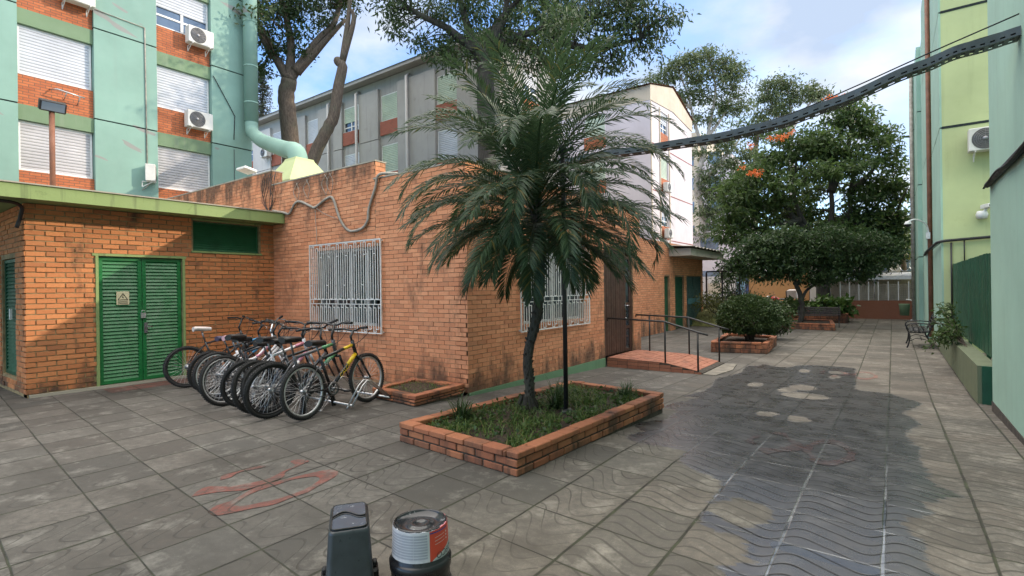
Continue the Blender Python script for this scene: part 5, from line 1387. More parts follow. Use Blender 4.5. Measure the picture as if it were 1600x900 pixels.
for i in range(NF):
    t = i/(NF-1)
    el = R(88-108*t**.87+rr.uniform(-8,8)); az = i*2.39996+rr.uniform(-.2,.2)
    ln = (1.63+.29*rr.random()+(.12 if t < .3 else 0))*(1-.30*max(0,t-.5)/.5)-(.3*rr.random() if t > .75 else 0)
    cu = R(48+40*rr.random()) if t < .2 else R(72+55*rr.random()) if t < .55 else R(38+34*rr.random())
    V, Fc = frond((-3.37+.03*math.cos(az), 5.09+.03*math.sin(az), 2.68-.46*t), az, el, ln, cu, rr)
    fq = [f if f[2] != f[3] else f[:3] for f in Fc]
    me = bpy.data.meshes.new('frond'); me.from_pydata([tuple(v) for v in V], [], fq); me.materials.append(M['leaf_palm'])
    link('frond', me, pm)

# ---- brick planters
def planter(label, corners, h, z0, soil_h, name='brick_planter', rows=2, wl=.24, seed=1):
    """corners anticlockwise; border of real bricks, cap course across"""
    t = thing(name, label, 'planter', (sum(c[0] for c in corners)/4, sum(c[1] for c in corners)/4, z0))
    r_ = random.Random(seed)
    core = MB(); br = MB(); n = len(corners); W = .115
    ctr = Vector((sum(c[0] for c in corners)/n, sum(c[1] for c in corners)/n, 0))
    capz = h-.055
    for i in range(n):
        a = Vector((*corners[i], 0)); b = Vector((*corners[(i+1) % n], 0)); L_ = (b-a).length; d = (b-a)/L_
        nin = Vector((-d.y, d.x, 0))
        if nin.dot(ctr-a) < 0: nin = -nin
        Mx = Matrix((( d.x, nin.x, 0, a.x), (d.y, nin.y, 0, a.y), (0,0,1,z0), (0,0,0,1)))
        core.box(.012, .012, -.05, L_-W-.0, W-.012, capz-.002, 0, Mx)
        rh = capz/rows
        for k in range(rows):
            u = -(wl/2 if k % 2 else 0)+r_.uniform(-.02,.02)
            while u < L_:
                p, q = max(u+.008, 0.0), min(u+wl-.008, L_); u += wl
                if q-p < .03: continue
                o = r_.uniform(-.004,.004)
                br.rbox(p, o, k*rh+.007, q, W-.006, (k+1)*rh-.007+r_.uniform(-.002,.002), .006, 0, Mx)
        u = 0.0
        while u < L_-W*.9:
            q = min(u+wl, L_-W+.0)
            br.rbox(u+.004, -.012+r_.uniform(-.004,.004), capz+.004, q-.004, W+.004+r_.uniform(-.003,.003), h+r_.uniform(-.003,.005), .007, 0, Mx)
            u += wl
    core.build('mortar_core', M['mortar_dark'], t)
    br.build('brick_border', M['brick_planter'], t)
    # soil bed, gently heaped
    N_ = 26; V = []; Fc = []
    A, B_, C_, D_ = [np.array(c) for c in corners]
    for i in range(N_):
        for j in range(N_):
            u, v = .03+.94*i/(N_-1), .03+.94*j/(N_-1)
            p = A*(1-u)*(1-v)+B_*u*(1-v)+C_*u*v+D_*(1-u)*v
            V.append((p[0], p[1], z0+soil_h+.03*math.sin(u*3.14)*math.sin(v*3.14)+rng.normal()*.007))
    for i in range(N_-1):
        for j in range(N_-1): k = i*N_+j; Fc.append((k, k+N_, k+N_+1, k+1))
    mesh_np('soil', V, Fc, M['soil'], t)
    return t
PL = [(-2.50,3.45),(-2.36,6.45),(-3.80,6.62),(-4.08,3.60)]
planter('big brick planter holding the palm and the black pole in the foreground', PL, .20, -.005, .13, seed=4)
planter('small weathered brick planter against the wall beside the bike rack', [(-5.12,4.78),(-5.14,5.80),(-6.2,5.80),(-6.1,4.88)], .14, -.005, .10, seed=5)
planter('low square brick planter under the round clipped bush', [(-2.56,14.35),(-2.70,16.5),(-4.15,16.8),(-3.86,14.05)], .28, -.2, .2, seed=6)
planter('wide low brick planter under the small dark tree', [(-1.75,22.6),(-2.05,25.3),(-4.6,25.6),(-4.3,22.95)], .25, -.2, .18, seed=7)
planter('brick planter with leafy plants around the thick tree trunk behind the bench', [(-1.6,27.0),(-1.7,29.3),(-4.4,29.4),(-4.2,27.1)], .42, -.2, .38, seed=8)

def inpoly(n, c):
    u, v = rng.random((n,1)), rng.random((n,1)); A, B_, C_, D_ = [np.array(q) for q in c]
    return A*(1-u)*(1-v)+B_*u*(1-v)+C_*u*v+D_*(1-u)*v

def blades(P, L_, W, droop, el=(.9,.4)):
    """arched grass blades, three segments"""
    n = len(P); az = rng.random(n)*6.283; e = rng.normal(el[0], el[1], n); Ln = L_*(.5+rng.random(n))
    V = np.zeros((n,7,3)); p = P.copy()
    s = np.stack([-np.sin(az), np.cos(az), np.zeros(n)], 1)
    for k in range(4):
        w_ = W*(1-k/3.0)
        if k < 3: V[:,2*k] = p-s*w_; V[:,2*k+1] = p+s*w_
        else: V[:,6] = p
        d = np.stack([np.cos(az)*np.cos(e), np.sin(az)*np.cos(e), np.sin(e)], 1)
        p = p+d*(Ln/3)[:,None]; e = e-droop*(.6+.8*rng.random(n))
    i = (np.arange(n)*7)[:,None]
    Q = np.concatenate([i+np.array([[0,1,3,2]]), i+np.array([[2,3,5,4]]), i+np.array([[4,5,6,6]])], 0)
    return V.reshape(-1,3), Q
def mesh_blades(name, V, Q, mat, parent=None):
    me = bpy.data.meshes.new(name); me.from_pydata([tuple(v) for v in V], [], [tuple(q) if q[2] != q[3] else tuple(q[:3]) for q in Q])
    me.materials.append(mat); return link(name, me, parent)
# grass and weeds of the front bed, in uneven patches
q = inpoly(6500, [(-2.66,3.66),(-2.55,6.25),(-3.68,6.4),(-3.92,3.76)])
nz = np.sin(q[:,0]*7.1+1.3)*np.sin(q[:,1]*5.3)+.6*np.sin(q[:,0]*17+q[:,1]*11)+rng.normal(size=len(q))*.5
q = q[nz > .15]
P = np.concatenate([q, np.full((len(q),1), .14)], 1)
V, Q = blades(P, .12, .006, .45)
o = mesh_blades('grass', V, Q, M['leaf_grass']); tag(o, 'short patchy grass and weeds in the front planter', 'grass', kind='stuff')
q = inpoly(230, [(-2.66,3.66),(-2.55,6.25),(-3.68,6.4),(-3.92,3.76)])
Pw = np.concatenate([q, np.full((len(q),1), .17)], 1); Pw = np.repeat(Pw, 7, 0)+rng.normal(size=(len(q)*7,3))*np.array([.04,.04,.025])
V, Fc = leaf_geo(Pw, .05, .6, -.2)
o = mesh_np('weeds', V, Fc, M['leaf_mid']); tag(o, 'low broad leaved weeds scattered over the front bed', 'weeds', kind='stuff')
q = inpoly(500, [(-5.25,4.92),(-5.27,5.7),(-6.1,5.7),(-6.0,5.05)]); P = np.concatenate([q, np.full((len(q),1), .10)], 1)
V, Q = blades(P, .07, .004, .5); o = mesh_blades('grass', V, Q, M['leaf_grass']); tag(o, 'sparse dry grass in the small wall planter', 'grass', kind='stuff')

def spider(label, x, y, z, n, L_, W=.008, mat='leaf_spider', group='strap leaved plants in the front bed'):
    P = np.tile(np.array([[x,y,z]]), (n,1))+rng.normal(size=(n,3))*np.array([.03,.03,.004])
    V, Q = blades(P, L_, W, .42, (1.0,.35)); o = mesh_blades('strap_plant', V, Q, M[mat]); tag(o, label, 'plant', group)
spider('bushy dark strap leaved plant at the near left corner of the front bed', -3.72, 4.15, .15, 130, .30, .009, 'leaf_bush')
spider('tall strap leaved plant beside the palm trunk, left of the black pole', -3.14, 5.15, .15, 120, .34, .010, 'leaf_bush')
spider('small pale variegated plant at the far end of the front bed', -2.74, 6.15, .15, 130, .23, .008)
spider('short strap leaved tuft against the far left edge of the front bed', -3.45, 5.75, .15, 70, .25, .008)

def bush(name, label, cat, blobs, leaf, lsize, dens, clr, stem=None, group=None):
    x, y = np.mean([b[0] for b in blobs]), np.mean([b[1] for b in blobs]); z0 = min(b[2]-b[4] for b in blobs)-.15
    t = thing(name, label, cat, (x, y, z0), group)
    P, D, C = clump_points(blobs, dens, clr); V, Fc = leaf_geo(P, lsize, .5, .0, D*3)
    mesh_np('foliage', V, Fc, leaf, t)
    mb = MB(); cc = np.concatenate(C)
    for c in cc[rng.choice(len(cc), min(len(cc), 36), replace=False)]:
        mb.tube(spline([(x+rng.normal()*.06, y+rng.normal()*.06, z0), tuple((np.array([x,y,z0])+c)/2+rng.normal(size=3)*.05), tuple(c)],3), [.02,.018,.016,.014,.012,.009,.005], 4, cap=False)
    mb.build('stem', M['bark_dark'], t)
    return t
cbu = thing('clipped_bush', 'round clipped dark green bush in the square brick planter', 'bush', (-3.2,15.4,.0))
n_ = 22000; u_ = unit(rng.normal(size=(n_,3))); u_[:,2] = np.where(u_[:,2] < -.55, -.55-.12*rng.random(n_), u_[:,2])
lump = 1+.07*np.sin(u_[:,0]*9+u_[:,2]*7)*np.sin(u_[:,1]*8+2)+.03*np.sin(u_[:,0]*19)*np.sin(u_[:,2]*17+u_[:,1]*13)
P = np.array([-3.2,15.3,.66])+u_*np.array([.78,.80,.60])*(lump*(.80+.22*rng.random(n_)))[:,None]
V, Fc = leaf_geo(P, .062, .5, -.1, u_*1.2); mesh_np('foliage', V, Fc, M['leaf_bush'], cbu)
mb = MB()
for k in range(26):
    d_ = unit(rng.normal(size=3)); d_[2] = abs(d_[2])*.5; e_ = np.array([-3.2,15.4,.70])+d_*np.array([.6,.6,.4])
    mb.tube(spline([(-3.2+rng.normal()*.06,15.4+rng.normal()*.06,-.05), tuple((np.array([-3.2,15.4,.1])+e_)/2), tuple(e_)],3), [.022,.02,.018,.015,.012,.010,.007], 5, cap=False)
mb.build('stem', M['bark'], cbu)
bush('shrub', 'second darker rounded shrub just behind the clipped bush', 'bush', [(-3.3,18.2,.60,.75,.5),(-2.95,18.3,.45,.5,.45),(-3.1,18.2,.6,.5,.4)], M['leaf_bush'], .08, 44, .2)
bush('hedge_shrub', 'yellow green shrub spilling over the mound beyond the bush', 'bush', [(-5.9,23.5,.75,1.0,.32),(-5.0,24.2,.5,.9,.3),(-6.6,23.0,.9,.7,.35)], M['leaf_hedge'], .09, 26, .3)
bush('hedge_shrub', 'dull green shrub on the mound beside the parked motorcycle', 'bush', [(-5.6,27.5,.75,1.0,.45),(-6.6,27.0,.9,.9,.45),(-4.9,28.2,.5,.7,.4)], M['leaf_mid'], .10, 24, .32)
bush('shrub', 'dark wispy shrub growing beside the iron gate at the wing corner', 'bush', [(-6.4,25.6,1.3,.45,1.2),(-5.9,26.2,2.0,.7,.6),(-6.6,26.5,2.1,.6,.5),(-5.2,27.0,2.1,.6,.4)], M['leaf_dark'], .12, 26, .32)
bush('leafy_plant', 'glossy broad leaved plants at the right end of the planter behind the bench', 'plant', [(-2.1,27.6,.55,.5,.36),(-1.85,28.3,.5,.45,.36),(-2.7,27.5,.6,.4,.32)], M['leaf_shiny'], .26, 14, .25)
bush('leafy_plant', 'darker broad leaved plants at the left end of the planter behind the bench', 'plant', [(-3.6,27.5,.5,.5,.34),(-4.0,28.2,.5,.4,.34)], M['leaf_bush'], .24, 14, .25)
# plant on the low wall
t = thing('fern_plant', 'straggly fern like plant growing on the low green wall against the fence', 'plant', (1.08, 13.4, .35))
mb = MB(); P = []
for k in range(20):
    y0 = 12.9+1.3*rng.random(); e = np.array([1.02-.35*rng.random(), y0+rng.normal()*.35, .45+.95*rng.random()*max(.25,1-abs(y0-13.7)/1.0)])
    if rng.random() < .3: e[2] = .15+.3*rng.random(); e[0] -= .15
    s_ = np.array([1.1, 13.2+rng.normal()*.3, .35]); m_ = (s_+e)/2+np.array([-.05,0,.15])
    pts = spline([tuple(s_), tuple(m_), tuple(e)], 5); mb.tube(pts, .006, 4, cap=False)
    for p in pts[3:]: P.append(np.array(p)+rng.normal(size=(6,3))*.05)
mb.build('stem', M['bark'], t)
V, Fc = leaf_geo(np.concatenate(P), .10, .35, .1, np.array([[-.4,0,.2]])); mesh_np('foliage', V, Fc, M['leaf_mid'], t)
# distant green mass closing the view
P, D, C = clump_points([(-30+k*5.5+rng.normal(), 86+rng.normal()*3, 2.5+rng.random()*2.0, 4.5, 3.5+rng.random()*1.5) for k in range(13)], 26, 1.5)
V, Fc = leaf_geo(P, .9, .5, .2, D); o = mesh_np('far_trees', V, Fc, M['leaf_mid']); tag(o, 'far off belt of trees closing the end of the view', 'trees', kind='stuff')

# ------------------------------------------------------------------ overhead cable tray
ct = thing('cable_tray', 'sagging perforated cable tray strung from the right wall to the brick building', 'cable tray', (1.04, 7.2, 3.9))
tp0 = [(1.045,7.2,3.97),(.6,7.21,3.92),(.2,7.22,3.83),(-.52,7.25,3.64),(-1.2,7.28,3.52),(-2.06,7.32,3.49),(-3.22,7.40,3.54),(-4.3,7.45,3.56),(-5.2,7.5,3.55)]
tpp = [(p[0], p[1]+.008*math.sin(i*.4), p[2]+.006*math.sin(i*.5+1)) for i, p in enumerate(spline(tp0, 12))]
mb = MB(); W_ = .095; Ht = .09
def trp(i, dy, dz): p = tpp[i]; return (p[0], p[1]+dy, p[2]+dz)
for i in range(len(tpp)-1):
    hole = i % 2 == 1
    for (y0, y1) in ((-W_,-.055),(-.014,.014),(.055,W_)):
        mb.quad(trp(i,y0,0), trp(i+1,y0,0), trp(i+1,y1,0), trp(i,y1,0))
    if not hole:
        for (y0, y1) in ((-.055,-.014),(.014,.055)):
            mb.quad(trp(i,y0,0), trp(i+1,y0,0), trp(i+1,y1,0), trp(i,y1,0))
    for sg in (-1, 1):
        mb.quad(trp(i,sg*W_,0), trp(i+1,sg*W_,0), trp(i+1,sg*W_,.018), trp(i,sg*W_,.018))
        mb.quad(trp(i,sg*W_,.034), trp(i+1,sg*W_,.034), trp(i+1,sg*W_,Ht), trp(i,sg*W_,Ht))
        if not hole: mb.quad(trp(i,sg*W_,.018), trp(i+1,sg*W_,.018), trp(i+1,sg*W_,.034), trp(i,sg*W_,.034))
mb.build('tray', M['tray'], ct)
for k, (dy, dz, r_, sg) in enumerate(((-.045,.06,.030,.0),(.01,.065,.034,.0),(.055,.055,.026,.0))):
    mb = MB(); mb.tube([(p[0], p[1]+dy, p[2]+dz+.004) for p in tpp[::3]], r_, 6); mb.build('cable', M['cable_black'], ct)
mb = MB()
mb.tube(spline([(1.04,7.15,4.2),(.5,7.18,4.06),(.1,7.2,3.95),(-.3,7.2,3.83),(-1.0,7.25,3.66),(-1.6,7.3,3.60),(-2.0,7.32,3.58)],5), .008, 5)
mb.tube(spline([(1.04,7.25,4.10),(.55,7.22,4.03),(.0,7.25,3.88),(-.6,7.27,3.71)],5), .008, 5)
tag(mb.build('cable', M['cable_black']), 'thin loose black wires running along the top of the hanging cable tray', 'cable')

# black pole in the planter
bp = thing('black_pole', 'thin straight black pole standing in the front planter beside the palm', 'pole', (-2.98, 5.07, .14))
mb = MB(); mb.tube([(-2.98,5.07,.10),(-2.985,5.08,3.15)], .026, 10); mb.build('pole', M['black'], bp)
mb = MB(); mb.lathe([(0,.19),(.06,.19),(.075,.15),(.075,.13)], 12, 0, Matrix.Translation((-2.98,5.07,0))); mb.build('base_collar', M['black'], bp)
mb = MB(); mb.lathe([(.0,3.16),(.04,3.15),(.05,3.10),(.03,3.06)], 10, 0, Matrix.Translation((-2.985,5.08,0))); mb.build('cap', M['black'], bp)

# ------------------------------------------------------------------ bicycles
WR = .335
def wheel_meshes():
    T = Matrix.Rotation(R(90), 4, 'Y')
    mb = MB(); n = 10
    prof = [(WR-.024+.024*math.cos(2*math.pi*k/n), .024*math.sin(2*math.pi*k/n)) for k in range(n+1)]
    mb.lathe(prof, 40, 0, T)
    # tread knobs
    for k in range(64):
        an = 2*math.pi*k/64; 
        for s_ in (-.011,.011):
            Mx = Matrix.Rotation(an+(s_*3),4,'X') @ Matrix.Translation((s_,0,WR-.001)); mb.box(-.006,-.008,-.003,.006,.008,.004,0,Mx)
    ty = mb
    mb = MB(); mb.lathe([(WR-.062,-.011),(WR-.044,-.013),(WR-.044,.013),(WR-.062,.011),(WR-.062,-.011)], 40, 0, T); ri = mb
    mb = MB(); mb.lathe([(0,-.05),(.018,-.05),(.024,-.03),(.014,-.02),(.014,.02),(.024,.03),(.018,.05),(0,.05)], 12, 0, T)
    for k in range(28):
        a0 = 2*math.pi*k/28; a1 = a0+(.35 if k % 2 else -.35); s_ = .028 if (k//2) % 2 else -.028
        mb.tube([(s_, .022*math.cos(a1), .022*math.sin(a1)), (s_*.15, (WR-.06)*math.cos(a0), (WR-.06)*math.sin(a0))], .0019, 4, cap=False)
    return ty, ri, mb
TY, RI, HB = wheel_meshes()
def mesh_of(mb, name, mat):
    o = mb.build(name, mat); me = o.data; bpy.data.objects.remove(o); return me
ME_TY = mesh_of(TY, 'tyre', M['rubber'])
ME_RIM = {k: mesh_of(RI, 'rim', M[k]) for k in ('alu', 'black')}
ME_HUB = mesh_of(HB, 'wheel', M['galv'])

def paint(name, col): return plain(name, col, .3, var=.08, nscale=20)
PT = dict(black=paint('bike_black', (.015,.015,.017)), white=paint('bike_white', (.72,.70,.72)), yellow=paint('bike_yellow', (.72,.48,.02)),
          green=paint('bike_green', (.10,.28,.13)), pink=paint('bike_pink', (.60,.25,.33)), silver=paint('bike_silver', (.5,.5,.52)), blue=paint('bike_blue', (.06,.25,.45)), grey=paint('bike_grey', (.09,.09,.10)))
SAD = dict(black=M['black_plastic'], white=plain('saddle_white', (.68,.62,.60), .5, var=.08), pink=plain('saddle_pink', (.62,.38,.42), .5, var=.1), purple=plain('saddle_purple', (.06,.05,.10), .5))

def bicycle(label, x, y, yaw, lean, frame, accent, saddle, rim='alu', step=False, seat_h=.90, bar_h=1.0, fork='black', fat=1.0, lettering=None, steer=0.0, size=1.0):
    t = thing('bicycle', label, 'bicycle', (0,0,0), 'bicycles parked in the rack by the brick wall')
    rh, fh = Vector((0,-.52,WR)), Vector((0,.56,WR))
    bbk = Vector((0,-.10,.30)); st = Vector((0,-.24,.72 if not step else .66)); ht = Vector((0,.33,.84)); hb = Vector((0,.375,.69))
    mb = MB(); r_ = .018*fat
    if step:
        mb.tube(spline([tuple(ht),(0,.12,.58),(0,-.04,.50),(0,-.20,.54)],5), r_, 10)
        mb.tube(spline([tuple(hb),(0,.14,.46),(0,-.02,.34),tuple(bbk)],5), r_*1.05, 10)
    else:
        mb.tube([ht+Vector((0,0,-.03)), (st+bbk*.08)/1.08], r_*.95, 10)
        mb.tube([hb, bbk], r_*1.2, 10)
    mb.tube([bbk, st], r_*.95, 10)
    mb.tube([ht+Vector((0,-.008,.03)), hb+Vector((0,.008,-.03))], r_*1.15, 10)
    for s_ in (-1, 1):
        mb.tube([bbk+Vector((s_*.03,-.01,0)), bbk+Vector((s_*.05,-.15,.005)), rh+Vector((s_*.065,0,0))], .011, 8)
        mb.tube([st+Vector((s_*.015,0,-.05)), st+Vector((s_*.05,-.10,-.14)), rh+Vector((s_*.065,0,0))], .009, 8)
    fr = mb.build('frame', PT[frame], t, True)
    mb = MB()
    if step: mb.tube(spline([(0,.25,.69),(0,.14,.585),(0,.05,.53)],4), r_*1.12, 10)
    else:
        a, b = hb+(bbk-hb)*.02, hb+(bbk-hb)*.34; mb.tube([a, b], r_*1.27, 10)
        a, b = (ht+Vector((0,0,-.03)))+(st-ht)*.03, (ht+Vector((0,0,-.03)))+(st-ht)*.30; mb.tube([a, b], r_*1.06, 10)
    mb.build('frame_band', PT[accent], fr, True)
    if lettering:
        cu = bpy.data.curves.new('lettering', 'FONT'); cu.body = lettering[0]; cu.size = .075; cu.align_x = 'CENTER'; cu.align_y = 'CENTER'; cu.extrude = .0005
        tmp = bpy.data.objects.new('tmp', cu); COL.objects.link(tmp)
        dg = bpy.context.evaluated_depsgraph_get(); me = bpy.data.meshes.new_from_object(tmp.evaluated_get(dg)); me.name = 'lettering'
        bpy.data.objects.remove(tmp); me.materials.clear(); me.materials.append(PT[lettering[1]])
        o = link('lettering', me, fr, True)
        d = (hb-bbk).normalized(); xx = d; zz = Vector((1,0,0)); yy = zz.cross(xx)
        o.matrix_local = Matrix.Translation(bbk+(hb-bbk)*.5+zz*(r_*1.28)) @ Matrix((xx, yy, zz)).transposed().to_4x4()
    # fork, bars
    mb = MB(); 
    for s_ in (-1, 1):
        mb.tube([hb+Vector((s_*.05,.02,-.05)), hb+Vector((s_*.056,.07,-.16))], .017, 8); mb.tube([hb+Vector((s_*.056,.07,-.16)), fh+Vector((s_*.06,0,0))], .013, 8)
    mb.tube([hb+Vector((-.055,.02,-.045)), hb+Vector((.055,.02,-.045))], .02, 8)
    mb.build('fork', PT[fork], t, True)
    hc = Vector((0,.36,bar_h)); CSs = math.cos(steer); SNs = math.sin(steer)
    mb = MB(); mb.tube([ht+Vector((0,-.01,.02)), ht+Vector((0,-.03,.08)), hc], .016, 8)
    mb.tube([(-.30,.27,bar_h+.035),(-.14,.34,bar_h+.03),(-.05,.365,bar_h),(.05,.365,bar_h),(.14,.34,bar_h+.03),(.30,.27,bar_h+.035)], .0125, 8)
    hbm = mb.build('handlebar', M['black'] if saddle != 'pink' else M['chrome'], t, True)
    for s_ in (-1, 1):
        mb = MB(); mb.tube([(s_*.29,.275,bar_h+.035),(s_*.345,.25,bar_h+.035)], .018, 8); mb.tube([(s_*.19,.325,bar_h+.03),(s_*.285,.278,bar_h+.035)], .017, 8); mb.build('grip', M['black_plastic'], hbm, True)
        mb = MB(); mb.tube([(s_*.17,.345,bar_h+.02),(s_*.22,.38,bar_h),(s_*.29,.35,bar_h-.01)], .006, 5); mb.build('brake_lever', M['steel_dull'], hbm, True)
    mb = MB()
    mb.tube(spline([(-.17,.36,bar_h+.02),(-.10,.50,bar_h+.02),(-.02,.47,.9),(0,.40,.76)],5), .004, 5)
    mb.tube(spline([(.17,.36,bar_h+.02),(.12,.52,bar_h-.03),(.03,.46,.86),(.02,.30,.80)],5), .004, 5)
    mb.build('brake_cable', M['cable_black'], t, True)
    # saddle
    mb = MB(); mb.tube([st, Vector((0,-.285,seat_h-.05))], .013, 8); mb.build('seat_post', M['steel_dull'], t, True)
    mb = MB(); sec = [(-.13,.075,.0),(-.10,.085,.008),(-.02,.06,.002),(.05,.032,-.004),(.11,.022,-.004),(.14,.014,-.012)]
    k0 = len(mb.v); n = 10
    for (dy, w_, dz) in sec:
        for j in range(n):
            an = 2*math.pi*j/n; mb.v.append((w_*math.cos(an), -.28+dy, seat_h+dz+(.034 if math.sin(an) > 0 else .045)*math.sin(an)*(1 if w_ > .03 else .8)))
    for i in range(len(sec)-1):
        for j in range(n): mb.face((k0+i*n+j, k0+i*n+(j+1)%n, k0+(i+1)*n+(j+1)%n, k0+(i+1)*n+j), 0, True)
    mb.face([k0+j for j in range(n)], 0); mb.face([k0+(len(sec)-1)*n+j for j in range(n)][::-1], 0)
    mb.build('saddle', SAD[saddle], t, True)
    # drive train
    T = Matrix.Translation((.055,-.10,.30)) @ Matrix.Rotation(R(90),4,'Y')
    mb = MB(); mb.lathe([(.060,-.003),(.085,-.003),(.088,.003),(.060,.003),(.060,-.003)], 24, 0, T); mb.lathe([(0,-.1),(.02,-.1),(.02,.02),(0,.02)], 10, 0, T)
    for k in range(5):
        an = k*1.2566; mb.tube([T @ Vector((.02*math.cos(an),.02*math.sin(an),0)), T @ Vector((.06*math.cos(an),.06*math.sin(an),0))], .007, 5)
    ck = mb.build('crankset', M['steel_dull'], t, True)
    for s_, an in ((1, R(-20)), (-1, R(160))):
        e = Vector((s_*.075, -.10+.17*math.cos(an), .30+.17*math.sin(an)))
        mb = MB(); mb.tube([(s_*.07,-.10,.30), e], .010, 6); mb.rbox(e.x+(.01 if s_ > 0 else -.10), e.y-.035, e.z-.012, e.x+(.10 if s_ > 0 else -.01), e.y+.035, e.z+.012, .005); mb.build('pedal', M['black_plastic'], ck, True)
    mb = MB()
    for rr_, zz in ((.045,.030),(.036,.038),(.028,.046)): mb.lathe([(rr_-.012,zz-.003),(rr_,zz-.003),(rr_,zz+.002),(rr_-.012,zz+.002)], 16, 0, Matrix.Translation(rh) @ Matrix.Rotation(R(90),4,'Y'))
    mb.tube([(.055,-.10,.388),(.040,-.52,WR+.045)], .0045, 4); mb.tube([(.055,-.10,.212),(.045,-.42,.25),(.045,-.50,.27)], .0045, 4); mb.tube([(.045,-.52,WR-.02),(.05,-.50,.25)], .010, 5)
    mb.build('chain', M['steel_dull'], t, True)
    for c in (rh, fh):
        wo = link('wheel', ME_HUB, t, True); wo.location = c
        for me, nm in ((ME_TY, 'tyre'), (ME_RIM[rim], 'rim')): link(nm, me, wo, True)
        wo.rotation_euler = (random.random()*6, 0, 0)
    # bar turn handled by the whole pose: a parked lean
    if abs(steer) > .01:
        ax_ = (ht-hb).normalized(); SM = Matrix.Translation(hb) @ Matrix.Rotation(steer,4,ax_) @ Matrix.Translation(-hb)
        for ch in t.children:
            if ch.name.split('.')[0] in ('fork','handlebar','brake_cable') or (ch.name.split('.')[0] == 'wheel' and ch.location.y > 0):
                ch.matrix_local = SM @ ch.matrix_local
    if size != 1.0: t.scale = (size,)*3
    t.location = (x, y, 0.004)
    t.rotation_euler = (0, lean, yaw)
    return t
bicycle('nearest bicycle, black frame with a bright yellow head and bare silver rims', -5.79, 4.08, R(9), R(-4), 'black', 'yellow', 'black', 'alu', False, .90, 1.0, 'black', 1.15, ('CALOI', 'yellow'))
bicycle('second bicycle from the right, dark frame with a green band on its top tube', -6.17, 3.90, R(2), R(5), 'grey', 'green', 'black', 'black', False, .93, 1.06, 'black', 1.15, ('SUNDOWN', 'white'), R(18), 1.02)
bicycle('white and pink bicycle with black rims between two dark ones', -6.66, 3.92, R(12), R(-4), 'white', 'pink', 'black', 'black', False, .92, 1.07, 'silver', 1.1, None, R(-14))
bicycle('all black bicycle standing in the middle of the rack', -7.0, 4.0, R(-3), R(6), 'black', 'grey', 'black', 'black', False, .88, 1.02, 'black', 1.0, None, R(22), .96)
bicycle('black bicycle with pale silver fork and bare rims, right of the white step through', -7.42, 3.92, R(9), R(-6), 'black', 'silver', 'black', 'alu', False, .90, 1.03, 'silver', 1.0, None, R(-20), 1.02)
bicycle('white step through bicycle with a pink saddle and chrome handlebar', -7.95, 4.12, R(-4), R(-6), 'white', 'pink', 'pink', 'alu', True, .86, 1.06, 'white', 1.1, None, R(15))
bicycle('dark bicycle with a purple saddle and blue band, next to the white saddle', -8.62, 4.22, R(3), R(4), 'black', 'blue', 'purple', 'black', False, .86, 1.04, 'black', 1.0, None, R(-16), .95)
bicycle('leftmost bicycle, black with a white saddle beside the green door', -9.22, 4.22, R(-6), R(-4), 'black', 'grey', 'white', 'black', False, .94, 1.07, 'black', 1.0)

bicycle('dark bicycle squeezed between the green banded one and the white and pink one', -6.42, 4.02, R(-2), R(-7), 'black', 'grey', 'black', 'black', False, .91, 1.05, 'black', 1.1, None, R(25), .98)
bicycle('dark bicycle with bare rims pressed against the white step through', -7.70, 4.02, R(6), R(7), 'grey', 'black', 'black', 'alu', False, .89, 1.04, 'black', 1.05, None, R(-10), .98)

def rack(label, x0, n):
    t = thing('bike_rack', label, 'bike rack', (x0, 4.45, 0), 'steel bike racks')
    x1 = x0-n*.55
    for y in (4.22, 4.83):
        mb = MB(); mb.tube([(x0,y,.05),(x1,y,.05)], .015, 8); mb.build('rail', M['galv'], t)
    for k in range(n+1):
        x = x0-k*.55
        for dx in (0, -.075) if k < n else (0,):
            mb = MB(); mb.tube([(x+dx,4.20,.05),(x+dx,4.36,.28),(x+dx,4.44,.345),(x+dx,4.50,.335),(x+dx,4.85,.05)], .012, 8); mb.build('hoop', M['galv'], t)
    for x in (x0-.1, x1+.1):
        mb = MB(); mb.tube([(x,4.19,0),(x,4.22,.05)], .012, 6); mb.build('foot', M['galv'], t)
    return t
rack('near steel bike rack holding the bicycle with the yellow head', -5.66, 4)
rack('far steel bike rack under the leftmost bicycles', -7.95, 3)

# ------------------------------------------------------------------ buckets in the foreground
bk = thing('square_bucket', 'dark grey rectangular bucket standing upside down on the paving', 'bucket', (-2.33, 1.66, 0))
bgrey = plain('bucket_grey', (.030,.036,.042), .38, var=.25, nscale=14, bump=.05)
gb_ = NG('bucket_top'); p_ = gb_.pos(True); nz_ = gb_.noise(p_, 26, 6, .7)
gb_.out(gb_.mix(gb_.ramp(nz_, .62, .70), (.060,.075,.098), (.42,.44,.47)), gb_.ramp(gb_.noise(p_, 9, 4), .3, .7, .15, .4)); M['bucket_top'] = gb_.m
c_ = Vector((-2.295, 1.675, 0))
ax_d = Vector((-.5906, .807, 0)); ax_w = Vector((.807, .5906, 0))
ax_w = Matrix.Rotation(R(17),3,'Z') @ ax_w; ax_d = Matrix.Rotation(R(17),3,'Z') @ ax_d
BM = Matrix((ax_w, ax_d, Vector((0,0,1)))).transposed().to_4x4(); BM.translation = c_
def rrect(hw, hd, r_, n=5):
    out = []
    for (sx, sy, a0) in ((1,1,0),(-1,1,90),(-1,-1,180),(1,-1,270)):
        for k in range(n+1):
            a = R(a0+90*k/n); out.append((sx*(hw-r_)+r_*math.cos(a), sy*(hd-r_)+r_*math.sin(a)))
    return out
mb = MB()
rings = [(.128,.205,.03,.0),(.128,.205,.03,.035),(.120,.197,.03,.05),(.118,.195,.03,.055),(.098,.168,.03,.355),(.095,.165,.03,.368),(.089,.159,.028,.372)]
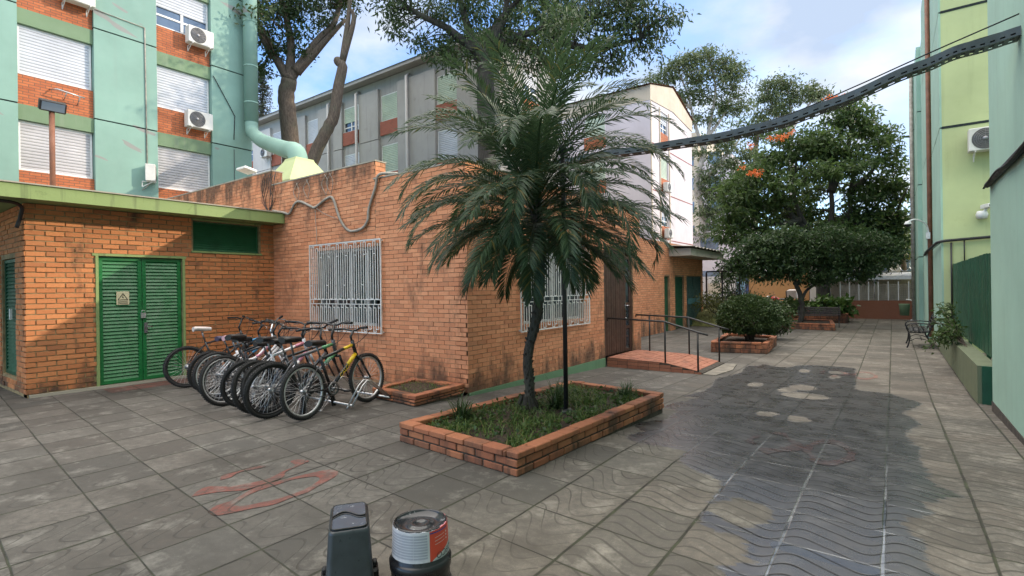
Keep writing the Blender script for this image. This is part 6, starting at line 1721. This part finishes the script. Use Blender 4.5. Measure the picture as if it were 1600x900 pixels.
k0 = len(mb.v); cnt = 24
for (a, b, r_, z) in rings: mb.v += [tuple(BM @ Vector((p[0],p[1],z))) for p in rrect(a,b,r_)]
for i in range(len(rings)-1):
    for j in range(cnt): mb.face((k0+i*cnt+j, k0+i*cnt+(j+1)%cnt, k0+(i+1)*cnt+(j+1)%cnt, k0+(i+1)*cnt+j), 0, i not in (1,2))
mb.build('body', bgrey, bk)
# base plate in two lobes parted by a wavy groove
mb = MB()
def wav(x): return .035*math.sin((x+.085)/.17*2*math.pi*.95-.5)
xs_ = np.linspace(-.082,.082,17)
for sgn in (1,-1):
    ed = [(x, wav(x)+sgn*.014) for x in xs_]
    ou = [p for p in rrect(.084,.152,.028)]
    ou = sorted([p for p in ou if sgn*p[1] > .06], key=lambda p: math.atan2(p[1],p[0]) if sgn > 0 else math.atan2(p[1],p[0]))
    poly = [tuple(p) for p in ed] if sgn > 0 else [tuple(p) for p in ed][::-1]
    poly = poly+ou
    mb.prism([(p[0],p[1]) for p in poly], .3715, .380, 0, BM)
mb.build('base', M['bucket_top'], bk)
mb = MB()
for sgn in (1,-1):
    mb.tube([tuple(BM @ Vector((x, wav(x)+sgn*.014, .381))) for x in xs_], .004, 6)
pts = rrect(.084,.152,.028); mb.tube([tuple(BM @ Vector((p[0],p[1],.379))) for p in pts+[pts[0]]], .004, 6)
k0 = len(mb.v); mb.v += [tuple(BM @ Vector((p[0],p[1],.3718))) for p in rrect(.0885,.1585,.028)]; mb.face(range(k0,k0+24))
mb.build('base_rim', M['black_plastic'], bk)
for sx in (1,-1):
    mb = MB(); T = BM @ Matrix.Translation((sx*.125,0,.07)); mb.rbox(-.018,-.05,-.055,.018,.05,.03,.01,0,T); mb.rbox(-.012,-.02,.03,.012,.02,.06,.006,0,T)
    mb.build('handle_lug', M['black_plastic'], bk)
mb = MB(); pts = []
for k in range(13):
    a = math.pi*k/12; pts.append(tuple(BM @ Vector((.140*math.cos(a), -.19*math.sin(a)*1.0, .055-.04*math.sin(a)))))
mb.tube(pts, .004, 6); mb.build('handle', M['black'], bk)

pb = thing('paint_bucket', 'upturned paint bucket with a torn white and red label', 'bucket', (-2.005, 1.90, 0))
PX, PY = -2.0, 1.895
PM = Matrix.Translation((PX,PY,0)) @ Matrix.Rotation(math.atan2(-.82,-.0)-R(0),4,'Z')
blk = plain('bucket_black', (.012,.012,.014), .30, var=.3)
mb = MB(); mb.lathe([(.160,0),(.160,.04),(.151,.045),(.152,.12),(.158,.125),(.160,.165),(.152,.172),(.146,.178),(.138,.345),(.132,.352),(.128,.345),(.122,.335),(.10,.330),(.095,.326),(.06,.326),(.055,.331),(.03,.331),(.026,.327),(.0,.327)], 48, 0, Matrix.Translation((PX,PY,0)))
mb.build('body', blk, pb)
# wet scum on the base
g_ = NG('bucket_base_wet'); p_ = g_.pos(True); n_ = g_.noise(p_, 16, 7, .7)
g_.out(g_.mix(g_.ramp(n_, .60, .72), (.022,.024,.028), (.50,.50,.52)), g_.ramp(g_.noise(p_,8,3), .3,.7,.06,.3)); M['base_wet'] = g_.m
mb = MB(); mb.lathe([(.127,.3462),(.123,.3375),(.102,.3335),(.097,.3295),(.061,.3295),(.056,.3345),(.031,.3345),(.027,.3305),(.0,.3305)], 40, 0, Matrix.Translation((PX,PY,0)))
mb.build('base', M['base_wet'], pb)
# label: angle 0 faces the camera
a_cam = math.atan2(-PY, -PX)
def lab(a, z, lift=.0022):
    z = .343-(.343-z)*.56
    r_ = .149-(z-.075)/(.345-.075)*.011+lift
    return (PX+r_*math.cos(a_cam+a), PY+r_*math.sin(a_cam+a), z)
def strip(mb, a0, a1, zf0, zf1, mi=0, n=24, lift=.0022):
    k0 = len(mb.v)
    for i in range(n+1):
        a = a0+(a1-a0)*i/n; mb.v += [lab(a, zf0(a), lift), lab(a, zf1(a), lift)]
    for i in range(n): mb.face((k0+2*i,k0+2*i+2,k0+2*i+3,k0+2*i+1), mi, True)
rl = random.Random(2); tornv = [.004*math.sin(k*.7)+.003*math.sin(k*1.9+1)+rl.uniform(-.0025,.0025) for k in range(80)]
def torn(a):
    q = (a+3.2)*9; k = int(q); return .343+(tornv[k % 80]*(1-q+k)+tornv[(k+1) % 80]*(q-k))*.8
m_w = plain('label_white', (.52,.53,.57), .5, var=.12, nscale=30); m_r = plain('label_red', (.55,.060,.030), .45, var=.1); m_g = plain('label_grey', (.48,.50,.50), .5); m_l = plain('label_line', (.30,.32,.37), .6); m_b = plain('label_ink', (.03,.03,.03), .6)
m_k = plain('label_wave', (.30,.33,.34), .5)
mb = MB()
strip(mb, -1.75, .32, lambda a: .08, torn, 0)
strip(mb, .32, 1.9, lambda a: .08, torn, 1)
# torn paper lip curling over the edge
def lip(a, s): 
    p = lab(a, torn(a)); r_ = .139-.012*s; return (PX+r_*math.cos(a_cam+a), PY+r_*math.sin(a_cam+a), p[2]+.004*math.sin(s*3.1))
k0 = len(mb.v); nl = 70
for i in range(nl+1):
    a = -3.1+6.2*i/nl
    for s_ in (0,.5,1.0): 
        q = lip(a, s_*(.45+.35*abs(tornv[i % 80])/.008)); mb.v.append(q)
for i in range(nl):
    a = -3.1+6.2*i/nl
    mi = 5 if .5 < a < 2.3 else 0
    for j in range(2): mb.face((k0+3*i+j, k0+3*i+3+j, k0+3*i+4+j, k0+3*i+1+j), mi, True)
strip(mb, -3.1, -1.75, lambda a: torn(a)-.02, torn, 0, 30, .002); strip(mb, 1.9, 3.1, lambda a: torn(a)-.03, torn, 5, 30, .002)
for k in range(9): strip(mb, -1.35, .24, lambda a: .112+k*.024, lambda a: .112+k*.024+.016, 2, 14, .0034)
for a in (-.72,-.25): strip(mb, a, a+.012, lambda a: .10, lambda a: .325, 0, 2, .0044)
strip(mb, .27, .32, lambda a: .08, lambda a: .325, 3, 3, .0034)
strip(mb, .40, 1.75, lambda a: .08, lambda a: .08+.09*((a-.40)/.9)**.75 if a > .401 else .0801, 3, 24, .0034)
strip(mb, .46, 1.6, lambda a: .08, lambda a: .08+.07*((a-.46)/.9)**.8 if a > .461 else .0801, 6, 24, .0046)
for k in range(3): strip(mb, .52, .98, lambda a: .215+k*.030+(a-.5)*.02, lambda a: .2185+k*.030+(a-.5)*.02, 3, 10, .0040)
for k in range(3):
    c0 = 1.06; z_ = .225+k*.030
    strip(mb, c0, c0+.075, lambda a: z_-.008*math.sqrt(max(0,1-((a-c0-.0375)/.0375)**2)), lambda a: z_+.008*math.sqrt(max(0,1-((a-c0-.0375)/.0375)**2)), 3, 8, .0042)
strip(mb, .33, 1.2, lambda a: .318, lambda a: .329, 4, 12, .0036)
mb.build('label', [m_w, m_r, m_l, m_g, plain('label_blue', (.04,.05,.22), .5), plain('label_pink', (.65,.22,.26), .5), m_k], pb)
# upside down word on the label
cu = bpy.data.curves.new('lettering', 'FONT'); cu.body = 'FOSCO'; cu.size = .045; cu.align_x = 'CENTER'; cu.align_y = 'CENTER'
tmp = bpy.data.objects.new('tmp', cu); COL.objects.link(tmp); dg = bpy.context.evaluated_depsgraph_get()
me = bpy.data.meshes.new_from_object(tmp.evaluated_get(dg)); bpy.data.objects.remove(tmp); me.name = 'lettering'
for v in me.vertices:
    x_, y_ = v.co.x, v.co.y
    v.co = Vector(lab(1.05-x_/.15, .125+.10*x_/-.9*1.0-y_*1.6, .0056))
me.materials.clear(); me.materials.append(m_b); link('lettering', me, pb)

# ------------------------------------------------------------------ benches
def bench(label, loc, yaw, length=1.45, wood=True):
    t = thing('park_bench', label, 'bench', (0,0,0))
    sl_m = M['wood_bench'] if wood else M['black']
    mb = MB()
    for k in range(5): mb.rbox(-length/2, -.20+k*.085, .43+.004*abs(k-2), length/2, -.20+k*.085+.07, .455+.004*abs(k-2), .005)
    mb.build('seat', sl_m, t, True)
    mb = MB()
    for k in range(4):
        T = Matrix.Translation((0,.25+k*.028,.53+k*.085)) @ Matrix.Rotation(R(-72),4,'X'); mb.rbox(-length/2,-.033,-.011,length/2,.033,.011,.005,0,T)
    mb.build('backrest', sl_m, t, True)
    for s_ in (-1, 1):
        x = s_*(length/2-.06); mb = MB()
        tb = lambda pts, r_=.015: mb.tube(spline([(x,)+p for p in pts],5), r_, 6)
        tb([(-.26,0),(-.22,.12),(-.20,.30),(-.22,.42)], .018); tb([(.30,0),(.24,.15),(.18,.30),(.22,.44),(.30,.70),(.36,.86)], .018)
        tb([(-.22,.42),(0,.41),(.22,.44)], .016); tb([(-.22,.42),(-.27,.55),(-.20,.64),(0,.66),(.27,.64)], .015)
        tb([(-.2,.18),(-.05,.26),(.1,.24),(.2,.2)], .010); tb([(-.1,.44),(-.12,.54),(-.02,.56),(.0,.48)], .010); tb([(.1,.46),(.08,.56),(.18,.58)], .010)
        mb.build('side_frame', M['black'], t, True)
    mb = MB(); mb.tube([(-length/2+.06,.05,.22),(0,.05,.26),(length/2-.06,.05,.22)], .010, 6); mb.build('stretcher', M['black'], t, True)
    t.location = loc; t.rotation_euler = (0,0,yaw); return t
bench('dark wooden slatted bench seen from behind beside the small tree planter', (-2.45, 24.6, -.2), R(184), 1.5)
b2 = bench('ornate black iron bench against the green block on the right', (.55, 18.2, -.2), R(-90), 1.35, False)
mb = MB()
for k in range(9):
    x = -.58+k*.145
    mb.tube([(x+.05*math.cos(a), .28+.09*(math.sin(a)*.5+.5), .56+.22*(math.sin(a)*.5+.5)) for a in np.linspace(0,6.28,13)], .012, 5)
    mb.tube([(x+.055*math.cos(a), -.08+.10*math.sin(a), .462) for a in np.linspace(0,6.28,11)], .012, 5)
mb.build('scrollwork', M['black'], b2, True)

# ------------------------------------------------------------------ the far end
FYW = 31.0
mb = MB(); mb.box(-2.0,FYW,-.45,.9,FYW+.18,.70); tag(mb.build('low_wall', M['red_wall']), 'low red brown wall in front of the lattice fence at the end of the path', 'wall')
mb = MB(); mb.box(-6.8,33.2,-.45,-2.6,33.38,.50); tag(mb.build('low_wall', M['red_wall']), 'low red brown wall in front of the parked motorcycle', 'wall')
lf = thing('lattice_fence', 'row of pale concrete lattice panels on the low wall at the path end', 'fence', (-.6,FYW+.6,.6))
for k in range(8):
    x0 = -2.15+k*.40; mb = MB()
    w_, h_ = .33, .86; z0 = .62
    mb.box(x0,FYW+.5,z0,x0+.03,FYW+.56,z0+h_); mb.box(x0+w_-.03,FYW+.5,z0,x0+w_,FYW+.56,z0+h_)
    for j in range(9): mb.box(x0+.03,FYW+.5,z0+j*(h_-.03)/8,x0+w_-.03,FYW+.56,z0+j*(h_-.03)/8+.03)
    for j in range(1,4): mb.box(x0+j*w_/4-.009,FYW+.51,z0+.03,x0+j*w_/4+.009,FYW+.55,z0+h_-.03)
    mb.build('panel', plain('lattice_concrete', (.30,.28,.23), .85, obj=False, nscale=3, var=.25), lf)
    mb = MB(); mb.box(x0-.05,FYW+.48,.3,x0-.015,FYW+.58,z0+h_+.14); mb.build('post', M['white_metal'], lf)
aw = thing('awning', 'long pale awning edge above the lattice fence', 'awning', (-.7,FYW+2,1.9))
mb = MB(); T = Matrix.Translation((-.75,FYW+1.6,1.93)) @ Matrix.Rotation(R(14),4,'X'); mb.rbox(-2.0,-.55,-.02,1.75,.55,.02,.01,0,T); mb.box(-2.75,FYW+1.05,1.72,-.77,FYW+1.09,1.90); mb.box(-.74,FYW+1.05,1.72,1.0,FYW+1.09,1.90)
mb.build('roof_sheet', M['white_metal'], aw)
for x in (-2.7,-.75,.95):
    mb = MB(); mb.tube([(x,FYW+1.1,-.4),(x,FYW+1.1,1.75)], .04, 6); mb.build('post', M['steel_dull'], aw)
rw = thing('razor_wire', 'coils of razor wire along the wall top above the awning', 'wire', (-.2,FYW+2.6,2.2))
mb = MB()
pts = []
for k in range(7*16+1):
    a = 2*math.pi*k/16; pts.append((-1.5+k/16*.42+.10*math.cos(a)*1.0, FYW+2.6+.05*math.sin(a), 2.35+.21*math.sin(a)))
mb.tube(pts, .018, 5); mb.build('coil', M['galv'], rw)
mb = MB(); mb.box(-3.4,FYW+2.5,-.4,2.2,FYW+2.72,2.12); mb.build('wall', M['concrete'], rw)
# guard house and walls behind
gh = thing('gatehouse', 'dim low building with dark glass behind the razor wire', 'building', (-1,40,-.4))
mb = MB(); mb.box(-4.5,40,-.4,6,46,4.2); mb.build('wall', M['grey_wall'], gh)
mb = MB(); mb.box(-4.8,39.4,4.201,6.3,46.3,4.5); mb.build('roof', M['concrete'], gh)
for x in (-3.2,-1.4,.6,2.4):
    mb = MB(); mb.box(x,39.96,1.9,x+1.2,39.998,3.6); mb.build('window', M['glass_blue'], gh)
ow = thing('boundary_wall', 'ochre boundary wall behind the parked motorcycle', 'wall', (-5.5,40.5,-.4))
mb = MB(); mb.box(-8.4,40.5,-.45,-4.6,40.75,2.3); mb.build('wall_panel', M['ochre'], ow)
mb = MB(); mb.box(-8.62,40.4,-.45,-8.42,40.85,2.6); mb.build('post', plain('blue_post', (.05,.07,.18), .5), ow)
bw2 = thing('boundary_wall', 'pale grey boundary wall with a small window left of the ochre wall', 'wall', (-11.5,40,-.4))
mb = MB(); mb.box(-15,40.2,-.45,-9.2,40.45,2.2); mb.build('wall_panel', M['grey_light'], bw2)
mb = MB(); mb.box(-11.2,40.16,.9,-10.2,40.199,1.7); mb.build('window', M['tan_wall'], bw2)
mb = MB(); mb.box(-9.19,40.3,-.45,-8.63,40.34,2.3); mb.build('gate', plain('blue_gate', (.20,.34,.45), .5), bw2)
# planted mound
mb = MB(); N_ = 18
for i in range(N_):
    for j in range(N_):
        u, v = i/(N_-1), j/(N_-1); mb.v.append((-9.0+5.2*u, 22.5+8*v, -.35+1.05*math.sin(u*math.pi)**.7*math.sin(v*math.pi)**.6+rng.normal()*.02))
for i in range(N_-1):
    for j in range(N_-1): k = i*N_+j; mb.face((k,k+N_,k+N_+1,k+1), 0, True)
struct(mb.build('terrain', plain('mound_grass', (.15,.15,.05), .95, obj=False, nscale=5, bump=1.0, var=.5)))
P = []
for k in range(4200):
    u, v = rng.random(), rng.random(); P.append((-9.0+5.2*u, 22.5+8*v, -.36+1.05*math.sin(u*math.pi)**.7*math.sin(v*math.pi)**.6))
V, Q = blades(np.array(P), .22, .014, .4); o = mesh_blades('grass', V, Q, M['leaf_hedge']); tag(o, 'dry yellow green grass covering the mound beyond the bush', 'grass', kind='stuff')
# iron gate beside the wing
ig = thing('iron_gate', 'tall thin black iron gate frame at the corner of the brick wing', 'gate', (-6.6,24.9,-.2))
for x in (-7.0,-6.3,-5.55):
    mb = MB(); mb.box(x-.03,24.87,-.25,x+.03,24.93,2.15); mb.build('post', M['black'], ig)
mb = MB(); mb.box(-7.0,24.88,2.151,-5.5,24.92,2.21); mb.box(-6.9,24.88,.95,-5.6,24.92,.99); mb.build('rail', M['black'], ig)
mb = MB()
for k in range(11): mb.box(-6.9+k*.12,24.895,-.2,-6.888+k*.12,24.905,.949)
mb.build('bars', M['black'], ig)
# thick trunk collar already belongs to the tree; parked motorcycle behind the wall
mc = thing('motorcycle', 'red parked motorcycle with a pale delivery box on its tail', 'motorcycle', (0,0,0))
def mw(y):
    T = Matrix.Translation((0,y,.30)) @ Matrix.Rotation(R(90),4,'Y'); mb = MB(); n = 10
    mb.lathe([(.24+.055*math.cos(2*math.pi*k/n), .055*math.sin(2*math.pi*k/n)) for k in range(n+1)], 24, 0, T); w_ = mb.build('wheel', M['rubber'], mc, True)
    mb = MB(); mb.lathe([(.0,-.03),(.05,-.03),(.06,0),(.19,-.012),(.195,.012),(.06,.01),(.05,.03),(0,.03)], 20, 0, T); mb.build('rim', M['steel_dull'], w_, True)
mw(-.62); mw(.66)
mred = plain('motorcycle_red', (.45,.03,.03), .3, var=.1)
mb = MB()
k0 = len(mb.v); n = 10
for (y, w_, z, h_) in ((-.10,.06,.78,.06),(0,.11,.80,.10),(.15,.13,.84,.12),(.30,.12,.84,.11),(.40,.06,.80,.07)):
    for j in range(n): a = 2*math.pi*j/n; mb.v.append((w_*math.cos(a), y, z+h_*math.sin(a)))
for i in range(4):
    for j in range(n): mb.face((k0+i*n+j,k0+i*n+(j+1)%n,k0+(i+1)*n+(j+1)%n,k0+(i+1)*n+j),0,True)
mb.face([k0+j for j in range(n)]); mb.face([k0+4*n+j for j in range(n)])
mb.build('fuel_tank', mred, mc, True)
mb = MB(); mb.rbox(-.12,-.75,.76,.12,-.08,.84,.03); mb.build('seat', M['black_plastic'], mc, True)
mb = MB(); mb.rbox(-.14,-.25,.28,.14,.28,.68,.04); mb.tube([(.12,.0,.3),(.14,-.3,.27),(.15,-.8,.38)], .04, 8); mb.build('engine', M['steel_dull'], mc, True)
mb = MB(); mb.tube([(-.07,.66,.30),(-.07,.46,.78),(-.05,.40,.98)], .025, 8); mb.tube([(.07,.66,.30),(.07,.46,.78),(.05,.40,.98)], .025, 8); mb.tube([(-.36,.24,1.03),(-.12,.38,1.0),(.12,.38,1.0),(.36,.24,1.03)], .015, 8); mb.tube([(.28,.3,1.02),(.34,.34,1.2)], .008, 5); mb.tube([(-.28,.3,1.02),(-.34,.34,1.2)], .008, 5); mb.build('handlebar', M['black'], mc, True)
mb = MB(); mb.lathe([(0,.09),(.08,.07),(.10,0),(.09,-.06),(0,-.08)], 14, 0, Matrix.Translation((0,.52,.90)) @ Matrix.Rotation(R(-90),4,'X')); mb.build('headlight', M['white_metal'], mc, True)
mb = MB(); mb.rbox(-.10,.40,.56,.10,.98,.60,.02); mb.rbox(-.13,-.80,.52,.13,-.30,.74,.03); mb.build('fender', mred, mc, True)
mb = MB(); mb.rbox(-.26,-1.05,.86,.26,-.55,1.34,.03); mb.build('delivery_box', plain('box_pale', (.55,.50,.46), .6), mc, True)
mb = MB(); mb.rbox(-.27,-.545,.87,.27,-.50,1.30,.02); mb.build('box_cover', M['black_plastic'], mc, True)
mc.location = (-5.6,34.9,-.18); mc.rotation_euler = (0,R(-5),R(82)); mc.scale = (1.05,1.05,1.05)
# bin and bollard lamp at the path end
gbn = thing('litter_bin', 'green litter bin on a white post beside the low red wall', 'litter bin', (.55,29.9,-.2))
mb = MB(); mb.lathe([(0,.25),(.17,.25),(.21,.75),(.22,.78),(.19,.78),(.16,.5),(0,.45)], 16, 0, Matrix.Translation((.42,29.9,-.2))); mb.build('bin_body', M['band'], gbn)
mb = MB(); mb.tube(spline([(.72,29.9,-.2),(.72,29.9,.6),(.68,29.9,.74),(.48,29.9,.78)],4), .025, 8); mb.build('post', M['white_metal'], gbn)
mb = MB(); mb.lathe([(0,0),(.09,0),(.09,.05),(.03,.08)], 12, 0, Matrix.Translation((.72,29.9,-.198))); mb.build('foot', M['white_metal'], gbn)
